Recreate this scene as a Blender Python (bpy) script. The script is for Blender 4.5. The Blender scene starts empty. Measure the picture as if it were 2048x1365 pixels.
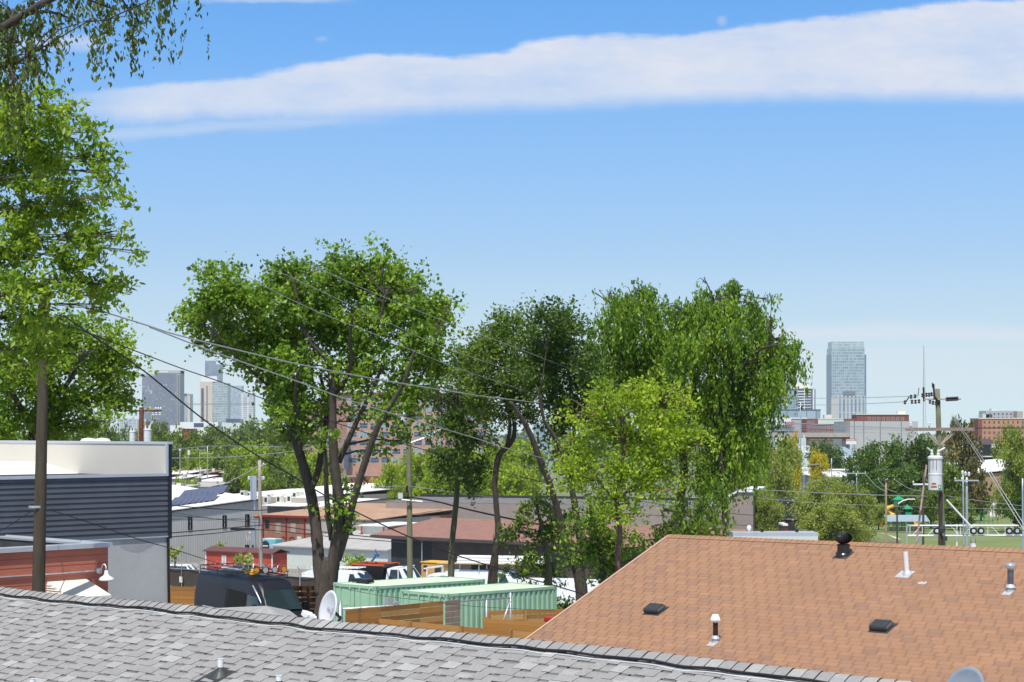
import bpy, math, random
import numpy as np
from mathutils import Vector
random.seed(7)
R = math.radians
SC = bpy.context.scene
COL = SC.collection

# ------------------------------------------------------------------ camera, sky, sun
FPX, HZ, CX, ZC = 3600.0, 860.0, 1024.0, 9.0      # focal length and horizon in photo pixels, eye height
cam = bpy.data.cameras.new('camera'); cam.sensor_width = 36.0
cam.lens = 36.0 * FPX / 2048.0; cam.shift_y = (HZ - 682.5) / 2048.0
cam.clip_start = 0.5; cam.clip_end = 60000
co = bpy.data.objects.new('camera', cam); COL.objects.link(co)
co.location = (0, 0, ZC); co.rotation_euler = (R(90), 0, 0); SC.camera = co

SUN_EL, SUN_AZ = R(64), math.atan2(-0.22, -0.975)
sd = Vector((math.sin(SUN_AZ) * math.cos(SUN_EL), math.cos(SUN_AZ) * math.cos(SUN_EL), math.sin(SUN_EL)))
sl = bpy.data.lights.new('sun', 'SUN'); sl.energy = 5.0; sl.angle = R(0.5); sl.color = (1.0, 0.955, 0.89)
so = bpy.data.objects.new('sun', sl); COL.objects.link(so); so.rotation_euler = sd.to_track_quat('Z', 'Y').to_euler()
so.location = (0, 0, 60)

W = bpy.data.worlds.new('World'); SC.world = W; W.use_nodes = True
nt = W.node_tree; nt.nodes.clear()
def nd(t, **k):
    n = nt.nodes.new(t)
    for a, b in k.items(): setattr(n, a, b)
    return n
def mth(op, a, b=None, c=None, clamp=False):
    n = nd('ShaderNodeMath', operation=op, use_clamp=clamp)
    for i, x in enumerate((a, b, c)):
        if x is None: continue
        if hasattr(x, 'is_linked'): nt.links.new(x, n.inputs[i])
        else: n.inputs[i].default_value = x
    return n.outputs[0]
tc = nd('ShaderNodeTexCoord'); sx = nd('ShaderNodeSeparateXYZ'); nt.links.new(tc.outputs['Generated'], sx.inputs[0])
X_, Y_, Z_ = sx.outputs
zz = mth('MULTIPLY_ADD', mth('MAXIMUM', Z_, 0.0), 1.7, 0.13)
cmb = nd('ShaderNodeCombineXYZ')
nt.links.new(X_, cmb.inputs[0]); nt.links.new(Y_, cmb.inputs[1]); nt.links.new(zz, cmb.inputs[2])
nrm = nd('ShaderNodeVectorMath', operation='NORMALIZE'); nt.links.new(cmb.outputs[0], nrm.inputs[0])
sky = nd('ShaderNodeTexSky', sky_type='NISHITA', sun_disc=False, sun_elevation=SUN_EL, sun_rotation=SUN_AZ % (2 * math.pi),
         altitude=120, air_density=1.0, dust_density=0.6, ozone_density=1.6)
nt.links.new(nrm.outputs[0], sky.inputs['Vector'])
hs = nd('ShaderNodeHueSaturation')
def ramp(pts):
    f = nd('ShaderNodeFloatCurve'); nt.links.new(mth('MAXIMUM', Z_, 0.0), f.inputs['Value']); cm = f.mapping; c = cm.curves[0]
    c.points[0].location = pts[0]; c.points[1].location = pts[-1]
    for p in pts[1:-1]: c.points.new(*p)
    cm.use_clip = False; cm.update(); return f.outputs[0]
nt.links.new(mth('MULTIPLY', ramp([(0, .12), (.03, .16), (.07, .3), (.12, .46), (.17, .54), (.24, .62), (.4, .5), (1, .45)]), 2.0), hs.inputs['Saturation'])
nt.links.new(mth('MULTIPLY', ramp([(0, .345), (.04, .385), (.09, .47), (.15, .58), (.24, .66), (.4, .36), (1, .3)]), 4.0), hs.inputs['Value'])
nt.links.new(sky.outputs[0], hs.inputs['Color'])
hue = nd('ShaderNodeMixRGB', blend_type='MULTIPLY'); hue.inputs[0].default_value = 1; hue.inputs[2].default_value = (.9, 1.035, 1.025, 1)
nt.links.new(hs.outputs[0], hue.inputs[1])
# clouds: bands laid out by compass direction (u) and elevation (e)
ysafe = mth('MAXIMUM', Y_, 0.05)
u_ = mth('MULTIPLY_ADD', mth('DIVIDE', X_, ysafe), FPX / 2048, 0.5)
e_ = mth('DIVIDE', Z_, ysafe)
def noise(scx, scy, det=4, rough=.55, off=0.0):
    c = nd('ShaderNodeCombineXYZ')
    nt.links.new(mth('MULTIPLY', u_, scx), c.inputs[0]); nt.links.new(mth('MULTIPLY', e_, scy), c.inputs[1]); c.inputs[2].default_value = off
    n = nd('ShaderNodeTexNoise'); n.inputs['Scale'].default_value = 1.0; n.inputs['Detail'].default_value = det; n.inputs['Roughness'].default_value = rough
    nt.links.new(c.outputs[0], n.inputs['Vector']); return n.outputs[0]
def curve(pts):
    f = nd('ShaderNodeFloatCurve'); nt.links.new(u_, f.inputs['Value'])
    cm = f.mapping; c = cm.curves[0]
    pts = [((x) / 2048.0, (860 - y) / 860.0 * 0.8) for x, y in pts]
    c.points[0].location = pts[0]; c.points[1].location = pts[-1]
    for p in pts[1:-1]: c.points.new(*p)
    cm.extend = 'HORIZONTAL'; cm.update()
    return mth('MULTIPLY', f.outputs[0], 860.0 / 0.8 / FPX)
def smooth(v, a, b):
    m = nd('ShaderNodeMapRange', interpolation_type='SMOOTHSTEP'); nt.links.new(v, m.inputs[0])
    m.inputs[1].default_value = a; m.inputs[2].default_value = b; return m.outputs[0]
px = 1.0 / FPX
top = curve([(0, 190), (130, 182), (300, 166), (480, 152), (620, 124), (740, 106), (1000, 101), (1060, 80), (1200, 66), (1320, 67), (1420, 58), (1550, 40), (1700, 26), (1850, 6), (2048, -8)])
bot = curve([(0, 225), (130, 232), (250, 246), (400, 236), (600, 238), (800, 226), (1000, 219), (1200, 213), (1300, 206), (2048, 200)])
n1 = noise(26, 160, 5); n2 = noise(42, 52, 6, .65, 3.0); n3 = noise(5, 40, 3, .5, 7.0)
et = mth('ADD', e_, mth('MULTIPLY', mth('SUBTRACT', n1, .5), 22 * px))
eb = mth('ADD', e_, mth('MULTIPLY', mth('SUBTRACT', n2, .5), mth('MULTIPLY_ADD', smooth(u_, .25, .5), -16 * px, 30 * px)))
m_top = smooth(mth('SUBTRACT', top, mth('ADD', et, mth('MULTIPLY', mth('SUBTRACT', n2, .5), 14 * px))), -3 * px, 14 * px)
m_bot = smooth(mth('SUBTRACT', eb, bot), -18 * px, 28 * px)
band = mth('MULTIPLY', m_top, m_bot)
band = mth('MULTIPLY', band, smooth(u_, 0.03, 0.17))
n4 = noise(9, 34, 6, .7, 11.0); n5 = noise(50, 240, 6, .65, 5.0)
band = mth('MULTIPLY', band, mth('MULTIPLY_ADD', n3, .65, mth('MULTIPLY_ADD', n4, .6, mth('MULTIPLY', n5, .22)), clamp=True))
def wisp(pts, wpx, x0, x1, x2, x3, amt):
    c = curve(pts); d = mth('ABSOLUTE', mth('SUBTRACT', et, c))
    m = mth('SUBTRACT', 1.0, smooth(d, 0.0, wpx * px))
    m = mth('MULTIPLY', m, mth('MULTIPLY', smooth(u_, x0, x1), mth('SUBTRACT', 1.0, smooth(u_, x2, x3))))
    return mth('MULTIPLY', m, amt)
w1 = wisp([(0, 285), (200, 272), (450, 252), (760, 236), (2048, 215)], 22, .05, .12, .3, .42, .32)
w2 = wisp([(0, 85), (2048, 88)], 24, -.02, .03, .085, .115, .5)
w3 = wisp([(0, 80), (2048, 80)], 10, .305, .313, .315, .323, .2)
w4 = wisp([(0, 690), (1400, 676), (1800, 664), (2048, 672)], 30, .5, .8, 1.5, 2.0, .42)
w5 = wisp([(0, 720), (2048, 706)], 20, .3, .75, 1.5, 2.0, .3)
w6 = wisp([(0, 760), (2048, 745)], 60, -1, -.5, 1.5, 2.0, .25)
w7 = wisp([(0, 45), (1440, 42), (1441, 42), (2048, 42)], 14, .698, .704, .706, .712, .28)
w8 = wisp([(0, 0), (2048, 0)], 10, .15, .25, .3, .36, .4)
tot = band
for w in (w1, w2, w3, w4, w5, w6, w7, w8): tot = mth('MAXIMUM', tot, w)
mixc = nd('ShaderNodeMixRGB'); nt.links.new(tot, mixc.inputs[0]); nt.links.new(hue.outputs[0], mixc.inputs[1])
mixc.inputs[2].default_value = (8.1, 8.2, 8.75, 1)
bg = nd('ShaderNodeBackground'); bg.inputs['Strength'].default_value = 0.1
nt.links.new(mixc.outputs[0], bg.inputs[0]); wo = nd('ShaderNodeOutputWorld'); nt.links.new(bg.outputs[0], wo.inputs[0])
SC.view_settings.view_transform = 'Standard'; SC.view_settings.look = 'None'
SC.view_settings.exposure = 0.0; SC.view_settings.gamma = 1.0
SC.cycles.max_bounces = 6; SC.cycles.transparent_max_bounces = 4; SC.cycles.volume_bounces = 1
SC.cycles.use_adaptive_sampling = True

# ------------------------------------------------------------------ helpers
U2, V2 = Vector((.726, -.688, 0)).normalized(), Vector((.688, .726, 0)).normalized()
UP = Vector((0, 0, 1))
def P(px, py, D): return Vector(((px - CX) * D / FPX, D, ZC - (py - HZ) * D / FPX))
def reach(p, d, px):
    """how far to go from p along the horizontal direction d to stand at bearing px"""
    k = (px - CX) / FPX
    return (k * p.y - p.x) / (d.x - k * d.y)
def zat(py, D): return ZC - (py - HZ) * D / FPX
ZL = [(-60, 3), (0, 2.6), (30, 2.2), (50, 1.2), (65, .4), (85, -.3), (100, -1.2), (150, -4.5), (200, -7.5), (240, -9.7), (300, -11.5), (400, -12), (600, -11.5), (900, -10), (1600, -6), (3000, -5), (40000, -5)]
ZR = [(-60, 3), (0, 2.6), (30, 2.2), (50, 1.2), (75, .0), (100, -1.4), (130, -2.6), (170, -3.3), (205, -3.9), (257, -5.1), (330, -7), (460, -8), (600, -8), (900, -8), (1600, -6), (3000, -5), (40000, -5)]
def ground(x, y):
    yy = max(y, 1.0); t = min(max((x / yy - .03) / .13, 0), 1); t = t * t * (3 - 2 * t)
    a = np.interp(y, [p[0] for p in ZL], [p[1] for p in ZL]); b = np.interp(y, [p[0] for p in ZR], [p[1] for p in ZR])
    return float(a * (1 - t) + b * t)

class Fr:
    def __init__(s, o, u, v=None, w=UP):
        s.o = Vector(o); s.u = Vector(u); s.v = Vector(v) if v is not None else Vector((-s.u.y, s.u.x, 0)); s.w = Vector(w)
    def pt(s, a, b, c): return s.o + s.u * a + s.v * b + s.w * c
    def at(s, a, b, c=0): return Fr(s.pt(a, b, c), s.u, s.v, s.w)
LOC = {}
class MB:
    def __init__(s): s.v = []; s.f = []; s.t = []; s.mi = []; s.m = 0
    def add(s, vs, fs, tint=0.5):
        n = len(s.v); s.v.extend(tuple(x) for x in vs)
        for f in fs: s.f.append(tuple(i + n for i in f)); s.t.append(tint); s.mi.append(s.m)
        return s
    def poly(s, pts, tint=.5): return s.add(pts, [tuple(range(len(pts)))], tint)
    def hexa(s, p, tint=.5):   # p: 4 bottom (ccw from above) + 4 top
        return s.add(p, [(3, 2, 1, 0), (4, 5, 6, 7), (0, 1, 5, 4), (1, 2, 6, 5), (2, 3, 7, 6), (3, 0, 4, 7)], tint)
    def box(s, F, a0, a1, b0, b1, c0, c1, tint=.5):
        g = F.pt
        return s.hexa([g(a0, b0, c0), g(a1, b0, c0), g(a1, b1, c0), g(a0, b1, c0), g(a0, b0, c1), g(a1, b0, c1), g(a1, b1, c1), g(a0, b1, c1)], tint)
    def prism(s, F, poly, b0, b1, tint=.5):   # poly in the (a, c) plane, pushed along b
        n = len(poly); vs = [F.pt(a, b0, c) for a, c in poly] + [F.pt(a, b1, c) for a, c in poly]
        fs = [tuple(range(n)), tuple(range(2 * n - 1, n - 1, -1))] + [(i + n, (i + 1) % n + n, (i + 1) % n, i) for i in range(n)]
        return s.add(vs, fs, tint)
    def prismz(s, F, poly, c0, c1, tint=.5):
        n = len(poly); vs = [F.pt(a, b, c0) for a, b in poly] + [F.pt(a, b, c1) for a, b in poly]
        fs = [tuple(range(n - 1, -1, -1)), tuple(range(n, 2 * n))] + [(i, (i + 1) % n, (i + 1) % n + n, i + n) for i in range(n)]
        return s.add(vs, fs, tint)
    def tube(s, pts, r, n=8, cap=True, tint=.5):
        pts = [Vector(p) for p in pts]
        if not isinstance(r, (list, tuple)): r = [r] * len(pts)
        base = len(s.v); up = None
        for i, p in enumerate(pts):
            t = (pts[min(i + 1, len(pts) - 1)] - pts[max(i - 1, 0)])
            if t.length < 1e-9: t = Vector((0, 0, 1))
            t.normalize()
            if up is None: up = Vector((1, 0, 0)) if abs(t.x) < .8 else Vector((0, 1, 0))
            a = (up - t * up.dot(t)); a = a.normalized() if a.length > 1e-6 else t.orthogonal().normalized(); b = t.cross(a); up = a
            for k in range(n):
                w = 2 * math.pi * k / n; s.v.append(tuple(p + (a * math.cos(w) + b * math.sin(w)) * r[i]))
        for i in range(len(pts) - 1):
            for k in range(n):
                k2 = (k + 1) % n
                s.f.append((base + i * n + k, base + i * n + k2, base + (i + 1) * n + k2, base + (i + 1) * n + k)); s.t.append(tint); s.mi.append(s.m)
        if cap:
            s.f.append(tuple(base + k for k in range(n - 1, -1, -1))); s.t.append(tint); s.mi.append(s.m)
            s.f.append(tuple(base + (len(pts) - 1) * n + k for k in range(n))); s.t.append(tint); s.mi.append(s.m)
        return s
    def lathe(s, o, prof, n=20, axis=UP, tint=.5):
        o = Vector(o); axis = Vector(axis).normalized(); a = axis.orthogonal().normalized(); b = axis.cross(a); base = len(s.v)
        for r, h in prof:
            for k in range(n):
                w = 2 * math.pi * k / n; s.v.append(tuple(o + axis * h + (a * math.cos(w) + b * math.sin(w)) * max(r, 1e-4)))
        for i in range(len(prof) - 1):
            for k in range(n):
                k2 = (k + 1) % n
                s.f.append((base + i * n + k, base + i * n + k2, base + (i + 1) * n + k2, base + (i + 1) * n + k)); s.t.append(tint); s.mi.append(s.m)
        return s
    def build(s, name, mat, parent=None, smooth=False, origin=None, bevel=0.0):
        o3 = Vector(LOC[parent.name]) if parent else (Vector(origin) if origin is not None else Vector((0, 0, 0)))
        me = bpy.data.meshes.new(name)
        va = np.array(s.v, dtype=np.float64).reshape(-1, 3) - np.array(o3)
        me.from_pydata(va.tolist(), [], s.f)
        for m_ in (mat if isinstance(mat, (list, tuple)) else [mat]): me.materials.append(m_)
        if max(s.mi) > 0: me.polygons.foreach_set('material_index', s.mi)
        at = me.attributes.new('tint', 'FLOAT', 'FACE'); at.data.foreach_set('value', s.t)
        if smooth: me.polygons.foreach_set('use_smooth', [True] * len(me.polygons))
        me.validate(); me.update()
        o = bpy.data.objects.new(name, me); COL.objects.link(o)
        if parent: o.parent = parent
        else: o.location = o3
        LOC[o.name] = tuple(o3)
        if bevel:
            b = o.modifiers.new('bevel', 'BEVEL'); b.width = bevel; b.segments = 2; b.limit_method = 'ANGLE'
        return o
def tag(o, label, cat, group=None):
    o['label'] = label; o['category'] = cat
    if group: o['group'] = group
    return o
def thing(name, label, cat, loc, group=None):
    o = bpy.data.objects.new(name, None); o.empty_display_size = .3; COL.objects.link(o); o.location = loc
    LOC[o.name] = tuple(loc); return tag(o, label, cat, group)
def struct(o): o['kind'] = 'structure'; return o
def copy_thing(o, loc, rz=None, label=None, scale=None):
    c = o.copy(); COL.objects.link(c); c.location = loc; LOC[c.name] = tuple(loc)
    if rz is not None: c.rotation_euler = (0, 0, rz)
    if scale is not None: c.scale = (scale, scale, scale) if not isinstance(scale, (tuple, list)) else scale
    if label: c['label'] = label
    for ch in list(o.children):
        k = ch.copy(); COL.objects.link(k); k.parent = c
        for g in list(ch.children):
            q = g.copy(); COL.objects.link(q); q.parent = k
    return c

# ------------------------------------------------------------------ materials
def mk(name, rgb, rough=.8, var=.12, scale=3.0, metal=0.0, bump=0.0, spec=.3, tint=None, stretch=None, dirt=None):
    """procedural surface: base colour broken up by two noises; tint=(dark, light) adds a per-piece colour from the face attribute"""
    m = bpy.data.materials.new(name); m.use_nodes = True; t = m.node_tree; b = t.nodes['Principled BSDF']
    b.inputs['Roughness'].default_value = rough; b.inputs['Metallic'].default_value = metal; b.inputs['Specular IOR Level'].default_value = spec
    tc = t.nodes.new('ShaderNodeTexCoord'); mp = t.nodes.new('ShaderNodeMapping'); t.links.new(tc.outputs['Object'], mp.inputs[0])
    if stretch: mp.inputs['Scale'].default_value = stretch
    n = t.nodes.new('ShaderNodeTexNoise'); n.inputs['Scale'].default_value = scale; n.inputs['Detail'].default_value = 6; n.inputs['Roughness'].default_value = .65
    t.links.new(mp.outputs[0], n.inputs['Vector'])
    r = t.nodes.new('ShaderNodeValToRGB'); r.color_ramp.elements[0].position = .3; r.color_ramp.elements[1].position = .72
    lo = [c * (1 - var) for c in rgb]; hi = [min(c * (1 + var), 1) for c in rgb]
    r.color_ramp.elements[0].color = (*lo, 1); r.color_ramp.elements[1].color = (*hi, 1)
    t.links.new(n.outputs[0], r.inputs[0]); out = r.outputs[0]
    if tint:
        a = t.nodes.new('ShaderNodeAttribute'); a.attribute_name = 'tint'
        rr = t.nodes.new('ShaderNodeValToRGB'); els = rr.color_ramp.elements
        els[0].color = (*tint[0], 1); els[1].color = (*tint[-1], 1)
        for i, cc in enumerate(tint[1:-1]): e = els.new((i + 1) / (len(tint) - 1)); e.color = (*cc, 1)
        t.links.new(a.outputs['Fac'], rr.inputs[0])
        mx = t.nodes.new('ShaderNodeMixRGB'); mx.blend_type = 'MULTIPLY'; mx.inputs[0].default_value = 1
        t.links.new(out, mx.inputs[1]); t.links.new(rr.outputs[0], mx.inputs[2]); out = mx.outputs[0]
    if dirt:   # (colour, scale, threshold, amount)
        n2 = t.nodes.new('ShaderNodeTexNoise'); n2.inputs['Scale'].default_value = dirt[1]; n2.inputs['Detail'].default_value = 5; t.links.new(tc.outputs['Object'], n2.inputs['Vector'])
        mr = t.nodes.new('ShaderNodeMapRange'); mr.inputs[1].default_value = dirt[2]; mr.inputs[2].default_value = dirt[2] + .18; mr.inputs[4].default_value = dirt[3]
        t.links.new(n2.outputs[0], mr.inputs[0])
        mx = t.nodes.new('ShaderNodeMixRGB'); t.links.new(mr.outputs[0], mx.inputs[0]); t.links.new(out, mx.inputs[1]); mx.inputs[2].default_value = (*dirt[0], 1); out = mx.outputs[0]
    t.links.new(out, b.inputs['Base Color'])
    if bump:
        bp = t.nodes.new('ShaderNodeBump'); bp.inputs['Strength'].default_value = bump; bp.inputs['Distance'].default_value = .02
        n3 = t.nodes.new('ShaderNodeTexNoise'); n3.inputs['Scale'].default_value = scale * 4; n3.inputs['Detail'].default_value = 4; t.links.new(mp.outputs[0], n3.inputs['Vector'])
        t.links.new(n3.outputs[0], bp.inputs['Height']); t.links.new(bp.outputs[0], b.inputs['Normal'])
    return m
def leafmat(name, lo, mid, hi, trans=.35):
    m = bpy.data.materials.new(name); m.use_nodes = True; t = m.node_tree; b = t.nodes['Principled BSDF']
    a = t.nodes.new('ShaderNodeAttribute'); a.attribute_name = 'tint'
    r = t.nodes.new('ShaderNodeValToRGB'); e = r.color_ramp.elements; e[0].color = (*lo, 1); e[1].color = (*hi, 1); q = e.new(.5); q.color = (*mid, 1)
    t.links.new(a.outputs['Fac'], r.inputs[0]); t.links.new(r.outputs[0], b.inputs['Base Color'])
    b.inputs['Roughness'].default_value = .45; b.inputs['Specular IOR Level'].default_value = .35
    tr = t.nodes.new('ShaderNodeBsdfTranslucent'); hsv = t.nodes.new('ShaderNodeHueSaturation'); hsv.inputs['Value'].default_value = 1.5; hsv.inputs['Hue'].default_value = .485
    t.links.new(r.outputs[0], hsv.inputs['Color']); t.links.new(hsv.outputs[0], tr.inputs[0])
    mx = t.nodes.new('ShaderNodeMixShader'); mx.inputs[0].default_value = trans
    t.links.new(b.outputs[0], mx.inputs[1]); t.links.new(tr.outputs[0], mx.inputs[2])
    t.links.new(mx.outputs[0], t.nodes['Material Output'].inputs[0]); return m
def glassy(name, rgb, rough=.12, spec=.9, metal=0.0): return mk(name, rgb, rough, .15, .4, metal, 0, spec)
M = {}
M['gshingle'] = mk('grey_shingle', (.83, .82, .81), .95, .13, 26, bump=.25, spec=.15, tint=[(.17, .165, .165), (.325, .318, .315), (.36, .353, .35), (.395, .39, .385), (.47, .47, .46)])
M['oshingle'] = mk('orange_shingle', (1, 1, 1), .95, .13, 1.1, bump=.2, spec=.12, dirt=((.26, .155, .11), .45, .52, .32), tint=[(.18, .095, .06), (.30, .175, .125), (.33, .19, .118), (.365, .203, .12), (.40, .222, .13)])
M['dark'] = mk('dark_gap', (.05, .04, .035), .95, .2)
M['osub'] = mk('orange_underlay', (.13, .07, .05), .95, .2)
M['black'] = mk('black_plastic', (.012, .012, .013), .35, .2, 5, spec=.5)
M['rubber'] = mk('black_rubber', (.02, .02, .02), .75, .2)
M['blackmetal'] = mk('black_painted_metal', (.018, .018, .02), .28, .2, 4, spec=.6)
M['ventgrey'] = mk('vent_charcoal', (.045, .047, .048), .4, .15, 6, spec=.5)
M['white'] = mk('white_paint', (.78, .78, .77), .5, .04, 2)
M['pvc'] = mk('white_pvc', (.8, .8, .78), .35, .03, 4, spec=.45)
M['galv'] = mk('galvanised_steel', (.56, .58, .6), .38, .14, 7, .6, spec=.5)
M['alu'] = mk('light_trim_metal', (.55, .58, .62), .4, .06, 3, .35)
M['lead'] = mk('lead_flashing', (.5, .52, .54), .5, .2, 9, .2)
M['rust'] = mk('rusty_iron', (.10, .045, .03), .85, .45, 9, dirt=((.32, .13, .03), 9, .55, .6))
M['navy'] = mk('navy_siding', (.092, .098, .118), .6, .14, 1.2, spec=.35)
M['navydark'] = mk('navy_trim', (.02, .024, .035), .6, .14, 2)
M['stucco'] = mk('grey_stucco', (.49, .49, .485), .95, .07, 1.1, bump=.3, dirt=((.40, .40, .40), .55, .5, .7))
M['membrane'] = mk('cream_roof_membrane', (.62, .575, .50), .75, .035, .5)
M['deckwhite'] = mk('white_roof_deck', (.78, .75, .68), .7, .03, .6)
M['darkroof'] = mk('dark_roof_membrane', (.07, .072, .075), .9, .25, 2)
M['redblock'] = mk('red_painted_block', (.50, .165, .11), .85, .1, 1.6, bump=.35, dirt=((.41, .13, .09), .9, .56, .6), stretch=(1, 1, 2.2))
M['cream'] = mk('cream_metal', (.74, .72, .62), .5, .05, 2)
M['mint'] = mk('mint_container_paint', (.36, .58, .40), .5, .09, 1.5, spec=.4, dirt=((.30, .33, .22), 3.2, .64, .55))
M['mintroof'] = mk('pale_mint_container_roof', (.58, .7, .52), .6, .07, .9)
M['mintdark'] = mk('dark_mint_bars', (.12, .24, .16), .5, .1)
M['cedar'] = mk('cedar_boards', (1, 1, 1), .8, .22, 3, stretch=(1, 1, 9), tint=[(.29, .135, .036), (.40, .185, .048), (.48, .235, .065), (.54, .31, .12)], bump=.2)
M['cedarpost'] = mk('cedar_post', (.38, .2, .07), .8, .2, 4)
M['cedargrey'] = mk('weathered_boards', (.27, .2, .16), .85, .2, 4)
M['darkwood'] = mk('dark_stained_boards', (.085, .034, .015), .8, .3, 4, stretch=(1, 1, 7))
M['polewood'] = mk('pole_wood_dark', (.075, .062, .042), .9, .4, 5, stretch=(3, 3, .25), bump=.5)
M['polegreen'] = mk('pole_wood_mossy', (.2, .2, .12), .9, .3, 5, stretch=(4, 4, .4), bump=.4)
M['polegrey'] = mk('pole_wood_grey', (.4, .34, .29), .9, .2, 4, stretch=(4, 4, .4), bump=.3)
M['poletan'] = mk('pole_wood_tan', (.38, .27, .17), .9, .25, 4, stretch=(4, 4, .4))
M['bark'] = mk('grey_bark', (.085, .068, .055), .95, .4, 5, stretch=(2.5, 2.5, .5), bump=.8)
M['barkdark'] = mk('dark_bark', (.07, .055, .045), .95, .4, 5, stretch=(2.5, 2.5, .5), bump=.8)
M['barkgreen'] = mk('greenish_bark', (.13, .125, .07), .95, .3, 5, stretch=(2.5, 2.5, .5), bump=.6)
M['barkred'] = mk('reddish_bark', (.17, .105, .08), .95, .3, 5, stretch=(2.5, 2.5, .5), bump=.6)
M['vanpaint'] = mk('slate_van_paint', (.013, .014, .021), .4, .06, 1, .0, spec=.35)
M['glass'] = glassy('tinted_glass', (.02, .03, .035), .06)
M['glassgreen'] = glassy('windscreen_glass', (.02, .035, .04), .05)
M['blackglass'] = glassy('black_glass', (.003, .003, .004), .25, .1)
M['chrome'] = mk('bright_metal', (.75, .76, .78), .25, .04, 2, .8)
M['amber'] = mk('amber_lens', (.85, .33, .02), .35, .05, spec=.5)
M['yellow'] = mk('yellow_plastic', (.85, .45, .03), .5, .05)
M['lens'] = mk('clear_lens', (.5, .5, .48), .2, .1, spec=.8)
M['redpaint'] = mk('red_paint', (.45, .05, .03), .45, .1)
M['orangered'] = mk('orange_red_paint', (.55, .12, .05), .5, .1)
M['redsiding'] = mk('red_metal_siding', (.46, .07, .04), .55, .12, 1.5)
M['maroonroof'] = mk('maroon_roof', (.14, .06, .06), .7, .2)
M['greysiding'] = mk('grey_metal_siding', (.46, .45, .43), .6, .06, .6)
M['whiteroof'] = mk('white_flat_roof', (.78, .76, .74), .8, .07, .15, dirt=((.55, .52, .48), .2, .55, .45))
M['solar'] = mk('solar_cells', (.11, .115, .17), .3, .15, .6, spec=.7)
M['brick'] = mk('old_red_brick', (.34, .17, .12), .9, .2, 1.2, dirt=((.26, .15, .11), .3, .5, .6))
M['brick2'] = mk('salmon_brick', (.52, .285, .21), .9, .12, .5)
M['brick3'] = mk('dark_red_brick', (.24, .075, .055), .9, .2, .1)
M['tanbrick'] = mk('tan_brick', (.38, .25, .16), .9, .12, .5)
M['orangebrick'] = mk('orange_brick', (.5, .25, .14), .9, .15, .1)
M['redtrim'] = mk('dark_red_trim', (.25, .03, .02), .7, .2)
M['palewall'] = mk('pale_metal_wall', (.62, .66, .62), .6, .05, .8)
M['greyroof'] = mk('weathered_grey_roof', (.42, .4, .38), .8, .12, .6)
M['tanroof'] = mk('orange_tan_roof', (.42, .26, .17), .9, .2, .4)
M['brownroof'] = mk('brown_shingle_roof', (.27, .145, .115), .95, .16, 1.5, bump=.2)
M['taupe'] = mk('taupe_metal_wall', (.30, .245, .22), .75, .1, .5, dirt=((.4, .35, .33), 1.0, .66, .5))
M['taupeflash'] = mk('taupe_parapet', (.3, .285, .275), .8, .1, .3)
M['blackwall'] = mk('charcoal_metal_wall', (.035, .035, .04), .7, .25, 1.2)
M['brownwall'] = mk('dark_brown_wall', (.085, .065, .06), .8, .2, .8)
M['concrete'] = mk('stained_concrete', (.42, .37, .32), .9, .14, .4)
M['teal'] = mk('teal_paint', (.2, .5, .56), .6, .15, 1)
M['screen'] = mk('brown_windscreen_fabric', (.075, .06, .05), .9, .15, 2)
M['greenplastic'] = mk('green_plastic', (.01, .3, .14), .5, .08)
M['orangebox'] = mk('ochre_machine_paint', (.68, .4, .15), .5, .06, 1)
M['blue'] = mk('blue_boom_paint', (.05, .12, .32), .5, .1)
M['steelblue'] = mk('blue_grey_metal_roof', (.28, .36, .4), .6, .1)
M['stone'] = mk('pale_stone', (.66, .6, .55), .8, .06)
M['path'] = mk('pale_path', (.6, .58, .52), .9, .08)
M['wire'] = mk('bare_aluminium_wire', (.55, .55, .54), .35, .06, 9, .6)
M['cable'] = mk('black_cable', (.02, .02, .02), .6, .2)
M['roofgrey'] = mk('dark_grey_membrane', (.17, .165, .165), .9, .15, .3)
M['insul'] = mk('porcelain_grey', (.6, .62, .63), .3, .1, spec=.6)
M['trafo'] = mk('pale_grey_tank_paint', (.66, .67, .69), .45, .06, 1.5, spec=.4, dirt=((.5, .45, .42), 2.2, .66, .5))
M['steelpole'] = mk('blue_grey_steel_pole', (.42, .47, .53), .45, .08, 2, .4)
M['dish'] = mk('dish_paint', (.66, .66, .68), .5, .04, 2)
M['dishgrey'] = mk('grey_dish_paint', (.24, .28, .33), .6, .08, 8)
M['ink'] = mk('grey_print', (.3, .3, .31), .7, .1)
M['ltink'] = mk('pale_print', (.5, .5, .5), .7, .1)
M['green'] = mk('green_decal', (.02, .32, .2), .6, .1)
M['browndecal'] = mk('brown_decal', (.35, .14, .04), .6, .25, 30)

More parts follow.
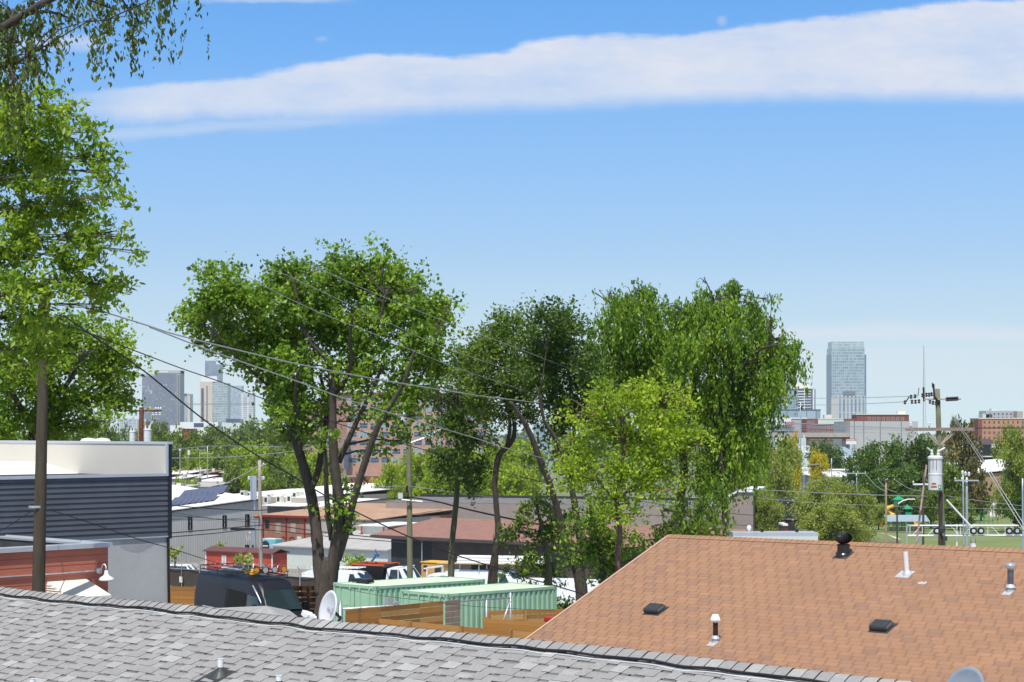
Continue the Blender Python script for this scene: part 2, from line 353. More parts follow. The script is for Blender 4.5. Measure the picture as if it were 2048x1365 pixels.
# ------------------------------------------------------------------ ground
def make_ground():
    ys = [-60, -20, 0, 15, 30, 40, 50, 58, 65, 72, 80, 90, 100, 110, 120, 130, 140, 150, 165, 180, 200, 220, 240, 257, 280, 300, 330, 370, 400, 460, 520, 600, 700, 800, 900, 1100, 1300, 1600, 2200, 3000, 4000, 5200]
    rs = [-3, -1.2, -.6, -.4, -.3, -.2, -.1, -.03, 0, .03, .05, .07, .09, .11, .13, .16, .2, .25, .3, .4, .6, 1.2, 3]
    vs, fs = [], []
    for y in ys:
        yy = max(y, 30)
        for r in rs: x = r * yy * 1.05; vs.append((x, y, ground(x, y)))
    n = len(rs)
    for i in range(len(ys) - 1):
        for j in range(n - 1): fs.append((i * n + j, i * n + j + 1, (i + 1) * n + j + 1, (i + 1) * n + j))
    mb = MB(); mb.add(vs, fs)
    m = bpy.data.materials.new('ground_mix'); m.use_nodes = True; t = m.node_tree; b = t.nodes['Principled BSDF']; b.inputs['Roughness'].default_value = .95
    g = t.nodes.new('ShaderNodeNewGeometry'); sp = t.nodes.new('ShaderNodeSeparateXYZ'); t.links.new(g.outputs['Position'], sp.inputs[0])
    def ns(scale, lo, hi):
        n = t.nodes.new('ShaderNodeTexNoise'); n.inputs['Scale'].default_value = scale; n.inputs['Detail'].default_value = 7; t.links.new(g.outputs['Position'], n.inputs['Vector'])
        r = t.nodes.new('ShaderNodeMapRange'); r.inputs[1].default_value = lo; r.inputs[2].default_value = hi; t.links.new(n.outputs[0], r.inputs[0]); return r.outputs[0]
    def mix(f, a, b_):
        x = t.nodes.new('ShaderNodeMixRGB')
        for i, s in enumerate((f, a, b_)):
            if hasattr(s, 'is_linked'): t.links.new(s, x.inputs[i])
            else: x.inputs[i].default_value = (*s, 1)
        return x.outputs[0]
    def mt(op, a, b_):
        x = t.nodes.new('ShaderNodeMath'); x.operation = op; x.use_clamp = op in ('MULTIPLY_ADD',)
        for i, s in enumerate((a, b_)):
            if hasattr(s, 'is_linked'): t.links.new(s, x.inputs[i])
            else: x.inputs[i].default_value = s
        return x.outputs[0]
    gravel = mix(ns(.8, .4, .6), (.24, .23, .21), (.36, .34, .31))
    dirt = mix(ns(.25, .4, .62), gravel, (.2, .17, .12))
    grass = mix(ns(.12, .35, .65), (.14, .175, .055), (.21, .255, .08))
    grass = mix(ns(3.0, .35, .65), grass, (.17, .21, .06))
    ratio = mt('DIVIDE', sp.outputs[0], mt('MAXIMUM', sp.outputs[1], 1.0))
    r = t.nodes.new('ShaderNodeMapRange'); r.inputs[1].default_value = .155; r.inputs[2].default_value = .175; t.links.new(ratio, r.inputs[0])
    r2 = t.nodes.new('ShaderNodeMapRange'); r2.inputs[1].default_value = 150; r2.inputs[2].default_value = 160; t.links.new(sp.outputs[1], r2.inputs[0])
    f = mt('MULTIPLY', r.outputs[0], r2.outputs[0])
    r3 = t.nodes.new('ShaderNodeMapRange'); r3.inputs[1].default_value = 480; r3.inputs[2].default_value = 520; t.links.new(sp.outputs[1], r3.inputs[0])
    far = mix(ns(.012, .42, .58), (.10, .15, .04), (.2, .19, .15))
    c = mix(f, dirt, grass); c = mix(r3.outputs[0], c, far)
    t.links.new(c, b.inputs['Base Color'])
    struct(mb.build('ground', m, smooth=True))
make_ground()

def ray(px, py): return Vector(((px - CX) / FPX, 1.0, -(py - HZ) / FPX))
EYE = Vector((0, 0, ZC))
def hit(px, py, p0, n):
    d = ray(px, py); t = (Vector(p0) - EYE).dot(n) / d.dot(n); return EYE + d * t

# ------------------------------------------------------------------ grey shingle roof in front
HG = 2.1
UG = Vector((.7485, -.6631, 0)).normalized(); VG = Vector((.6631, .7485, 0)).normalized()
AG = P(0, 1178, FPX * HG / 318.0); PG = .345
DEV = [(-60, 0), (0, -1), (78, 1), (195, 1), (297, -3), (352, -3), (434, -3), (625, -2), (687, -1), (760, -4), (1000, -5), (1240, -7), (1500, -3), (1640, -2), (1720, 0), (1900, 0)]
def gz(a):
    p = AG + UG * a; px = CX + p.x * FPX / p.y
    return -float(np.interp(px, [d[0] for d in DEV], [d[1] for d in DEV])) * p.y / FPX
def GP(a, b, h=0.0):      # b > 0 is the far slope; h = height over the plane
    p = AG + UG * a + VG * b; p.z += gz(a) * max(0, 1 - abs(b) / 3) - PG * abs(b) + h; return p
def grey_roof():
    root = thing('grey_roof_house', 'nearest house, its long grey shingle roof filling the bottom of the view', 'house', AG + Vector((0, 0, -5)))
    A0, A1 = -5.0, 17.0; e = .143; eh = e * math.cos(math.atan(PG)); rnd = random.Random(3)
    mb = MB(); mb.m = 1
    mb.add([GP(A0, -.01, -.02), GP(A1, -.01, -.02), GP(A1, -5.2, -.02), GP(A0, -5.2, -.02)], [(0, 3, 2, 1)]); mb.m = 0
    n = int(5.1 / eh)
    for k in range(n):
        b0, b1 = -(k * eh), -((k + 1) * eh); a = A0 + rnd.random() * .2; tooth = rnd.random() < .5; big = rnd.random()
        while a < A1:
            w = rnd.uniform(.1, .26) if tooth else rnd.uniform(.09, .22); a2 = min(a + w, A1)
            g = rnd.random(); tint = (.3 + .35 * g) if g < .84 else (.78 + .2 * rnd.random())
            if tooth:
                t0, t1 = .004, .008
                mb.add([GP(a, b0, t0), GP(a2, b0, t0), GP(a2 - .003, b1, t1), GP(a + .003, b1, t1)], [(0, 3, 2, 1)], tint)
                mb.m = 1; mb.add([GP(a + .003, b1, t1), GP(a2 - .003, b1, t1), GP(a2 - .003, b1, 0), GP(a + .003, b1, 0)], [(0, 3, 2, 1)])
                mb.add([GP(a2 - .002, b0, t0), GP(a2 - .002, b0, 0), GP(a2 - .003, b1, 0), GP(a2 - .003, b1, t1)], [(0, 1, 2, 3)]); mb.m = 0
            else:
                bm = b0 + (b1 - b0) * rnd.uniform(.16, .25); t1 = .003
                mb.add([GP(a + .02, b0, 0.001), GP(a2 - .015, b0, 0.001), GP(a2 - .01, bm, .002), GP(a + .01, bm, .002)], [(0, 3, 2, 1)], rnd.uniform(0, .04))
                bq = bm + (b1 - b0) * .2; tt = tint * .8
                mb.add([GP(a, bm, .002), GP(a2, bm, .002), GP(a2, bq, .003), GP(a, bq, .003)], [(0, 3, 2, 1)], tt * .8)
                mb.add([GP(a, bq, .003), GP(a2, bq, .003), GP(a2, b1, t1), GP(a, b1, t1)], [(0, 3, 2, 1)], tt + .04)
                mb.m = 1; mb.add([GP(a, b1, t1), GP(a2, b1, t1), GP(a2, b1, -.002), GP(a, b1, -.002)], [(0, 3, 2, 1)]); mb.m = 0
            a = a2; tooth = not tooth if rnd.random() < .93 else tooth
    # far slope, courses as plain strips
    for k in range(38):
        b0, b1 = k * eh, (k + 1) * eh
        mb.add([GP(A0, b0, 0), GP(A1, b0, 0), GP(A1, b1, .008), GP(A0, b1, .008)], [(0, 1, 2, 3)], .45 + .1 * rnd.random())
    mb.build('roof', [M['gshingle'], M['dark']], root)
    # the low cross gable that joins the ridge from behind
    def a_at(px): return reach(AG, UG, px)
    aL, aR, aM = a_at(430), a_at(572), a_at(503)
    g = MB(); k0 = GP(aM, .22, 0); k0.z = AG.z + gz(aM) + .075; k1 = k0 + VG * .35; k1.z -= .08; l0, r0 = GP(aL, -.03, .03), GP(aR, -.03, .03)
    bl = k1 - UG * .8; bl.z -= .3; br = k1 + UG * .7; br.z -= .3
    N = 9
    for i in range(N):
        f0, f1 = i / N, (i + 1) / N; tn = rnd.uniform(.3, .8)
        g.add([l0.lerp(k0, f0), l0.lerp(k0, f1), bl.lerp(k1, f1), bl.lerp(k1, f0)], [(0, 1, 2, 3)], tn)
        g.add([r0.lerp(k0, f0), r0.lerp(k0, f1), br.lerp(k1, f1), br.lerp(k1, f0)], [(3, 2, 1, 0)], rnd.uniform(.3, .8))
        g.add([l0.lerp(r0, f0), l0.lerp(r0, f1), k0], [(0, 1, 2)], rnd.uniform(.35, .9))
    for i in range(0):
        c0 = k0 + VG * i * .143; c1 = c0 + VG * .138; s = UG * .14 - UP * .045; q = UP * .02; tn = rnd.uniform(.3, .9)
        s2 = -UG * .14 - UP * .045
        g.add([c0 + s2 + q, c0 + q * 1.5, c0 + s + q, c1 + s + q * .6, c1 + q, c1 + s2 + q * .6], [(0, 1, 4, 5), (1, 2, 3, 4)], tn)
    g.build('cross_gable', [M['gshingle'], M['dark']], root)
    c = MB(); a = A0
    prof = [(-.165, -.002), (-.11, .002), (-.05, .01), (-.015, .014), (.015, .014), (.05, .01), (.11, .002), (.165, -.002)]
    while a < A1:
        g_ = rnd.random(); tint = .28 + .3 * g_ if g_ < .6 else .6 + .38 * rnd.random(); a2 = a + .1395; lift0, lift1 = .008, .015; sk = rnd.uniform(-.006, .006)
        v0 = [GP(a + sk, b, h + lift0) for b, h in prof]; v1 = [GP(a2 + sk, b, h + lift1) for b, h in prof]; m_ = len(prof)
        c.add(v0 + v1, [(i, i + 1, m_ + i + 1, m_ + i) for i in range(m_ - 1)], tint)
        c.m = 1; v2 = [p - UP * .009 for p in v1]; c.add(v1 + v2, [(i, i + 1, m_ + i + 1, m_ + i) for i in range(m_ - 1)])
        c.add([v0[0], v1[0], v1[0] - UP * .02, v0[0] - UP * .02], [(0, 1, 2, 3)]); c.m = 0
        a += .143
    c.build('ridge_cap', [M['gshingle'], M['dark']], root)
    w = MB(); F = Fr(AG, UG, VG)
    for b in (-4.9, 4.7):
        w.box(F.at(0, b, 0), A0 + .3, A1 - .3, -.1, .1, -6.5, -PG * abs(b) - .12)
    w.build('wall', M['taupeflash'], root)
    # black cable lying along the ridge
    pts = []; a = A0 + .2; i = 0; off = [.195, .2, .188, .19, .197, .2, .19, .182, .186, .18, .176, .18]
    while a < A1 - .2:
        b = -(float(np.interp(a, [-5, -2, 1, 3, 5, 7, 9, 11, 13, 15, 17], [.2, .19, .2, .185, .2, .2, .178, .19, .185, .17, .18])) + .008 * math.sin(a * 5.1) + .005 * math.sin(a * 11.3))
        pts.append(GP(a, b, .03 + .006 * math.sin(a * 7.7))); a += .12
    cb = MB(); cb.tube(pts, .0125, 8); tag(cb.build('cable', M['cable'], origin=AG, smooth=True), 'thick black cable lying along the grey shingle ridge', 'cable')
    lead = MB(); lead.tube([p - VG * .034 - UP * .03 for p in pts if True], .004, 6)
    lead.build('cable_highlight_line', M['white'], root)  # thin white tube below the cable, a highlight put in as colour
    return root
grey_roof()
NG = (UP * 1.0 - VG * PG).normalized()      # near slope falls towards the camera: plane through the ridge
NG = Vector((-VG.x * PG, -VG.y * PG, 1)).normalized()
def on_grey(px, py): return hit(px, py, AG, NG)

def vent_pipe(px, pyb, pyt, r, label, boot=True, zt=None):
    p = on_grey(px, pyb); s = FPX / p.y; h = (pyb - pyt) / s
    t = thing('vent_pipe', label, 'vent pipe', p, 'white plastic vent pipes in the grey roof')
    q = MB(); q.lathe(p - UP * .1, [(r, 0), (r, h + .1), (r * 1.08, h + .1), (r * 1.08, h + .102), (r * .8, h + .1), (r * .78, h - .05), (0, h - .05)], 20); q.build('pipe', M['pvc'], t, smooth=False)
    if boot:
        F = Fr(p, UG, Vector((VG.x, VG.y, PG)))
        b = MB(); b.lathe(p - UP * .03, [(.14, .0), (.11, .03), (.075, .065), (r * 1.15, .1), (r * 1.02, .11)], 20); b.box(F, -.16, .15, -.25, .13, -.012, .012)
        b.build('boot', M['ventgrey'], t)
    return t
vent_pipe(441, 1350, 1318, .031, 'white plastic vent pipe with black rubber boot, on the grey roof below the van')
vent_pipe(558, 1378, 1352, .031, 'short white vent pipe stub at the bottom edge, right of the booted pipe')
vent_pipe(65, 1385, 1358, .031, 'white vent pipe tip at the bottom left corner of the grey roof')

def text_mesh(s, size, name='lettering'):
    cu = bpy.data.curves.new(name, 'FONT'); cu.body = s; cu.size = size; cu.align_x = 'CENTER'; cu.align_y = 'CENTER'; cu.extrude = size * .015
    o = bpy.data.objects.new(name, cu); COL.objects.link(o); dg = bpy.context.evaluated_depsgraph_get()
    me = bpy.data.meshes.new_from_object(o.evaluated_get(dg)); bpy.data.objects.remove(o); bpy.data.curves.remove(cu); return me
def put_text(s, size, F, mat, parent, squeeze=1.0):
    """letters in the (u, w) plane of frame F, facing -v"""
    me = text_mesh(s, size); mb = MB()
    for v in me.vertices: pass
    vs = [F.pt(v.co.x * squeeze, -.004 - v.co.z, v.co.y) for v in me.vertices]; mb.add(vs, [tuple(p.vertices) for p in me.polygons]); bpy.data.meshes.remove(me)
    return mb.build('lettering', mat, parent)

def dish(name_label, c, aim, rw, rh, mat, roll, mast_foot, logo=False, lnb=None):
    t = thing('satellite_dish', name_label, 'satellite dish', mast_foot)
    aim = Vector(aim).normalized(); a = UP.cross(aim).normalized(); b = aim.cross(a)     # a = sideways, b = up in the dish plane
    cr, sr = math.cos(roll), math.sin(roll); a, b = a * cr + b * sr, b * cr - a * sr
    mb = MB(); NR, NA = 7, 40; vs = [c - aim * .05]; fs = []
    for i in range(1, NR + 1):
        rr = i / NR
        for k in range(NA):
            w = 2 * math.pi * k / NA; vs.append(c + a * rw * rr * math.cos(w) + b * rh * rr * math.sin(w) - aim * .05 * (1 - rr * rr))
    lip = len(vs)
    for k in range(NA):
        w = 2 * math.pi * k / NA; vs.append(c + a * (rw + .012) * math.cos(w) + b * (rh + .012) * math.sin(w) - aim * .014)
    back = len(vs); vs.append(c - aim * .075)
    for k in range(NA): k2 = (k + 1) % NA; fs.append((0, 1 + k, 1 + k2)); fs.append((back, lip + k2, lip + k))
    for i in range(NR - 1):
        for k in range(NA): k2 = (k + 1) % NA; fs.append((1 + i * NA + k, 1 + (i + 1) * NA + k, 1 + (i + 1) * NA + k2, 1 + i * NA + k2))
    for k in range(NA): k2 = (k + 1) % NA; fs.append((1 + (NR - 1) * NA + k, lip + k, lip + k2, 1 + (NR - 1) * NA + k2))
    mb.add(vs, fs); mb.build('reflector', mat, t, smooth=True)
    m2 = MB(); m2.tube([mast_foot, Vector((c.x - aim.x * .2, c.y - aim.y * .2, c.z - .12)), c - aim * .08], .022, 8); m2.build('mast', M['ventgrey'], t, smooth=True)
    if lnb:
        l = MB(); e = Vector(lnb); l.tube([c - b * rh * .9 - aim * .05, c - b * rh * .95 + aim * .1, e - UP * .05], .016, 8); l.build('arm', M['white'], t, smooth=True)
        F = Fr(e, a, -aim, b); h = MB(); h.box(F, -.1, .1, -.04, .05, -.035, .035); h.tube([e - a * .075, e - a * .075 + aim * -.1], [.038, .03], 12); h.tube([e + a * .075, e + a * .075 + aim * -.1], [.038, .03], 12); h.tube([e, e - aim * .11], [.038, .03], 12)
        hh = h.build('receiver_head', M['white'], t, bevel=.006)
    return t, a, b, aim
def dish_marks(t, c, a, b, aim, s, mat):
    mb = MB()
    for i in range(2, 5):   # arcs beside the letters, then the letters themselves
        pts = []
        for k in range(9): w = R(-38 + k * 9.5); rr = s * (.35 + .14 * i); pts.append(c + a * (rr * math.cos(w) + s * .18) + b * rr * math.sin(w) + aim * .004 - aim * .03)
        mb.tube(pts, s * .022, 5)
    mb.build('logo_arcs', mat, t)
    F = Fr(c - a * s * .08 - aim * .034, a, -aim, b); put_text('dish', s * .6, F, mat, t)
pd = P(654, 1219, 23.6)
t_, a_, b_, m_ = dish('white satellite dish with grey lettering behind the grey ridge, left of the containers', pd, (-.84, -.50, .22), .235, .245, M['dish'], R(-14), P(668, 1262, 24.0), lnb=P(614, 1231, 23.2))
dish_marks(t_, pd, a_, b_, m_, .12, M['ink'])
pd2 = P(1926, 1382, 19.5)
t_, a_, b_, m_ = dish('blue-grey satellite dish rim rising over the grey ridge at bottom right', pd2, (-.62, -.72, .3), .22, .27, M['dishgrey'], R(-22), P(1960, 1440, 19.8))
dish_marks(t_, pd2, a_, b_, m_, .14, M['ltink'])

# ------------------------------------------------------------------ orange shingle roof
AO = P(1337, 1071, 43.0); UO = Vector((.726, -.688, .0076)); VO = V2; PO = .412
def OP(a, b, h=0.0):
    p = AO + UO * a + VO * b; p.z += -PO * abs(b) + h; return p
NO = (UO).cross(Vector((VO.x, VO.y, PO))).normalized()
if NO.z < 0: NO = -NO
def on_or(px, py): return hit(px, py, AO, NO)
def orange_roof():
    root = thing('orange_roof_house', 'low house with a broad orange-brown shingle roof at lower right', 'house', AO + Vector((0, 0, -6)))
    rnd = random.Random(11); mb = MB(); A1 = 21.0; B = 13.5; eh = .143 * math.cos(math.atan(PO)); n = int(B / eh)
    mb.m = 1; mb.add([OP(0, 0, -.006), OP(A1, 0, -.006), OP(A1, -B, -.006), OP(0, -B, -.006)], [(0, 3, 2, 1)]); mb.m = 0
    for k in range(n):
        b0, b1 = -(k * eh), -((k + 1) * eh); a = -((k % 2) * .152) - ((k // 2) % 3) * .1 + rnd.uniform(-.004, .004); shade = rnd.uniform(-.04, .04); run = 0
        while a < A1:
            if run <= 0: grp = rnd.random(); run = rnd.randint(1, 3)
            run -= 1; tint = min(max(.62 + shade + .3 * (grp - .5) + rnd.uniform(-.13, .13), 0), 1)
            if rnd.random() < .1: tint = rnd.uniform(.22, .4)
            s0, s1 = max(a + .006, 0), min(a + .305 - .006, A1)
            if s1 > s0:
                wob = rnd.uniform(-.003, .003)
                mb.add([OP(s0, b0, .001), OP(s1, b0, .001), OP(s1, b1 + .001, .004), OP(s0, b1 + .001, .004)], [(0, 3, 2, 1)], tint)
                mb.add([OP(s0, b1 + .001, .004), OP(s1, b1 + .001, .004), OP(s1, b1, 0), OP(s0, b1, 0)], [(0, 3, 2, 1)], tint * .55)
            a += .305
    mb.add([OP(0, 0, 0), OP(A1, 0, 0), OP(A1, 9, 0), OP(0, 9, 0)], [(0, 1, 2, 3)], .6)
    mb.build('roof', [M['oshingle'], M['osub']], root)
    c = MB(); a = 0.0
    while a < A1:
        t = rnd.uniform(.45, .95); c.add([OP(a, -.15, .012), OP(a, 0, .022), OP(a, .15, .012), OP(a + .139, .15, .016), OP(a + .139, 0, .028), OP(a + .139, -.15, .016)], [(0, 5, 4, 1), (1, 4, 3, 2)], t)
        c.m = 1; c.add([OP(a + .139, -.15, .016), OP(a + .139, 0, .028), OP(a + .139, 0, .02), OP(a + .139, -.15, .009)], [(0, 3, 2, 1)]); c.add([OP(a, -.15, .012), OP(a + .139, -.15, .016), OP(a + .139, -.15, .006), OP(a, -.15, .004)], [(0, 3, 2, 1)]); c.m = 0
        a += .143
    c.build('ridge_cap', [M['oshingle'], M['osub']], root)
    f = MB()
    for s in (-1, 1):
        B_ = B if s < 0 else 9
        f.hexa([OP(-.03, 0, -.2), OP(-.03, s * B_, -.2), OP(0, s * B_, -.2), OP(0, 0, -.2), OP(-.03, 0, .012), OP(-.03, s * B_, .012), OP(0, s * B_, .012), OP(0, 0, .012)])
        f.add([OP(-.03, 0, .012), OP(.04, 0, .016), OP(.04, s * B_, .016), OP(-.03, s * B_, .012)], [(0, 1, 2, 3)])
    f.build('rake_trim', mk('rake_edge_paint', (.5, .34, .25), .8, .08), root)
    w = MB(); F = Fr((AO.x, AO.y, AO.z), U2, V2)
    w.prismz(F, [(.35, -B + .5), (A1 - .3, -B + .5), (A1 - .3, 8.5), (.35, 8.5)], -7.5, -PO * B - .05)
    w.build('wall', M['brick'], root)
    g = MB(); g.add([F.pt(.35, -B + .5, -PO * B - .05), F.pt(.35, 8.5, -PO * B - .05), F.pt(.35, 8.5, -PO * 8.5 - .22), F.pt(.35, 0, -.22), F.pt(.35, -B + .5, -PO * (B - .5) - .22)], [(0, 4, 3, 2, 1)]); g.build('gable', M['brick'], root)
orange_roof()
FOs = Vector((VO.x, VO.y, PO))
def box_vent(px, py, label):
    p = on_or(px, py); t = thing('box_vent', label, 'roof vent', p, 'square black vents in the orange roof')
    S = Fr(p, UO, FOs.normalized(), NO); m = MB()
    m.prismz(S, [(-.02, -.02), (.42, -.02), (.42, .40), (-.02, .40)], .0, .012); m.build('flange', M['ventgrey'], t)
    h = MB(); pr = [(0, .035), (0, .105), (.02, .135), (.38, .135), (.40, .105), (.40, .035)]
    # hood: profile across the slope pushed down the slope, rounded at the low edge
    vs = []; prof = [(.02, .03), (.02, .09), (.05, .125), (.3, .13), (.36, .04)]
    n = len(prof)
    for a in (0.0, .36): vs += [S.pt(a, b, c) for b, c in prof]
    h.add(vs, [tuple(range(n)), tuple(range(2 * n - 1, n - 1, -1))] + [(i, i + n, (i + 1) % n + n, (i + 1) % n) for i in range(n)])
    h.build('hood', M['ventgrey'], t, bevel=.008)
    s = MB(); s.box(S, .361, .372, .06, .3, .04, .1); s.build('louvre', mk('dull_mesh', (.16, .16, .16), .6, .2, 20), t); return t
box_vent(1287, 1229, 'square black roof vent low on the left of the orange roof')
box_vent(1738, 1264, 'square black roof vent low on the right, below the white pipe')
def turbine():
    p = on_or(1687, 1110); s = FPX / p.y; t = thing('turbine_vent', 'black turbine ventilator on the orange roof near the ridge', 'roof turbine', p)
    k = 34 / s / 2
    b = MB(); b.lathe(p - UP * .08, [(k * 1.02, 0), (k * .86, .09), (k * .74, .12), (k * .74, .29), (k * .8, .31)], 28); b.build('collar', M['blackmetal'], t, smooth=False)
    f = MB(); S = Fr(p, UO, FOs.normalized(), NO); f.box(S, -.17, .19, -.2, .14, 0, .012); f.build('flange', M['ventgrey'], t)
    d = MB(); N = 22
    for i in range(N):    # curved overlapping blades
        w = 2 * math.pi * i / N; vs = []
        for j in range(8):
            q = j / 7; ang = R(-62 + 145 * q); rr = k * 1.03 * math.cos(ang * .95 - R(8)) + .0; zc = .35 + .125 * math.sin(ang)
            rr = max(rr, .02)
            tw = w + .25 * q; vs.append(p + Vector((math.cos(tw) * rr, math.sin(tw) * rr, zc))); tw2 = tw + 2 * math.pi / N * 1.15
            r2 = rr * .84; vs.append(p + Vector((math.cos(tw2) * r2, math.sin(tw2) * r2, zc)))
        d.add(vs, [(2 * j, 2 * j + 1, 2 * j + 3, 2 * j + 2) for j in range(7)])
    d.lathe(p, [(k * .35, .462), (k * .28, .474), (0, .477)], 20)
    d.lathe(p, [(k * .6, .26), (k * .8, .36), (k * .7, .43), (0, .47)], 16); d.build('blade_dome', M['blackmetal'], t)
turbine()
def white_flue():
    p = on_or(1815, 1148); s = FPX / p.y; h = (1148 - 1104) / s
    t = thing('vent_pipe', 'tall leaning white vent pipe with lead flashing, on the orange roof right of the turbine', 'vent pipe', p)
    m = MB(); m.tube([p - UP * .1, p + Vector((-.04, 0, h))], .05, 18); m.build('pipe', M['pvc'], t)
    b = MB(); b.lathe(p - UP * .05, [(.12, 0), (.1, .06), (.07, .11), (.055, .13)], 16); S = Fr(p, UO, FOs.normalized(), NO); b.box(S, -.2, .12, -.2, .12, 0, .01); b.build('flashing', M['lead'], t)
white_flue()
def capped(px, pyb, pyt, r, mp, mc, ms, label, fancy):
    p = on_or(px, pyb); s = FPX / p.y; h = (pyb - pyt) / s
    t = thing('capped_flue', label, 'roof flue', p)
    m = MB(); m.lathe(p - UP * .1, [(r, 0), (r, h - .02)], 18); m.build('pipe', mp, t, smooth=True)
    c = MB()
    if fancy: # white multi-sided hood with skirts
        c.lathe(p + UP * (h - .16), [(r * 1.0, -.02), (r * 1.2, .0), (r * 2.0, .03), (r * 2.0, .06), (r * 1.3, .15), (r * 1.2, .16), (0, .16)], 5)
    else:
        c.lathe(p + UP * (h - .12), [(r * 1.1, 0), (r * 1.15, .03), (r * 1.75, .03), (r * 1.85, .08), (r * 1.6, .12), (0, .14)], 20)
    c.build('cap', mc, t)
    f = MB(); S = Fr(p, UO, FOs.normalized(), NO)
    f.lathe(p + UP * .05, [(r * 1.7, 0), (r * 1.75, .02), (r * 1.05, .08)], 18); f.lathe(p - UP * .08, [(r * 1.6, 0), (r * 1.5, .12)], 18); f.box(S, -.1, .08, -.2, .08, 0, .01); f.build('flashing', ms, t)
capped(1431, 1284, 1229, .052, mk('rusty_black_flue', (.035, .02, .018), .6, .5, 9), M['pvc'], M['lead'], 'thin dark rusty flue with white hood, low on the orange roof', True)
capped(2021, 1182, 1127, .06, mk('dull_grey_flue', (.2, .21, .24), .35, .25, 6, .7), M['galv'], M['lead'], 'grey metal flue with round cap near the right edge of the orange roof', False)
db = MB(); rnd = random.Random(5)
for i in range(9):
    p = on_or(1838 + i * 1.8, 1166 + rnd.random() * 3); S = Fr(p, U2, V2); db.box(S, -.015, .015, -.015, .015, 0, .02 + .015 * rnd.random())
tag(db.build('roof_debris', M['white'], origin=on_or(1845, 1168)), 'small pale scraps lying on the orange roof below the white pipe', 'debris')

# ------------------------------------------------------------------ left: dark sided building, red block building
def left_building():
    C0 = Vector((-9.5, 50, 0)); F = Fr(C0, -U2, V2)      # a = away behind the facade, b = along it to the right
    t = thing('sided_building', 'tall building with dark navy clapboard over grey stucco, at left', 'building', C0)
    L = -14.0
    w = MB(); w.box(F, .12, 11, L, -.12, .5, 6.0); w.box(F, 0, .12, L, 0, .2, 6.03); w.box(F, .12, 11, -.12, 0, .2, 6.03); w.build('stucco_wall', M['stucco'], t)
    s = MB(); e = .1425; z = 6.06
    while z < 7.70:     # lapped boards, each leaning out at its foot
        s.hexa([F.pt(-.03, L, z), F.pt(-.03, -.08, z), F.pt(.05, -.08, z), F.pt(.05, L, z), F.pt(-.006, L, z + e), F.pt(-.006, -.08, z + e), F.pt(.05, -.08, z + e), F.pt(.05, L, z + e)]); z += e
    s.build('siding', M['navy'], t)
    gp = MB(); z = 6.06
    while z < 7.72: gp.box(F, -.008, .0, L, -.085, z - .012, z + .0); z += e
    gp.build('painted_lap_shadow', M['navydark'], t)  # dark strips under the board feet, the laps' shade put in as colour
    bb = MB(); bb.box(F, .05, 10.9, L, -.12, 6.03, 7.72); bb.build('wall_core', M['navydark'], t)
    tr = MB(); tr.box(F, -.045, .06, -.085, .035, 5.98, 8.62); tr.box(F, -.03, 11, -.0, .035, 5.98, 8.62); tr.build('corner_trim', M['navydark'], t)
    st = MB(); n_ = 24; up_, lo_ = [], []
    for i in range(n_ + 1): b = -1.62 + 1.5 * i / n_; up_.append(F.pt(-.0025, b, 6.0)); lo_.append(F.pt(-.0025, b, 5.76 - .11 * math.sin(i / n_ * 5.6 - .4) + .01 * math.sin(i * 1.9)))
    st.add(up_ + lo_, [(i, i + 1, n_ + 2 + i, n_ + 1 + i) for i in range(n_)]); st.build('patched_render', mk('darker_stucco', (.38, .38, .38), .95, .09, 1.5, bump=.3), t)
    fl = MB(); fl.box(F, -.04, .0, L, -.05, 6.03, 6.06); fl.build('drip_flashing', M['alu'], t)
    co = MB(); co.box(F, -.06, .1, L, -.09, 7.72, 7.80); co.box(F, -.06, 11.0, -.14, .06, 8.60, 8.67); co.box(F, -.055, .0, -.16, -.09, 7.8, 8.60); co.build('coping', M['alu'], t)
    pw = MB(); pw.box(F, .0, 11.0, -.12, -.001, 7.6, 8.60); pw.box(F, 10.8, 11.0, L, -.12, 7.6, 8.6); pw.build('parapet', M['membrane'], t)
    dk = MB(); dk.box(F, .1, 10.8, L, -.12, 7.6, 7.68)
    dk.hexa([F.pt(3.9, L, 7.68), F.pt(3.9, -.12, 7.68), F.pt(10.8, -.12, 7.68), F.pt(10.8, L, 7.68), F.pt(3.95, L, 7.7), F.pt(3.95, -.12, 7.7), F.pt(10.8, -.12, 8.02), F.pt(10.8, L, 8.02)])
    F.v; dk.build('roof_deck', M['deckwhite'], t)
    dk2 = MB(); a0, a1 = 4.2, 6.2
    dk2.hexa([F.pt(a0, L, 7.68), F.pt(a0, -.12, 7.68), F.pt(10.8, -.12, 7.68), F.pt(10.8, L, 7.68), F.pt(a0 + .02, L, 7.7), F.pt(a0 + .02, -.13, 7.7), F.pt(a1, -.13, 8.03), F.pt(a1, L, 8.03)]); dk2.box(F, a1, 10.79, L, -.13, 7.69, 8.03)
    dk2.build('raised_deck', M['deckwhite'], t)
    v = MB(); v.tube([F.pt(-.05, -.1, 6.0), F.pt(-.05, -.0, .5)], .04, 8); v.build('downpipe', M['black'], t)
    c = thing('ceiling_dome', 'x', 'x', (0, 0, 0)); bpy.data.objects.remove(c)
left_building()
def rooftop_units():
    for i, (px, l) in enumerate(((177, 'white rooftop fan behind the white parapet, left one of two'), (205, 'white rooftop fan behind the white parapet, right one of two'))):
        p = P(px, 886, 57); p.z = 8.0; t = MB(); t.lathe(p, [(.12, 0), (.12, .45), (.26, .5), (.3, .6), (.2, .72), (0, .75)], 12)
        tag(t.build('roof_fan', M['cream'], origin=p), l, 'roof fan')
rooftop_units()
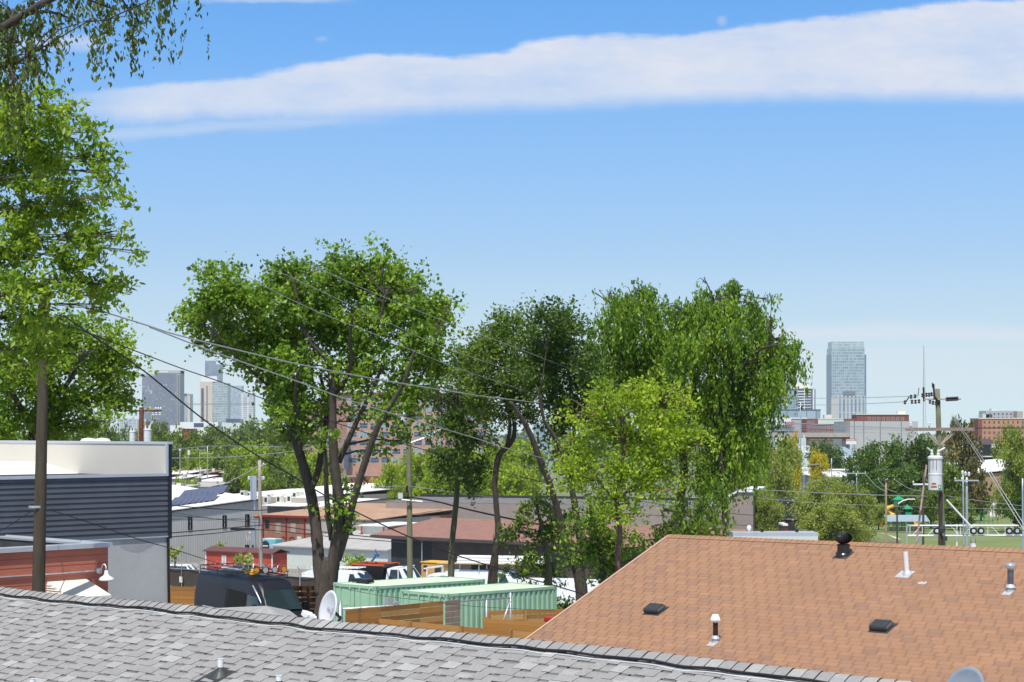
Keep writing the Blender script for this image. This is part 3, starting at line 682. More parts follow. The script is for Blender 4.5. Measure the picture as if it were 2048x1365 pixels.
def red_building():
    K = Vector((-9.65, 43, 0)); F = Fr(K, -U2, V2)
    t = thing('red_block_building', 'low red painted block building with pale coping, in front of the navy siding', 'building', K)
    L = -12.0; T = 6.23; D = 4.66
    w = MB(); w.box(F, 0, .25, L, 0, 0.3, T); w.box(F, .25, D, -.25, 0, .3, T - .001)
    w.build('block_wall', M['redblock'], t)
    # mortar grooves hinted as real recessed courses
    g = MB(); z = 4.2
    while z < T - .1: g.box(F, -.004, .0, L, 0, z, z + .008); z += .2032
    g.build('block_joint', mk('red_joint', (.27, .06, .036), .95, .3, 2), t)
    i_ = MB(); i_.box(F, .25, .27, L, -.25, 5.6, T - .01); i_.box(F, .25, D, -.28, -.25, 5.6, T - .002); i_.box(F, .25, D, L, -.25, 5.5, 5.7); i_.build('roof_deck', M['darkroof'], t)
    c = MB(); c.box(F, -.05, .3, L, .05, T, T + .05); c.box(F, -.075, -.03, L, .075, T - .03, T + .075); c.box(F, .3, D, -.3, .05, T, T + .05); c.box(F, -.03, D, .03, .075, T - .03, T + .075); c.box(F, -.03, .3, L, .03, T + .05, T + .075)
    c.build('coping', M['alu'], t)
    cd = MB(); bK = reach(K, V2, 196)
    zc = zat(1142, (K + V2 * bK).y); cd.tube([F.pt(-.03, L, zc), F.pt(-.03, bK, zc)], .017, 8); cd.tube([F.pt(-.03, bK - .35, zc), F.pt(-.03, bK - .27, zc)], .026, 8); cd.build('conduit', M['galv'], t)
    # gooseneck lamp
    lp = F.pt(-.02, bK, zc); l = thing('wall_lamp', 'white gooseneck barn lamp at the end of the red wall', 'lamp', lp)
    m = MB(); m.lathe(lp, [(.07, 0), (.07, .05), (.02, .07)], 16, U2); q = lambda u, z: lp + U2 * u + UP * z
    m.tube([q(.03, 0), q(.1, .02), q(.14, .1), q(.19, .16), q(.26, .17), q(.31, .12), q(.33, 0.02)], .014, 8); m.build('gooseneck', M['white'], l, smooth=True)
    sh = MB(); top = q(.33, .02); sh.lathe(top, [(.02, .02), (.045, 0), (.05, -.07), (.075, -.12), (.15, -.16), (.18, -.2), (.183, -.235), (.17, -.23), (.14, -.165), (.05, -.12), (0, -.11)], 28); sh.build('lamp_shade', M['white'], l, smooth=True)
    # hooded vent / awning box
    b0 = reach(K, V2, 94); b1 = reach(K, V2, 173); A = thing('wall_awning', 'cream metal awning box with slatted side on the red wall below the lamp', 'awning', F.pt(0, b0, 4))
    zt = 5.47; zl = 5.16; out = 1.02; s = MB()
    s.hexa([F.pt(-.0, b0, zt - .03), F.pt(0, b1, zt - .03), F.pt(-out, b1, zl - .03), F.pt(-out, b0, zl - .03), F.pt(0, b0, zt), F.pt(0, b1, zt), F.pt(-out, b1, zl), F.pt(-out, b0, zl)])
    s.box(F, -out - .01, -out + .03, b0, b1, zl - .09, zl - .004); s.build('top_panel', M['cream'], A)
    sl = MB()
    for k in range(7):
        z = zt - .05 - k * .055; o_ = out * min(1, max((zt - z) / (zt - zl), .05)); sl.hexa([F.pt(-.0, b0 - .02, z - .03), F.pt(0, b0 + .01, z - .03), F.pt(-o_, b0 + .01, z - .03), F.pt(-o_, b0 - .02, z - .03), F.pt(0, b0, z + .014), F.pt(0, b0 + .01, z + .014), F.pt(-o_, b0 + .01, z + .014), F.pt(-o_, b0, z + .014)])
    sl.build('side_slats', M['cream'], A)
    bx = MB(); bx.box(F, -out + .05, 0, b0 + .03, b1 - .03, 3.6, zl - .1); bx.build('body', M['taupeflash'], A)
red_building()

# ------------------------------------------------------------------ shipping containers
def container(px, py, label, ww):
    D = FPX * (ZC - 3.0) / (py - HZ); B = P(px, py, D); F = Fr(B, -U2, Vector((.688, .726, -.014)))   # a across the end, b along, c down from the top
    H, Wd, L = 2.59, 2.44, ww; t = thing('shipping_container', label, 'shipping container', F.pt(0, 0, -H), 'mint green shipping containers')
    fr = MB(); q = .1
    for a in (0, Wd - q):
        for b in (0, L - q): fr.box(F, a, a + q, b, b + q, -H, 0)
    for a in (0, Wd - .07): fr.box(F, a, a + .07, q, L - q, -.1, -.0); fr.box(F, a, a + .07, q, L - q, -H, -H + .14)
    for b in (0, L - .07): fr.box(F, q, Wd - q, b, b + .07, -.11, -.001); fr.box(F, q, Wd - q, b, b + .07, -H, -H + .14)
    fr.build('frame', M['mint'], t)
    cs = MB()
    for a in (-.008, Wd - .17):
        for b in (-.008, L - .17):
            for z0, z1 in ((-.13, .014), (-H - .01, -H + .12)): cs = MB(); cs.box(F, a, a + .178, b, b + .178, z0, z1); cs.build('corner_casting', M['mint'], t)
    ch = MB()
    for a, s in ((-.01, 1), (Wd - .17 - .01, 1)):
        ch = MB(); ch.box(F, a + .04, a + .12, -.011, -.007, -.1, -.04); ch.build('casting_hole', M['mintdark'], t)
    for b in (.05, L - .12): ch = MB(); ch.box(F, -.011, -.007, b, b + .07, -.1, -.04); ch.build('casting_hole', M['mintdark'], t)
    def corr(a_out, sgn, name):   # corrugated side: trapezoid wave
        m = MB(); b = q; pts = []; pit = .278
        while b < L - q - .02:
            for db_, d in ((0, .036), (.072, .036), (.108, 0), (.206, 0)): pts.append((min(b + db_ * 1.0, L - q), d))
            b += pit * 1.0
        pts.append((L - q, .036))
        n = len(pts); vs = [F.pt(a_out + sgn * d, b_, -H + .13) for b_, d in pts] + [F.pt(a_out + sgn * d, b_, -.09) for b_, d in pts]
        m.add(vs, [(i, i + 1, n + i + 1, n + i) for i in range(n - 1)]); m.build(name, M['mint'], t)
    corr(.012, 1, 'side_wall'); corr(Wd - .012, -1, 'side_wall')
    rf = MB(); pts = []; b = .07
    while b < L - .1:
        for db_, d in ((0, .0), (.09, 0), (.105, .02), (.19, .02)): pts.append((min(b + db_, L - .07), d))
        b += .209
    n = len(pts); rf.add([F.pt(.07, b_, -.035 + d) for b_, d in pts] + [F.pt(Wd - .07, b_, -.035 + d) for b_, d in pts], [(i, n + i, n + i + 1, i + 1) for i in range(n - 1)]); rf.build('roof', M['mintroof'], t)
    for a0, a1 in ((.11, Wd / 2 - .008), (Wd / 2 + .008, Wd - .11)):
        d = MB(); d.box(F, a0, a1, .035, .075, -H + .14, -.11)
        for k in range(3): z = -.35 - k * .75; d.box(F, a0 + .1, a1 - .1, .028, .036, z - .5, z)
        door = d.build('door', M['mint'], t)
        r = MB()
        for f in (.22, .72):
            a = a0 + (a1 - a0) * f; r.tube([F.pt(a, .0, -.1), F.pt(a, .0, -H + .1)], .017, 8)
            for z in (-.14, -.9, -1.7, -H + .2): r.box(F, a - .04, a + .04, -.012, .034, z - .035, z + .035)
        r.build('lock_rod', M['mint'], door)
        s = MB(); s.box(F, a0 - .006, a0 + .006, .02, .034, -H + .14, -.11); s.build('door_seal', M['mintdark'], door)
    e = MB(); e.box(F, .1, Wd - .1, L - .06, L - .03, -H + .14, -.1); e.build('end_wall', M['mint'], t)
    return t, F
t1, F1 = container(893.3, 1188.9, 'nearer mint green container, its long corrugated side towards the gate', 6.0)
lb = MB(); lb.box(F1, 2.0, 2.22, .02, .03, -.95, -.5); lb.build('paper_notice', mk('pale_paper', (.6, .68, .82), .7, .2, 30), t1)
t2, F2 = container(750.7, 1173.6, 'farther mint green container, partly behind the nearer one, beside the big trunk', 6.0)
bx = MB(); bb0 = F2.pt(1.25, .75, .02); Fb = Fr(bb0, -U2, V2); bx.prism(Fb, [(0, 0), (.1, .14), (.9, .14), (1.0, 0)], 0, .35); tag(bx.build('black_vent_box', M['black'], origin=bb0), 'flat black box resting on the farther green container roof', 'box')

# ------------------------------------------------------------------ wooden fences and sliding gate
def wood_fence(name, label, A, Bp, ztop, h, nb, posts, mat='cedar', post=True, gap=.006, side=-1, group=None, pm='cedarpost'):
    A = Vector(A); Bp = Vector(Bp); A.z = Bp.z = 0; u = (Bp - A); L = u.length; u.normalize(); F = Fr(A, u); t = thing(name, label, 'fence', (A.x, A.y, ztop - h), group)
    rnd = random.Random(int(A.x * 100)); bh = h / nb
    m = MB(); x = 0; xs = posts if posts else [0, L]
    for i in range(len(xs) - 1):
        for k in range(nb):
            z = ztop - h + k * bh; dz = rnd.uniform(-.006, .006); m.box(F, xs[i] + .003, xs[i + 1] - .003, 0, .022 + rnd.uniform(0, .006), z + dz + gap, z + bh + dz - gap, rnd.random())
    m.build('boards', M[mat], t)
    if post:
        for x in xs:
            p = MB(); p.box(F, x - .055, x + .055, side * .11 if side < 0 else .024, 0 if side < 0 else .13, ztop - h, ztop + .02); p.build('post', M[pm], t)
    return t, F
# front fence: runs right and nearer, post faces towards us
pA = P(697, 1236, 0.001); D0 = FPX * (ZC - 2.65) / (1236 - HZ); pA = P(697, 1236, D0); dirF = Vector((.78, -.625, 0)).normalized()
Lf = reach(pA, dirF, 1165); ps = [reach(pA, dirF, x) for x in (697, 822, 925, 1023)] + [reach(pA, dirF, 1023) + 2.1 * k for k in (1, 2)]
wood_fence('horizontal_board_fence', 'long cedar board fence just behind the grey ridge, in front of the containers', pA, pA + dirF, pA.z + .06, 2.2, 13, ps)
# sliding gate
gD = FPX * (ZC - 3.0) / (1222 - HZ) * .985; gA = P(686, 1224, gD); gA.z = 0; F0 = Fr(gA, V2)
bG = reach(gA, V2, 928); bE = reach(gA, V2, 1025)
zG = zat(1221, gD)
t, F = wood_fence('sliding_gate', 'cedar sliding gate with galvanised pipe frame in front of the containers', gA, gA + V2, zG, 1.75, 10, [.12, bG * .3, bG * .62, bG * .82], post=False)
zr = zG + .06
g = MB(); zE = zat(1196, (gA + V2 * bE).y)
zL0 = zat(1219, gD)
g.tube([F.pt(0, .05, zL0), F.pt(bE, .05, zE)], .033, 10); g.tube([F.pt(0, .05, zL0 - 1.8), F.pt(bE, .05, zE - 1.9)], .033, 10)
for px_ in (686, 975, 1023):
    b = reach(gA, V2, px_); top = zL0 + (zE - zL0) * b / bE; g.tube([F.pt(b, .05, top + (.18 if px_ == 1023 else 0)), F.pt(b, .05, top - 1.9)], .038, 10)
g.tube([F.pt(bE - .02, .05, zE - .02), F.pt(reach(gA, V2, 1000), .05, zE - 1.2)], .03, 10)
g.build('pipe_frame', M['galv'], t, smooth=True)
gp = MB(); 
for k in range(8): z = zG - .02 - k * .2; gp.box(F, bG * .84, bG * .97, 0, .03, z - .18, z, .5)
gp.build('weathered_end_boards', M['cedargrey'], t)
gk = MB(); b = reach(gA, V2, 782); gk.box(F, b - .1, b + .1, .03, .2, zG - .1, zG + .28); gk.tube([F.pt(b + .2, .0, zG + .02), F.pt(b + .2, .12, zG + .02)], .09, 12); gk.tube([F.pt(b + .32, .0, zG + .06), F.pt(b + .32, .12, zG + .06)], .07, 12)
gk.build('gate_roller', M['galv'], t)
gpst = MB(); q = gA - V2 * .12; gpst.tube([Vector((q.x, q.y, .3)), Vector((q.x, q.y, zG + .25))], .06, 12); gpst.lathe(Vector((q.x, q.y, zG + .25)), [(.06, 0), (.05, .04), (0, .06)], 12)
tag(gpst.build('gate_post', M['galv'], origin=(q.x, q.y, .3), smooth=True), 'galvanised gate post at the left end of the sliding gate', 'post')
# right rear fences behind the gate
rA = P(975, 1222, 66.5); rz = rA.z
dR = Vector((.97, .24, 0)).normalized(); xs = [0, reach(rA, dR, 1050), reach(rA, dR, 1050) + 2.0, reach(rA, dR, 1050) + 4.4]
wood_fence('board_fence', 'cedar fence section right of the gate, below the end of the nearer container', rA, rA + dR, rz, 2.1, 12, xs)
sA = P(968, 1231, 63.0); dS = Vector((.86, -.5, 0)).normalized(); xs = [0, 2.3, 4.6, 6.6]
wood_fence('board_fence', 'sloping cedar fence running from the gate brace towards the orange roof', sA, sA + dS, sA.z - .1, 1.9, 11, xs, side=1)
# fences either side of the van
fA = P(341, 1173, 84); dV = Vector((.98, -.18, 0)).normalized()
wood_fence('board_fence', 'cedar fence panel behind the rear of the dark van', fA, fA + dV, fA.z, 1.8, 9, [0, 1.2, 3.2], side=1)
fB = P(574, 1172, 80); dW = Vector((.98, .2, 0)).normalized()
wood_fence('slatted_fence', 'dark slatted fence with light gaps between the van and the big trunk', fB, fB + dW, fB.z, 2.1, 8, [0, .95, 2.2, 3.6], mat='darkwood', gap=.03, side=1, pm='darkwood')
rc = MB(); F = Fr(P(1083, 1246, 62.5), U2, V2); rc.box(F, 0, .7, 0, .5, -.25, .06); rc.box(F, .1, .7, .0, .5, .06, .22)
tag(rc.build('red_bin', M['redpaint'], origin=P(1083, 1246, 62.5), bevel=.03), 'red plastic tub peeking from behind the orange roof edge', 'bin')

# ------------------------------------------------------------------ dark high-roof van
def van():
    fwd = Vector((.555, -.832, 0)).normalized(); left = Vector((.832, .555, 0)).normalized()   # the side we see is b = 0
    s0 = 48.3; D = FPX / s0; SH = P(500, 1160, D); zt = SH.z; g0 = zt - 2.75
    o = SH - fwd * 5.05; o.z = g0; F = Fr(o, fwd, left); Wd = 1.98
    t = thing('camper_van', 'dark slate high roof van with roof rack and round lamps behind the grey ridge', 'van', o)
    # body: loft of cross sections along the length; each section = outline (b, z) for the half width
    def sec(a, zb, zr, wb, wr, zs):   # bottom z, roof z, waist half width, roof half width, shoulder z
        h = Wd / 2
        return [(a, h - wb, zb), (a, h - wb - .01, zb + .5), (a, h - wb, zs), (a, h - wr - .05, zr - .16), (a, h - wr + .03, zr - .04), (a, h - wr + .2, zr), (a, h, zr + .025),
                (a, h + wr - .2, zr), (a, h + wr - .03, zr - .04), (a, h + wr + .05, zr - .16), (a, h + wb, zs), (a, h + wb + .01, zb + .5), (a, h + wb, zb)]
    secs = [(-.75, .35, 2.5, .93, .78, 1.5), (-.68, .33, 2.66, .96, .80, 1.5), (-.4, .33, 2.73, .98, .82, 1.5), (2.5, .33, 2.75, .99, .83, 1.5), (4.6, .33, 2.75, .99, .82, 1.5), (5.05, .33, 2.71, .99, .79, 1.5),
            (5.3, .33, 2.62, .98, .76, 1.48), (5.52, .33, 2.44, .98, .74, 1.45), (5.62, .33, 2.34, .975, .73, 1.42), (6.32, .33, 1.50, .96, .78, 1.2), (6.45, .33, 1.36, .95, .8, 1.12), (6.8, .33, 1.2, .9, .74, 1.0), (6.98, .35, 1.0, .82, .66, .85), (7.02, .4, .8, .74, .6, .7)]
    vs = []; fs = []; n = 13
    for s in secs: vs += [F.pt(*p) for p in sec(*s)]
    for i in range(len(secs) - 1):
        for k in range(n - 1): fs.append((i * n + k, (i + 1) * n + k, (i + 1) * n + k + 1, i * n + k + 1))
    fs.append(tuple(range(n))); fs.append(tuple((len(secs) - 1) * n + k for k in range(n - 1, -1, -1)))
    m = MB(); m.add(vs, fs); body = m.build('body', M['vanpaint'], t, smooth=True)
    body.modifiers.new('w', 'WEIGHTED_NORMAL')
    S = [None]
    def side_pt(a, z, off=.012):   # a point just proud of the near side, following the tumblehome
        def f(s):
            zr, wb, wr, zs = s[2], s[3], s[4], s[5]
            if z <= zs: return wb
            return wb + (wr + .05 - wb) * (z - zs) / (zr - .16 - zs)
        for i in range(len(secs) - 1):
            if secs[i][0] <= a <= secs[i + 1][0]:
                k = (a - secs[i][0]) / (secs[i + 1][0] - secs[i][0]); return F.pt(a, Wd / 2 - (f(secs[i]) * (1 - k) + f(secs[i + 1]) * k) - off, z)
    def patch(name, pts, mat, off=.012):
        m = MB(); n_ = 6; a0 = pts[0]; 
        # pts: bottom-left, bottom-right, top-right, top-left in (a, z)
        vs = []
        for j in range(n_ + 1):
            for i in range(n_ + 1):
                x, y = i / n_, j / n_; A = [(1 - x) * pts[0][k] + x * pts[1][k] for k in (0, 1)]; B = [(1 - x) * pts[3][k] + x * pts[2][k] for k in (0, 1)]
                vs.append(side_pt((1 - y) * A[0] + y * B[0], (1 - y) * A[1] + y * B[1], off))
        m.add(vs, [(j * (n_ + 1) + i, j * (n_ + 1) + i + 1, (j + 1) * (n_ + 1) + i + 1, (j + 1) * (n_ + 1) + i) for j in range(n_) for i in range(n_)]); return m.build(name, mat, t)
    patch('side_panel', [(-.3, 1.35), (2.6, 1.35), (2.6, 2.28), (-.2, 2.28)], M['vanpaint'], .014)
    patch('side_window', [(2.72, 1.15), (4.5, 1.15), (4.5, 2.16), (2.78, 2.22)], M['blackglass'], .018)
    patch('front_side_window', [(4.72, 1.4), (5.95, 1.4), (5.45, 2.05), (4.72, 2.12)], M['glass'], .016)
    m = MB(); m.tube([side_pt(.35, 1.3, .03), side_pt(2.3, 1.3, .03)], .03, 8); m.build('side_rail', M['galv'], t)
    m = MB(); m.tube([side_pt(5.05, 2.5, .012), side_pt(5.4, 2.2, .014), side_pt(5.68, 1.9, .014), side_pt(6.0, 1.55, .014)], .035, 8); m.build('pillar_trim', M['galv'], t, smooth=True)
    # windscreen
    w = MB(); hb, ht = .80, .69; h = Wd / 2; N = 8; vs = []
    for j in range(N + 1):
        f = j / N; a = 6.29 - f * .63; z = 1.535 + f * .76
        for i in range(N + 1):
            x = -1 + 2 * i / N; hw = hb + (ht - hb) * f; vs.append(F.pt(a + .05 * (1 - x * x) + .035, h + hw * x, z + .02 * (1 - x * x) + .02))
    w.add(vs, [(j * (N + 1) + i, (j + 1) * (N + 1) + i, (j + 1) * (N + 1) + i + 1, j * (N + 1) + i + 1) for j in range(N) for i in range(N)]); w.build('windscreen', M['glassgreen'], t, smooth=True)
    wp = MB(); wp.tube([F.pt(6.36, .3, 1.53), F.pt(6.3, .9, 1.6)], .012, 6); wp.tube([F.pt(6.36, 1.0, 1.53), F.pt(6.3, 1.55, 1.6)], .012, 6); wp.build('wipers', M['black'], t)
    for b in (.0, Wd):
        mm = MB(); s_ = -1 if b == 0 else 1; mm.box(F, 5.75, 5.95, b + s_ * .08 - .03, b + s_ * .28, 1.45, 1.8); mm.build('mirror', M['black'], t, bevel=.03)
    for a in (.9, 5.9):
        for b in (.0, Wd - .22):
            wm = MB(); c = F.pt(a, b, .36); wm.lathe(c, [(.0, 0), (.22, 0), (.34, .01), (.36, .05), (.36, .18), (.34, .22), (0, .22)], 24, left); wh = wm.build('wheel', M['rubber'], t)
            hm = MB(); hm.lathe(c - left * .004, [(0, 0), (.2, 0), (.21, .02)], 20, left); hm.build('hub', M['galv'], wh)
    hd = MB(); hd.box(F, 6.75, 6.97, .12, .42, .85, 1.05); hd.build('headlight', M['lens'], t); hd = MB(); hd.box(F, 6.75, 6.97, 1.56, 1.86, .85, 1.05); hd.build('headlight', M['lens'], t)
    # rear ladder brackets
    rk = MB(); rk.box(F, -1.2, -.7, .3, 1.6, 1.7, 1.76); rk.tube([F.pt(-1.2, .3, 1.73), F.pt(-1.2, 1.6, 1.73)], .06, 8); rk.box(F, -1.0, -.7, .8, .95, 1.2, 1.7); rk.build('rear_carrier', M['black'], t)
    # roof rack
    r = MB(); z0 = 2.86; A0_, A1_ = -.4, 4.95
    for b in (.2, Wd - .2):
        r.tube([F.pt(A0_, b, z0), F.pt(A1_, b, z0)], .022, 8); r.tube([F.pt(A0_, b, z0 + .16), F.pt(A1_, b, z0 + .16)], .018, 8)
        for k in range(7): a = A0_ + (A1_ - A0_) * k / 6; r.tube([F.pt(a, b, 2.73), F.pt(a, b, z0 + .16)], .014, 6)
    for k in range(9): a = A0_ + (A1_ - A0_) * k / 8; r.box(F, a - .03, a + .03, .2, Wd - .2, z0 - .012, z0 + .015)
    r.tube([F.pt(A0_, .2, z0 + .16), F.pt(A0_, Wd - .2, z0 + .16)], .018, 8); r.tube([F.pt(A1_, .15, z0 + .16), F.pt(A1_, Wd - .15, z0 + .16)], .018, 8)
    r.box(F, A1_ - .25, A1_ + .06, .2, Wd - .2, z0 - .02, z0 + .0); rack = r.build('roof_rack', M['black'], t)
    for i, b in enumerate((.33, .74, 1.17, 1.6)):
        c = F.pt(A1_ + .02, b, z0 + .25); l = MB(); l.lathe(c, [(0, -.1), (.07, -.1), (.13, -.02), (.135, .02), (.12, .022)], 20, fwd); lamp = l.build('rack_lamp', M['black'], t)
        q = MB(); q.lathe(c, [(0, .021), (.115, .02)], 20, fwd); q.build('lens', M['amber'] if i in (0, 3) else M['lens'], lamp)
    # load on the rack
    y = MB(); base = F.pt(3.6, .55, z0 + .02); Fy = Fr(base, fwd, left)
    for (a, b, r_) in ((0, 0, .12), (.3, .12, .13), (.55, .0, .1), (.1, .35, .11)): y.lathe(Fy.pt(a, b, 0), [(r_ * 1.15, 0), (r_ * 1.2, .05), (r_ * .9, .12), (r_ * .55, .22), (0, .24)], 14)
    tag(y.build('traction_boards', M['yellow'], origin=base), 'yellow gear heaped on the van roof rack', 'roof gear')
    bo = MB(); base = F.pt(1.1, .5, z0 + .06); Fy = Fr(base, fwd, left); bo.box(Fy, 0, 1.5, 0, .4, 0, .09); tag(bo.build('white_board', M['white'], origin=base, bevel=.02), 'white flat board lying on the van roof rack', 'board')
    bo = MB(); base = F.pt(2.9, .9, z0 + .02); Fy = Fr(base, fwd, left); bo.box(Fy, 0, .6, 0, .5, 0, .16); tag(bo.build('storage_case', M['orangered'], origin=base, bevel=.02), 'orange case on the van roof rack', 'case')
van()

# ------------------------------------------------------------------ trees
def diamond_mesh(name, C, A, B, tint, mat, parent, origin):
    """C centres, A half length vectors, B half width vectors: one pointed leaf each, folded slightly along its midrib"""
    n = len(C); N = np.cross(A, B); N /= np.linalg.norm(N, axis=1)[:, None] + 1e-9
    wl = np.linalg.norm(B, axis=1)[:, None]
    V = np.empty((n, 4, 3)); V[:, 0] = C - A; V[:, 1] = C + B - A * .15 + N * wl * .35; V[:, 2] = C + A; V[:, 3] = C - B - A * .15 + N * wl * .35
    V = V.reshape(-1, 3) - np.array(origin)
    me = bpy.data.meshes.new(name); me.vertices.add(4 * n); me.vertices.foreach_set('co', V.ravel())
    q = np.arange(4 * n).reshape(n, 4); tri = np.concatenate([q[:, [0, 1, 2]], q[:, [0, 2, 3]]], axis=1).reshape(-1, 3)
    me.loops.add(6 * n); me.loops.foreach_set('vertex_index', tri.ravel()); me.polygons.add(2 * n)
    me.polygons.foreach_set('loop_start', np.arange(0, 6 * n, 3)); me.polygons.foreach_set('loop_total', np.full(2 * n, 3)); me.update(calc_edges=True)
    at = me.attributes.new('tint', 'FLOAT', 'FACE'); at.data.foreach_set('value', np.repeat(np.clip(tint, 0, 1), 2).astype(np.float32))
    me.materials.append(mat); o = bpy.data.objects.new(name, me); COL.objects.link(o)
    if parent: o.parent = parent
    LOC[o.name] = tuple(origin); return o
def unit(v): return v / (np.linalg.norm(v, axis=1)[:, None] + 1e-9)
def leaves_for(rng, blobs, L, Wl, cov, style, sc):
    """blobs: (centre xyz, rx, ry, rz, density). returns arrays C, A, B, tint and the spray bases"""
    Cs, As, Bs, Ts, bases = [], [], [], [], []
    for (c, rx, ry, rz, dens) in blobs:
        nl = 2.3 * cov * dens * math.pi * rx * rz / (L * Wl * .5)
        k = {'tuft': 16, 'droop': 26, 'fan': 18, 'far': 9}[style]
        ns = max(int(nl / k), 2)
        d = unit(rng.normal(size=(ns, 3))); rr = rng.random(ns) ** .42
        b = np.array(c) + d * rr[:, None] * np.array([rx, ry, rz]) * .92
        nc = max(int(ns / {'tuft': 10, 'droop': 5, 'fan': 8, 'far': 8}[style]), 3)
        cl = b[rng.integers(0, ns, nc)]; pick = rng.integers(0, nc, ns); keep = rng.random(ns) < .16
        b = np.where(keep[:, None], b, cl[pick] + rng.normal(size=(ns, 3)) * np.array([.25, .25, .17]) * sc * (.8 if style != 'far' else 1.7))
        ctint = rng.random(nc)[pick]
        out = unit(d * np.array([1, 1, .8]) + rng.normal(size=(ns, 3)) * .45 + np.array([0, 0, {'tuft': .55, 'droop': -.1, 'fan': .15, 'far': .3}[style]]))
        bases.append(b)
        ln = {'tuft': rng.uniform(.3, .95, ns), 'droop': rng.uniform(.8, 2.3, ns), 'fan': rng.uniform(.4, .9, ns), 'far': rng.uniform(.3, 1.0, ns)}[style] * sc
        tt = rng.random((ns, k)) ** .8
        sp = {'tuft': .13, 'droop': .075, 'fan': .12, 'far': .3}[style] * sc
        pos = b[:, None, :] + out[:, None, :] * (ln[:, None] * tt * (.35 if style == 'droop' else 1))[:, :, None] + rng.normal(size=(ns, k, 3)) * sp
        if style == 'droop': pos[:, :, 2] -= (ln[:, None] * tt ** 1.6) * 1.0
        if style == 'fan': pos[:, :, 2] = pos[:, :, 2] - (ln[:, None] * tt ** 2) * .3
        if style == 'droop':
            a = np.tile(np.array([0, 0, -1.0]), (ns * k, 1)) + rng.normal(size=(ns * k, 3)) * .42
        else:
            a = np.repeat(out, k, axis=0) * .5 + rng.normal(size=(ns * k, 3)) * .75 + np.array([0, 0, -.28])
        a = unit(a); nrm = unit(rng.normal(size=(ns * k, 3)) * .75 + np.array([-.22, -.42, .75])); bb = unit(np.cross(a, nrm))
        s = rng.uniform(.5, 1.35, (ns * k, 1))
        Cs.append(pos.reshape(-1, 3)); As.append(a * L * .5 * s); Bs.append(bb * Wl * .5 * s)
        Ts.append((np.repeat(rng.random(ns) * .25 + ctint * .5, k) + rng.random(ns * k) * .25))
    return np.concatenate(Cs), np.concatenate(As), np.concatenate(Bs), np.concatenate(Ts), bases
def tree(name, label, D, limbs, blobs, leaf, bark, style='tuft', dy=0, lw=1.0, rmax=.06, L=.15, Wl=.10, cov=3.6, seed=1, sc=1.0, group=None, cat='tree', depth=.8, twigs=7, base=None, dj=1.0, extra_twig=.03):
    rng = np.random.default_rng(seed); rnd = random.Random(seed)
    x0, y0 = (base if base else (limbs[0][0][0], limbs[0][0][1]))
    bp = P(x0, y0, D); bp.z = ground(bp.x, bp.y); t = thing(name, label, cat, bp, group)
    mb = MB(); pts_all = []
    for li, lm in enumerate(limbs):
        pts = []; rs = []; n = len(lm); off = 0 if li == 0 else rnd.uniform(-1, 1) * .8 * dj
        for i, q in enumerate(lm):
            f = i / max(n - 1, 1); d = D + (off * f * 2.2 if len(q) < 4 else q[3]); pts.append(P(q[0], q[1], d)); rs.append(q[2] * lw * .5 * D / FPX)
        if li == 0 and base is None:
            pts.insert(0, Vector((pts[0].x, pts[0].y, bp.z - .3))); rs.insert(0, rs[0] * 1.25)
        # smooth the polyline (Catmull-Rom) and roughen it a little
        sm, sr = [], []
        for i in range(len(pts) - 1):
            p0, p1, p2, p3 = pts[max(i - 1, 0)], pts[i], pts[i + 1], pts[min(i + 2, len(pts) - 1)]
            for k in range(5):
                u = k / 5; sm.append(.5 * ((2 * p1) + (p2 - p0) * u + (2 * p0 - 5 * p1 + 4 * p2 - p3) * u * u + (3 * p1 - p0 - 3 * p2 + p3) * u ** 3)); sr.append(rs[i] * (1 - u) + rs[i + 1] * u)
        sm.append(pts[-1]); sr.append(rs[-1])
        sr = [r * rnd.uniform(.95, 1.07) for r in sr]
        mb.tube(sm, sr, 10 if sr[0] > .08 else 6); pts_all += [(p, r) for p, r in zip(sm, sr)]
    bl = []
    for q in blobs:
        px, py, rx, ry = q[:4]; py += dy * (1 if py < 900 else 0); dens = q[4] if len(q) > 4 else 1.0; dd = q[5] if len(q) > 5 else rnd.uniform(-1, 1) * dj
        k = (D + dd) / FPX; c = P(px, py, D + dd); bl.append((tuple(c), rx * k, max(rx, ry) * k * depth, ry * k, dens))
    C, A, B, T, bases = leaves_for(rng, bl, L, Wl, cov, style, sc)
    # limbs into every blob, twigs to some of the sprays
    for (c, rx, ry, rz, dens), bs in zip(bl, bases):
        c = Vector(c); cand = sorted(pts_all, key=lambda q: (q[0] - c).length + max(0, q[0].z - c.z) * 1.5)[:1]
        if not cand: continue
        p, r = cand[0]; dist = (p - c).length; r0 = min(r * .6, .03 + .015 * dist, rmax); mid = p.lerp(c, .5) + Vector((rnd.uniform(-.15, .15), rnd.uniform(-.15, .15), .12 * dist)) * .6
        mb.tube([p, mid, c], [r0, r0 * .7, r0 * .4], 6)
        for i in range(min(twigs, len(bs))):
            b = Vector(bs[rnd.randrange(len(bs))]); m2 = c.lerp(b, .5) + Vector((0, 0, .1 * (b - c).length)); st = mid.lerp(c, rnd.random())
            mb.tube([st, m2, b], [extra_twig * .8, extra_twig * .55, extra_twig * .2], 4, cap=False)
    mb.build('trunk', bark, t, smooth=True)
    diamond_mesh('crown', C, A, B, T, leaf, t, LOC[t.name]); return t
LF = {}
LF['maple'] = leafmat('maple_leaf', (.055, .125, .010), (.16, .28, .018), (.36, .50, .05), .34)
LF['mid'] = leafmat('mid_green_leaf', (.04, .09, .010), (.11, .19, .016), (.26, .34, .035), .3)
LF['darkg'] = leafmat('dark_green_leaf', (.028, .065, .010), (.07, .135, .014), (.17, .25, .03), .28)
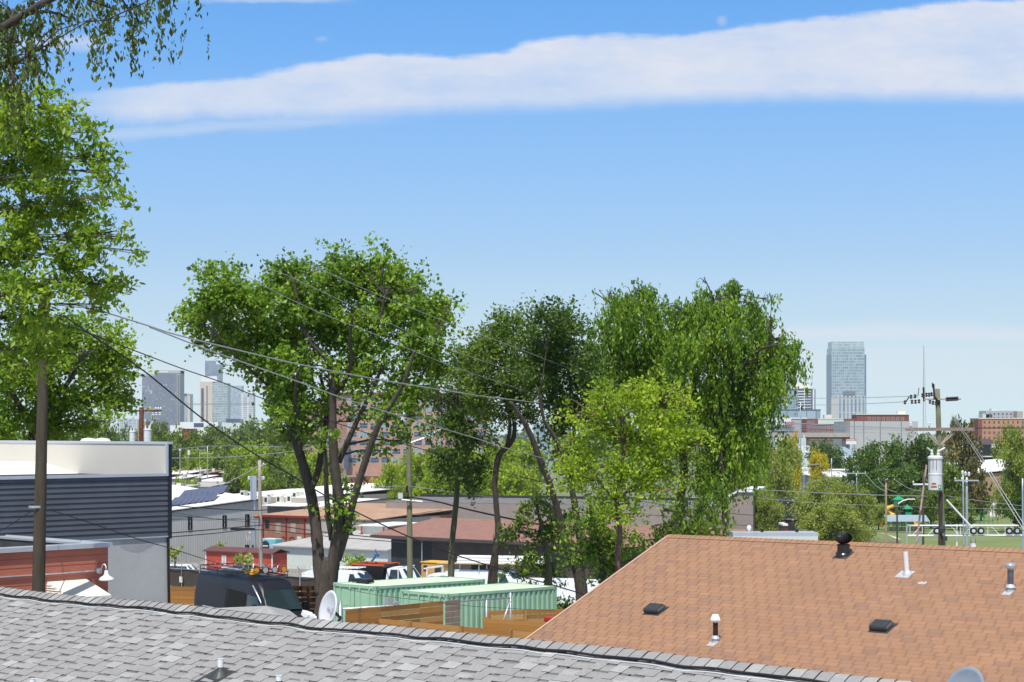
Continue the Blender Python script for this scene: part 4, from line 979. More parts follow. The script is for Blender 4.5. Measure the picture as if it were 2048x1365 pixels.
LF['elm'] = leafmat('weeping_leaf', (.04, .10, .009), (.14, .26, .016), (.38, .52, .04), .34)
LF['elder'] = leafmat('yellow_green_leaf', (.10, .18, .012), (.27, .40, .018), (.52, .63, .05), .4)
LF['left'] = leafmat('bright_leaf', (.065, .135, .009), (.17, .29, .015), (.40, .53, .045), .34)
LF['top'] = leafmat('dark_hanging_leaf', (.045, .075, .014), (.09, .13, .02), (.16, .2, .03))
LF['olive'] = leafmat('olive_leaf', (.14, .18, .035), (.27, .33, .06), (.44, .48, .12), .4)
LF['farg'] = leafmat('far_green_leaf', (.07, .12, .018), (.145, .215, .028), (.26, .33, .045), .35)
LF['farb'] = leafmat('far_bright_leaf', (.14, .22, .014), (.28, .39, .022), (.44, .54, .04), .4)
LF['yell'] = leafmat('yellow_leaf', (.3, .3, .015), (.5, .44, .015), (.65, .5, .02), .35)
LF['magn'] = leafmat('brown_green_leaf', (.035, .05, .014), (.12, .11, .03), (.34, .24, .09), .2)

# big maple left of centre
tree('maple_tree', 'large spreading maple with thick forked trunk left of the green containers', 73,
     [[(646, 1262, 48), (649, 1200, 44), (654, 1150, 42), (658, 1115, 30)],
      [(642, 1190, 30), (638, 1130, 31), (634, 1080, 29), (630, 1040, 27), (622, 990, 27), (606, 930, 25), (592, 885, 22), (572, 830, 19), (552, 785, 14), (530, 745, 9)],
      [(618, 985, 18), (634, 950, 17), (644, 900, 16), (652, 850, 14), (652, 800, 10), (640, 750, 7)],
      [(600, 910, 13), (600, 860, 11), (590, 800, 9), (596, 740, 6)],
      [(660, 1190, 30), (666, 1130, 32), (673, 1085, 31), (679, 1040, 28), (676, 990, 27), (669, 930, 23), (666, 870, 21), (665, 800, 18), (662, 750, 15), (650, 715, 12), (625, 690, 12), (605, 655, 11), (596, 610, 9), (588, 560, 6)],
      [(668, 790, 12), (690, 760, 12), (703, 720, 10), (700, 680, 8), (706, 630, 6)],
      [(678, 925, 14), (697, 880, 14), (720, 830, 11), (745, 780, 9), (765, 730, 7)],
      [(676, 1120, 18), (690, 1070, 20), (705, 1010, 18), (722, 950, 18), (742, 890, 16), (760, 845, 14), (788, 800, 11), (812, 755, 8), (830, 700, 6)],
      [(664, 1080, 16), (656, 1030, 14), (652, 960, 12), (650, 900, 10)],
      [(700, 720, 8), (735, 690, 8), (760, 640, 6), (770, 590, 5)], [(572, 830, 10), (560, 760, 9), (548, 700, 8), (520, 640, 6), (480, 600, 4)], [(552, 785, 8), (500, 740, 6), (450, 690, 5), (415, 650, 4)],
      [(788, 800, 8), (830, 770, 6), (860, 720, 5), (875, 670, 4)]],
     [(425, 570, 45, 48), (395, 615, 24, 46, .8), (470, 560, 50, 42, .9), (520, 580, 55, 55), (570, 540, 52, 40), (610, 570, 60, 60), (660, 540, 50, 45), (710, 545, 50, 48), (755, 545, 45, 45), (800, 570, 50, 50), (845, 600, 45, 48), (880, 610, 26, 42, .7),
      (450, 625, 55, 55), (520, 650, 60, 50), (590, 640, 60, 50), (660, 625, 60, 55), (730, 620, 60, 55), (800, 640, 55, 50), (850, 660, 40, 42, .8), (462, 662, 40, 26, .8), (515, 695, 46, 34, .9), (560, 700, 55, 40, .8), (620, 700, 50, 36, .55), (690, 690, 50, 36, .5), (750, 690, 50, 40, .6), (815, 705, 42, 36, .6),
      (550, 750, 42, 28, .8), (590, 760, 50, 32, .6), (640, 775, 42, 30, .35), (720, 750, 48, 34, .45), (790, 755, 44, 32, .55), (560, 800, 40, 26, .7), (600, 820, 44, 26, .5), (640, 850, 36, 24, .4), (700, 810, 38, 26, .3), (760, 810, 44, 26, .5), (820, 800, 34, 26, .5), (800, 850, 40, 20, .35), (580, 850, 25, 20, .4), (840, 740, 30, 26, .4),
      (400, 522, 12, 26, .9), (418, 515, 9, 24, .9), (455, 520, 12, 22, .9), (480, 530, 12, 20, .9), (570, 502, 9, 24, 1), (596, 498, 9, 22, 1), (674, 492, 7, 28, 1), (712, 496, 9, 24, 1), (738, 498, 9, 22, 1), (760, 496, 8, 24, 1), (796, 512, 8, 26, 1), (840, 530, 7, 26, 1), (895, 575, 9, 26, .9), (384, 610, 12, 8, .7), (562, 508, 24, 18), (600, 508, 18, 20), (672, 502, 16, 20), (712, 500, 16, 18), (755, 508, 18, 20), (790, 520, 16, 20), (838, 545, 12, 24, .7), (388, 655, 20, 14, .5),
      (692, 1020, 26, 34, .5), (704, 980, 24, 22, .4), (684, 1060, 12, 26, .4), (745, 870, 40, 18, .3), (735, 905, 26, 14, .25), (535, 728, 40, 28, .9), (575, 785, 40, 26, .9), (590, 830, 40, 20, .6), (640, 800, 40, 24, .45), (855, 690, 38, 30, .9), (830, 735, 40, 30, .8), (790, 780, 40, 22, .4), (690, 740, 60, 30, .35), (610, 745, 60, 30, .6)],
     LF['maple'], M['bark'], 'tuft', L=.185, Wl=.145, cov=2.7, seed=4, dy=34, lw=.8, dj=1.6, depth=.9)

# slim trees behind the containers
tree('slim_tree', 'slim tree with green-grey trunk and dark layered leaves right of the mossy pole', 84,
     [[(902, 1170, 14), (904, 1090, 12), (910, 1030, 11), (915, 965, 10), (911, 925, 9), (915, 880, 8), (912, 820, 6), (925, 750, 4)], [(913, 870, 5), (880, 820, 4), (862, 770, 3)], [(915, 940, 5), (950, 890, 4)]],
     [(930, 735, 42, 46, .8), (885, 745, 32, 36, .5), (905, 800, 46, 40, .8), (868, 800, 26, 26, .4), (945, 810, 38, 40, .8), (900, 855, 48, 34, .8), (945, 875, 42, 32, .8), (905, 905, 50, 24, .9), (945, 930, 42, 24, .8), (890, 940, 40, 16, .7), (935, 965, 30, 14, .5), (960, 690, 30, 40, .6), (855, 860, 22, 12, .3)],
     LF['darkg'], M['barkgreen'], 'fan', L=.2, Wl=.09, cov=2.4, seed=11, dj=1.2)
tree('slim_tree', 'slim tree with curved dark trunk in front of the white work van', 79,
     [[(985, 1172, 22), (990, 1110, 14), (996, 1060, 12), (992, 1005, 11), (990, 960, 11), (998, 912, 12), (1016, 893, 11), (1028, 872, 9), (1027, 838, 8), (1012, 800, 7), (1000, 740, 5)], [(1014, 892, 8), (1020, 850, 7), (1012, 805, 6), (990, 760, 4)]],
     [(972, 700, 38, 46, .9), (1005, 655, 44, 34), (1035, 640, 22, 26, .8), (1000, 720, 50, 46), (1045, 725, 42, 46), (985, 775, 48, 36, .9), (1045, 790, 48, 34, .9), (1000, 820, 44, 22, .6), (950, 750, 30, 40, .9), (1060, 660, 20, 30, .8), (1065, 820, 30, 24, .8), (955, 800, 24, 26, .7), (990, 870, 20, 26, .4)],
     LF['mid'], M['barkdark'], 'tuft', L=.16, Wl=.095, cov=2.3, seed=12, dy=14, dj=1.2)
tree('leaning_tree', 'two stemmed tree at the container end, one trunk leaning left', 73,
     [[(1164, 1200, 26), (1160, 1160, 24), (1156, 1138, 24)], [(1158, 1150, 17), (1138, 1105, 16), (1126, 1060, 15), (1112, 1010, 13), (1098, 965, 12), (1080, 920, 12), (1062, 872, 11), (1042, 835, 9), (1022, 805, 6)],
      [(1160, 1150, 16), (1162, 1100, 14), (1155, 1050, 13), (1146, 990, 12), (1130, 930, 10), (1112, 880, 9), (1088, 840, 7), (1080, 790, 5)], [(1140, 980, 8), (1150, 900, 8), (1145, 830, 7), (1140, 760, 5)]],
     [(1100, 640, 40, 42), (1140, 665, 46, 46), (1080, 700, 44, 46), (1130, 730, 52, 50), (1095, 780, 48, 40), (1150, 800, 42, 44, .9), (1120, 850, 40, 34, .7), (1160, 880, 34, 40, .7), (1170, 700, 26, 46, .8), (1150, 950, 34, 34, .5), (1180, 760, 26, 40, .9), (1185, 830, 24, 36, .8), (1060, 740, 24, 40, .9), (1088, 610, 14, 14, .7), (1125, 620, 20, 16, .8), (1105, 900, 20, 24, .3)],
     LF['darkg'], M['bark'], 'tuft', L=.16, Wl=.1, cov=2.4, seed=13, dy=18, dj=1.3)
tree('ash_sapling', 'low leafy tree of long leaflets between the leaning trunk and the containers', 76,
     [[(1097, 1172, 16), (1096, 1130, 13), (1090, 1090, 10), (1080, 1040, 7), (1072, 1010, 4)]],
     [(1072, 1030, 38, 30, .8), (1050, 1070, 36, 26, .8), (1090, 1080, 40, 34, .9), (1052, 1118, 34, 24, .8), (1095, 1135, 36, 28, .9), (1050, 1150, 26, 14, .6), (1110, 1040, 26, 30, .6)],
     LF['mid'], M['barkgreen'], 'fan', L=.24, Wl=.09, cov=1.9, seed=14, dj=.8)
tree('understory_tree', 'leafy understory tree with pale stems right of the leaning trunk', 70,
     [[(1205, 1150, 10), (1200, 1110, 10), (1195, 1070, 9), (1180, 1030, 7)], [(1232, 1150, 9), (1230, 1090, 8), (1238, 1050, 7), (1232, 1010, 6)]],
     [(1180, 1020, 34, 32, .8), (1215, 1040, 32, 34, .6), (1190, 1090, 36, 34, .7), (1230, 1110, 30, 34, .7), (1150, 1060, 26, 24, .5), (1250, 1140, 30, 20, .8), (1205, 1150, 34, 22, .8), (1150, 1105, 22, 24, .5), (1280, 1100, 18, 18, .3), (1270, 1030, 30, 14, .5), (1170, 1110, 30, 30, .7), (1265, 1080, 26, 24, .6), (1215, 1080, 30, 26, .7), (1290, 1120, 22, 14, .5)],
     LF['elm'], M['bark'], 'fan', L=.16, Wl=.1, cov=1.9, seed=15, dj=.8)
# weeping pair and the yellow-green tree in front
tree('weeping_elm', 'left and lower of the two drooping elms behind the yellow-green tree', 80,
     [[(1352, 1110, 26), (1354, 1050, 22), (1360, 1000, 18), (1368, 950, 16), (1362, 890, 14), (1335, 820, 12), (1300, 760, 10), (1275, 700, 7), (1255, 640, 5)], [(1335, 820, 8), (1270, 780, 6), (1220, 720, 4)]],
     [(1215, 590, 30, 16, .7), (1270, 585, 50, 20), (1240, 620, 46, 32), (1295, 610, 48, 34), (1210, 650, 28, 36, .8), (1260, 670, 52, 40), (1310, 670, 42, 44), (1225, 710, 40, 36, .9), (1280, 730, 50, 38), (1330, 740, 36, 44), (1240, 760, 44, 26, .8), (1300, 790, 46, 30, .9), (1365, 810, 26, 46, .8), (1375, 880, 18, 44, .7), (1190, 585, 16, 8, .5), (1200, 750, 24, 30, .8), (1188, 690, 22, 40, .8), (1330, 610, 24, 28, .9), (1338, 680, 24, 40, .9), (1200, 800, 30, 26, .8), (1345, 850, 26, 30, .8)],
     LF['elm'], M['bark'], 'droop', L=.2, Wl=.085, cov=2.6, seed=21, dj=1.3)
tree('weeping_elm', 'right and taller of the two drooping elms, sweeping down at the right', 78,
     [[(1452, 1095, 14), (1450, 1020, 13), (1446, 960, 12), (1440, 900, 14), (1432, 820, 16), (1425, 740, 13), (1425, 660, 10), (1428, 600, 6)], [(1440, 880, 12), (1400, 820, 10), (1385, 740, 8), (1395, 660, 5)], [(1432, 800, 9), (1480, 740, 8), (1520, 700, 5), (1560, 690, 3)]],
     [(1408, 555, 10, 12, .8), (1420, 590, 44, 24), (1470, 590, 42, 26), (1400, 630, 42, 36), (1450, 640, 52, 40), (1500, 640, 34, 34), (1380, 690, 36, 44, .9), (1430, 700, 54, 46), (1490, 700, 46, 44), (1530, 680, 30, 26, .8), (1400, 770, 40, 46, .9), (1450, 780, 50, 46), (1505, 770, 38, 46), (1420, 850, 44, 44, .9), (1470, 850, 44, 44), (1510, 850, 24, 40, .8), (1435, 920, 46, 34, .9), (1490, 890, 34, 34, .8), (1400, 930, 26, 40, .7), (1560, 690, 26, 12, .6), (1582, 710, 14, 18, .6), (1560, 730, 12, 24, .35), (1545, 770, 12, 40, .5), (1530, 820, 14, 30, .5), (1535, 600, 14, 6, .4), (1430, 980, 30, 24, .7), (1350, 610, 26, 22, .8), (1352, 650, 28, 34, .9), (1350, 720, 28, 44, .9), (1360, 790, 26, 44, .9), (1585, 720, 12, 26, .9), (1560, 710, 20, 20, .9), (1590, 740, 10, 14, .9), (1540, 760, 22, 24, .9), (1510, 820, 26, 30, .9), (1500, 880, 30, 26, .9), (1545, 640, 24, 18, .8), (1555, 675, 30, 16, 1.1), (1588, 700, 12, 16, 1.1), (1575, 680, 16, 12, 1.1), (1545, 715, 24, 30, .8), (1525, 770, 22, 34, .9), (1545, 590, 14, 5, .5), (1500, 605, 26, 20, .9)],
     LF['elm'], M['barkdark'], 'droop', L=.2, Wl=.085, cov=2.6, seed=22, dj=1.5)
tree('weeping_thicket', 'dark drooping thicket just behind the top corner of the orange roof', 62,
     [[(1400, 1130, 10), (1398, 1080, 8), (1390, 1040, 6)]],
     [(1320, 1020, 36, 12, .5), (1360, 1010, 36, 18, .7), (1410, 1020, 40, 22, .9), (1390, 1050, 50, 18, 1.0), (1435, 1060, 28, 14, .9), (1310, 1050, 36, 16, .5), (1290, 1080, 24, 18, .4), (1345, 1060, 36, 14, .8)],
     LF['mid'], M['barkdark'], 'droop', L=.17, Wl=.075, cov=2.4, seed=23, dj=.8, sc=.7)
tree('box_elder', 'bright yellow-green tree standing in front of the drooping elms', 66,
     [[(1238, 1180, 12), (1236, 1110, 11), (1240, 1060, 10), (1234, 1010, 9), (1240, 950, 8), (1250, 890, 6)], [(1236, 1000, 7), (1290, 950, 6), (1330, 900, 4)], [(1236, 1010, 6), (1190, 950, 5), (1170, 900, 4)]],
     [(1235, 790, 42, 22, .9), (1200, 800, 38, 24, .9), (1290, 800, 44, 28, .9), (1240, 835, 52, 30), (1310, 845, 46, 34), (1350, 820, 30, 30, .8), (1195, 855, 36, 26, .9), (1240, 885, 52, 32), (1300, 895, 52, 32), (1355, 890, 36, 36, .9), (1180, 900, 36, 26, .9), (1150, 930, 28, 22, .8), (1210, 935, 48, 28), (1280, 945, 54, 28), (1345, 945, 42, 28, .9), (1160, 965, 36, 18, .8), (1230, 975, 44, 18, .8), (1300, 985, 44, 16, .6), (1350, 980, 28, 16, .6), (1375, 860, 18, 28, .5), (1155, 830, 22, 18, .6), (1200, 1005, 40, 18, .8), (1260, 1010, 40, 14, .6), (1225, 1035, 30, 16, .5), (1140, 885, 18, 16, .7), (1390, 920, 14, 22, .6), (1330, 785, 22, 12, .7), (1175, 815, 16, 14, .7), (1265, 775, 22, 9, .8), (1135, 955, 26, 16, .8), (1128, 925, 18, 12, .7), (1385, 955, 18, 14, .7), (1400, 890, 10, 16, .5), (1145, 800, 14, 8, .6), (1370, 790, 16, 10, .6)],
     LF['elder'], M['barkred'], 'fan', L=.15, Wl=.09, cov=1.7, seed=24, dj=1.0)
# left edge
tree('tall_left_tree', 'tall bright leafed tree at the left edge, wrapping the utility pole', 30,
     [[(-60, 1200, 60), (-55, 1000, 50), (-50, 800, 44), (-45, 600, 36), (-40, 400, 28), (-20, 250, 14)], [(-45, 620, 18, 30), (10, 540, 12, 30.8), (60, 440, 8, 31), (120, 330, 4, 31)], [(-45, 700, 14, 30), (30, 600, 8, 30.9), (110, 540, 6, 31), (190, 540, 3, 31)], [(-40, 480, 12, 30), (60, 520, 7, 30.8), (150, 460, 5, 31), (230, 450, 3, 31)], [(-40, 420, 10, 30), (40, 300, 6, 30.8), (90, 220, 4, 31)]],
     [(30, 200, 50, 40, .8), (90, 220, 50, 45, .9), (20, 260, 55, 50), (100, 290, 60, 45), (155, 270, 40, 40, .8), (185, 320, 45, 30, .8), (40, 340, 65, 50), (120, 360, 60, 45, .8), (190, 345, 36, 24, .6), (20, 420, 60, 50, .9), (100, 430, 60, 50, .8), (165, 410, 45, 40, .8), (215, 400, 36, 22, .5), (30, 500, 60, 50, .9), (110, 510, 60, 50, .9), (180, 480, 50, 36, .8), (235, 470, 36, 20, .5), (265, 480, 20, 14, .4), (290, 505, 10, 14, .4), (40, 580, 60, 45, .8), (110, 590, 40, 34, .6), (170, 555, 50, 28, .9), (215, 570, 36, 26, .8), (225, 600, 36, 16, .7), (180, 610, 40, 20, .5), (60, 640, 44, 34, .7), (75, 690, 34, 36, .7), (20, 640, 40, 40, .7), (125, 180, 14, 18, .6), (-40, 300, 60, 100), (-40, 500, 60, 100), (65, 730, 22, 26, .8), (84, 650, 26, 40, .9), (82, 700, 22, 26, .8), (5, 700, 30, 30, .5)],
     LF['left'], M['bark'], 'fan', L=.12, Wl=.058, cov=2.3, seed=31, rmax=.012, extra_twig=.009, sc=.52, dj=1.3, base=(-60, 1200), depth=.7)
tree('overhanging_tree', 'dark hanging boughs reaching in from the top left corner', 24,
     [[(-240, 1360, 90), (-240, 700, 80), (-220, 300, 70), (-160, 180, 56), (-60, 100, 34), (0, 60, 20), (50, 28, 16), (100, 0, 13), (200, -40, 9), (330, -60, 6)], [(-160, 180, 26), (-60, 150, 18), (20, 130, 10), (60, 110, 5)]],
     [(20, 20, 60, 26, .8), (90, 10, 50, 22, .7), (150, -10, 50, 26, .8), (210, -12, 50, 22, .8), (270, -14, 44, 20, .8), (330, -14, 46, 16, .7), (390, -14, 28, 10, .5), (20, 70, 50, 30, .8), (70, 60, 36, 22, .6), (15, 120, 40, 34, .9), (60, 110, 24, 34, .7), (85, 145, 10, 24, .5), (100, 60, 22, 22, .4), (135, 35, 16, 26, .35), (230, 20, 14, 26, .4), (265, 30, 10, 30, .35), (300, 25, 8, 26, .35), (-60, 60, 50, 80), (195, 35, 10, 22, .35), (30, 165, 30, 20, .7), (350, 5, 10, 14, .35)],
     LF['top'], M['barkdark'], 'droop', L=.09, Wl=.042, cov=2.0, seed=32, sc=.42, dj=.9, base=(-240, 1360), depth=.8, extra_twig=.014)
tree('broad_maple', 'broad leafy maple behind the navy sided building, at left', 66,
     [[(60, 1180, 40), (64, 1000, 34), (70, 880, 28), (80, 800, 20), (90, 720, 12)], [(68, 900, 18), (130, 820, 12), (190, 770, 7), (215, 740, 4)], [(68, 860, 14), (20, 780, 10)], [(75, 840, 12), (140, 760, 9), (170, 700, 5)]],
     [(30, 690, 60, 45, .9), (110, 670, 60, 40), (170, 660, 45, 34, .9), (215, 680, 40, 30, .8), (240, 700, 36, 26, .8), (130, 720, 60, 42), (200, 735, 55, 38), (40, 760, 60, 45, .9), (255, 720, 26, 22, .7), (110, 780, 55, 40, .9), (175, 790, 45, 34, .8), (225, 790, 36, 30, .7), (245, 800, 24, 20, .6), (20, 830, 60, 36, .9), (90, 840, 55, 32, .9), (150, 845, 36, 28, .7), (205, 830, 22, 24, .5), (120, 630, 20, 14, .7), (20, 870, 50, 24, .8), (110, 872, 44, 20, .8), (-40, 780, 50, 90)],
     LF['left'], M['bark'], 'tuft', L=.17, Wl=.13, cov=2.9, seed=33, dy=14, rmax=.04, extra_twig=.02, dj=1.4)
shrub = [(690, 1205, 18, 16, 'small green shrub at the foot of the big maple trunk', 66.5), (1125, 1225, 34, 26, 'dark ivy mass behind the far end of the nearer container', 71.5)]
for i, (x, y, rx, ry, l, d) in enumerate(shrub):
    if i == 1: tree('shrub', l, d, [[(x, y + ry, 5), (x, y, 3)]], [(x, y, rx, ry), (x + 30, y + 6, 20, 14, .7)], LF['mid'], M['barkdark'], 'tuft', L=.14, Wl=.09, cov=2.5, seed=41 + i, cat='shrub', dj=.2, sc=.5)

# ------------------------------------------------------------------ mid and far distance: helpers
_wm = {}
def window(parent, F, a, c, w, h, frame, pane, name='window', inset=.04):
    key = (inset, round(w, 2), round(h, 2), frame.name, pane.name, name)
    if key not in _wm:
        G = Fr((0, 0, 0), (1, 0, 0)); m = MB(); t = min(.09, w * .13)
        m.box(G, 0, w, -inset, .0, 0, t); m.box(G, 0, w, -inset, .0, h - t, h); m.box(G, 0, t, -inset, .0, t, h - t); m.box(G, w - t, w, -inset, .0, t, h - t)
        m.box(G, t, w - t, -inset * .7, 0, h * .5 - t * .4, h * .5 + t * .4); m.m = 1; m.box(G, t, w - t, -inset * .35, .0, t, h - t)
        o = m.build(name, [frame, pane]); _wm[key] = o.data; bpy.data.objects.remove(o)
    o = bpy.data.objects.new(name, _wm[key]); COL.objects.link(o); o.parent = parent
    o.location = F.pt(a, 0, c) - Vector(LOC[parent.name]); o.rotation_euler = (0, 0, math.atan2(F.u.y, F.u.x)); return o
def block(name, label, cat, px0, py0, D0, d, px1, zb, depth, wall, roof, par=0.0, group=None, over=0.0, rise=0.0):
    """a building: its front top edge starts at photo bearing px0 (height py0, distance D0) and runs along d to bearing px1"""
    d = Vector((d[0], d[1], 0)).normalized(); p = P(px0, py0, D0); L = reach(p, d, px1); F = Fr(p, d); H = p.z - zb
    t = thing(name, label, cat, F.pt(0, 0, -H), group)
    w = MB(); w.box(F, 0, L, 0, depth, -H, 0); w.build('wall', wall, t)
    r = MB()
    if par:
        q = .3 + .004 * depth; r.box(F, -.05, L + .05, -.05, q, 0, par); r.box(F, -.05, L + .05, depth - q, depth + .05, 0, par); r.box(F, -.05, q, q, depth - q, 0, par); r.box(F, L - q, L + .05, q, depth - q, 0, par); r.box(F, q, L - q, q, depth - q, .0, .03)
    else: r.hexa([F.pt(-over, -over, 0), F.pt(L + over, -over, 0), F.pt(L + over, depth + over, rise), F.pt(-over, depth + over, rise), F.pt(-over, -over, .12), F.pt(L + over, -over, .12), F.pt(L + over, depth + over, rise + .12), F.pt(-over, depth + over, rise + .12)])
    r.build('roof', roof, t); return t, F, L, H
FARU = (.855, -.518); 
def gridmat(name, pane, line, sx, sz, fx, fz, rough=.3, var=.3, metal=0.0):
    m = bpy.data.materials.new(name); m.use_nodes = True; t = m.node_tree; b = t.nodes['Principled BSDF']; b.inputs['Roughness'].default_value = rough; b.inputs['Metallic'].default_value = metal
    tc = t.nodes.new('ShaderNodeTexCoord'); sp = t.nodes.new('ShaderNodeSeparateXYZ'); t.links.new(tc.outputs['Object'], sp.inputs[0])
    def mt(op, a, b_=None):
        x = t.nodes.new('ShaderNodeMath'); x.operation = op
        for i, s in enumerate((a, b_)):
            if s is None: continue
            if hasattr(s, 'is_linked'): t.links.new(s, x.inputs[i])
            else: x.inputs[i].default_value = s
        return x.outputs[0]
    h = mt('DIVIDE', mt('ADD', sp.outputs[0], sp.outputs[1]), sx); v = mt('DIVIDE', sp.outputs[2], sz)
    lh = mt('LESS_THAN', mt('FRACT', h), fx); lv = mt('LESS_THAN', mt('FRACT', v), fz); ln = mt('MAXIMUM', lh, lv)
    cb = t.nodes.new('ShaderNodeCombineXYZ'); t.links.new(mt('FLOOR', h), cb.inputs[0]); t.links.new(mt('FLOOR', v), cb.inputs[1])
    wn = t.nodes.new('ShaderNodeTexWhiteNoise'); t.links.new(cb.outputs[0], wn.inputs['Vector'])
    r = t.nodes.new('ShaderNodeValToRGB'); r.color_ramp.elements[0].color = (*[c * (1 - var) for c in pane], 1); r.color_ramp.elements[1].color = (*[min(1, c * (1 + var)) for c in pane], 1); t.links.new(wn.outputs['Value'], r.inputs[0])
    mx = t.nodes.new('ShaderNodeMixRGB'); t.links.new(ln, mx.inputs[0]); t.links.new(r.outputs[0], mx.inputs[1]); mx.inputs[2].default_value = (*line, 1); t.links.new(mx.outputs[0], b.inputs['Base Color']); return m

# ------------------------------------------------------------------ vehicles
def vehicle(name, label, px, py, D, yaw, paint, kind='van', group=None, L=5.2, Wd=1.95, H=2.0):
    """px, py: bearing of the roof centre; the vehicle stands on the ground below it"""
    p = P(px, py, D); zb = p.z - H; fw = Vector((math.cos(yaw), math.sin(yaw), 0)); F = Fr((p.x, p.y, zb), fw); h = Wd / 2
    t = thing(name, label, 'truck' if 'truck' in name else 'car' if 'suv' in name or 'car' in name else 'van', (p.x, p.y, zb), group)
    P_ = {'van': [(0, .35, H - .12), (.08, .35, H - .02), (.62, .35, H), (.7, .35, H - .06), (.86, .35, H * .56), (.97, .35, H * .48), (1, .38, H * .34)],
          'suv': [(0, .35, H * .55), (.03, .33, H * .62), (.08, .33, H - .04), (.5, .33, H), (.6, .33, H - .06), (.74, .33, H * .62), (.96, .33, H * .52), (1, .36, H * .4)],
          'pickup': [(0, .4, H * .55), (.42, .4, H * .56), (.43, .4, H - .06), (.5, .4, H), (.62, .4, H - .04), (.72, .4, H * .62), (.97, .4, H * .55), (1, .42, H * .4)]}[kind]
    vs = []; n = 9
    for f, zb_, zr in P_:
        a = -L / 2 + f * L; wt = h * (.98 if zr < H * .7 else .82); wl = h * .98; m_ = min(zr, H * .56)
        vs += [F.pt(a, *q) for q in [(-wl, zb_), (-h, m_ * .8), (-h * .97, m_), (-wt, zr - .05), (0, zr + .02), (wt, zr - .05), (h * .97, m_), (h, m_ * .8), (wl, zb_)]]
    k = len(P_); m = MB(); m.add(vs, [(i * n + j, (i + 1) * n + j, (i + 1) * n + j + 1, i * n + j + 1) for i in range(k - 1) for j in range(n - 1)] + [tuple(range(n)), tuple((k - 1) * n + j for j in range(n - 1, -1, -1))])
    m.build('body', paint, t)
    a1 = {'van': (.7, .86), 'suv': (.6, .74), 'pickup': (.62, .72)}[kind]
    g = MB(); aa, ab = -L / 2 + a1[0] * L + .03, -L / 2 + a1[1] * L + .02; z1, z0 = H - .1, H * .6
    g.add([F.pt(ab, -h * .85, z0 + .02), F.pt(ab, h * .85, z0 + .02), F.pt(aa, h * .74, z1), F.pt(aa, -h * .74, z1)], [(0, 1, 2, 3)]); 
    g.build('windscreen', M['glass'], t)
    s0, s1 = {'van': (.6, .74), 'suv': (.12, .66), 'pickup': (.46, .66)}[kind]
    for s in (-1, 1):
        g = MB(); q = [F.pt(-L / 2 + L * s0, s * h * .99, H * .6), F.pt(-L / 2 + L * s1, s * h * .99, H * .6), F.pt(-L / 2 + L * (s1 - .07), s * h * .87, H - .16), F.pt(-L / 2 + L * (s0 + .02), s * h * .87, H - .16)]
        g.add(q, [(0, 1, 2, 3) if s < 0 else (3, 2, 1, 0)]); g.build('side_window', M['glass'], t)
        for f in (.18, .82):
            c = F.pt(-L / 2 + f * L, s * (h - .2), .34); w = MB(); w.lathe(c, [(0, 0), (.34, 0), (.36, .04), (.36, .18), (.2, .2), (0, .2)], 16, F.v * s); w.build('wheel', M['rubber'], t)
    return t, F
carW = mk('white_car_paint', (.78, .79, .8), .3, .04, 1, spec=.6)
g_wv = 'work vehicles parked behind the containers'
t, F = vehicle('white_van', 'white van with ladder rack right of the big trunk, behind the farther container', 692, 1141, 118, -.35, carW, 'van', g_wv, 5.6, 2.0, 2.3)
ld = MB(); 
for b in (-.5, .5): ld.tube([F.pt(-2.3, b, 2.45), F.pt(1.2, b, 2.5)], .035, 6)
for k in range(9): ld.tube([F.pt(-2.2 + k * .4, -.5, 2.47), F.pt(-2.2 + k * .4, .5, 2.47)], .025, 6)
ld.build('ladder_rack', M['white'], t)
t, F = vehicle('flatbed_truck', 'truck with white cab and red stake bed, left of the mossy pole', 798, 1133, 120, -.45, carW, 'pickup', g_wv, 5.8, 2.1, 2.25)
b_ = MB(); b_.box(F, -3.0, -.65, -1.05, -1.0, .9, 2.35); b_.box(F, -3.0, -.65, 1.0, 1.05, .9, 2.35); b_.box(F, -3.05, -3.0, -1.05, 1.05, .9, 2.35); b_.box(F, -.65, -.6, -1.05, 1.05, .9, 2.4); b_.build('stake_bed', M['black'], t)
b_ = MB(); b_.box(F, -3.1, -.55, -1.1, -.98, 2.3, 2.42); b_.box(F, -3.1, -.55, .98, 1.1, 2.3, 2.42); b_.box(F, -3.1, -2.98, -1.1, 1.1, 2.3, 2.42); b_.box(F, -3.1, -3.0, -1.15, -1.0, .9, 2.35); b_.build('bed_rail', M['orangered'], t)
t, F = vehicle('white_van', 'white work van carrying pipes and ladders behind the curved dark trunk', 985, 1141, 108, -.25, carW, 'van', g_wv, 5.8, 2.0, 2.2)
rk = MB()
for a in (-2.3, -.6, 1.0): rk.tube([F.pt(a, -.9, 2.2), F.pt(a, -.9, 2.55), F.pt(a, .9, 2.55), F.pt(a, .9, 2.2)], .03, 6)
rk.build('roof_rack', M['galv'], t)
pp = MB(); b0 = F.pt(-2.2, 0, 2.72)
for r_ in range(3):
    for k in range(6 - r_): pp.tube([F.pt(-2.0, -.75 + k * .19 + r_ * .09, 2.68 + r_ * .16), F.pt(3.6, -.75 + k * .19 + r_ * .09, 2.7 + r_ * .16)], .085, 10)
tag(pp.build('pipe_bundle', M['pvc'], origin=b0), 'bundle of white plastic pipes on the work van rack', 'pipes')
pp = MB(); 
for b in (-.95, -.62): pp.tube([F.pt(-3.2, b, 2.62), F.pt(3.2, b, 2.66)], .05, 6)
for k in range(14): pp.tube([F.pt(-3.0 + k * .45, -.95, 2.63), F.pt(-3.0 + k * .45, -.62, 2.63)], .025, 5)
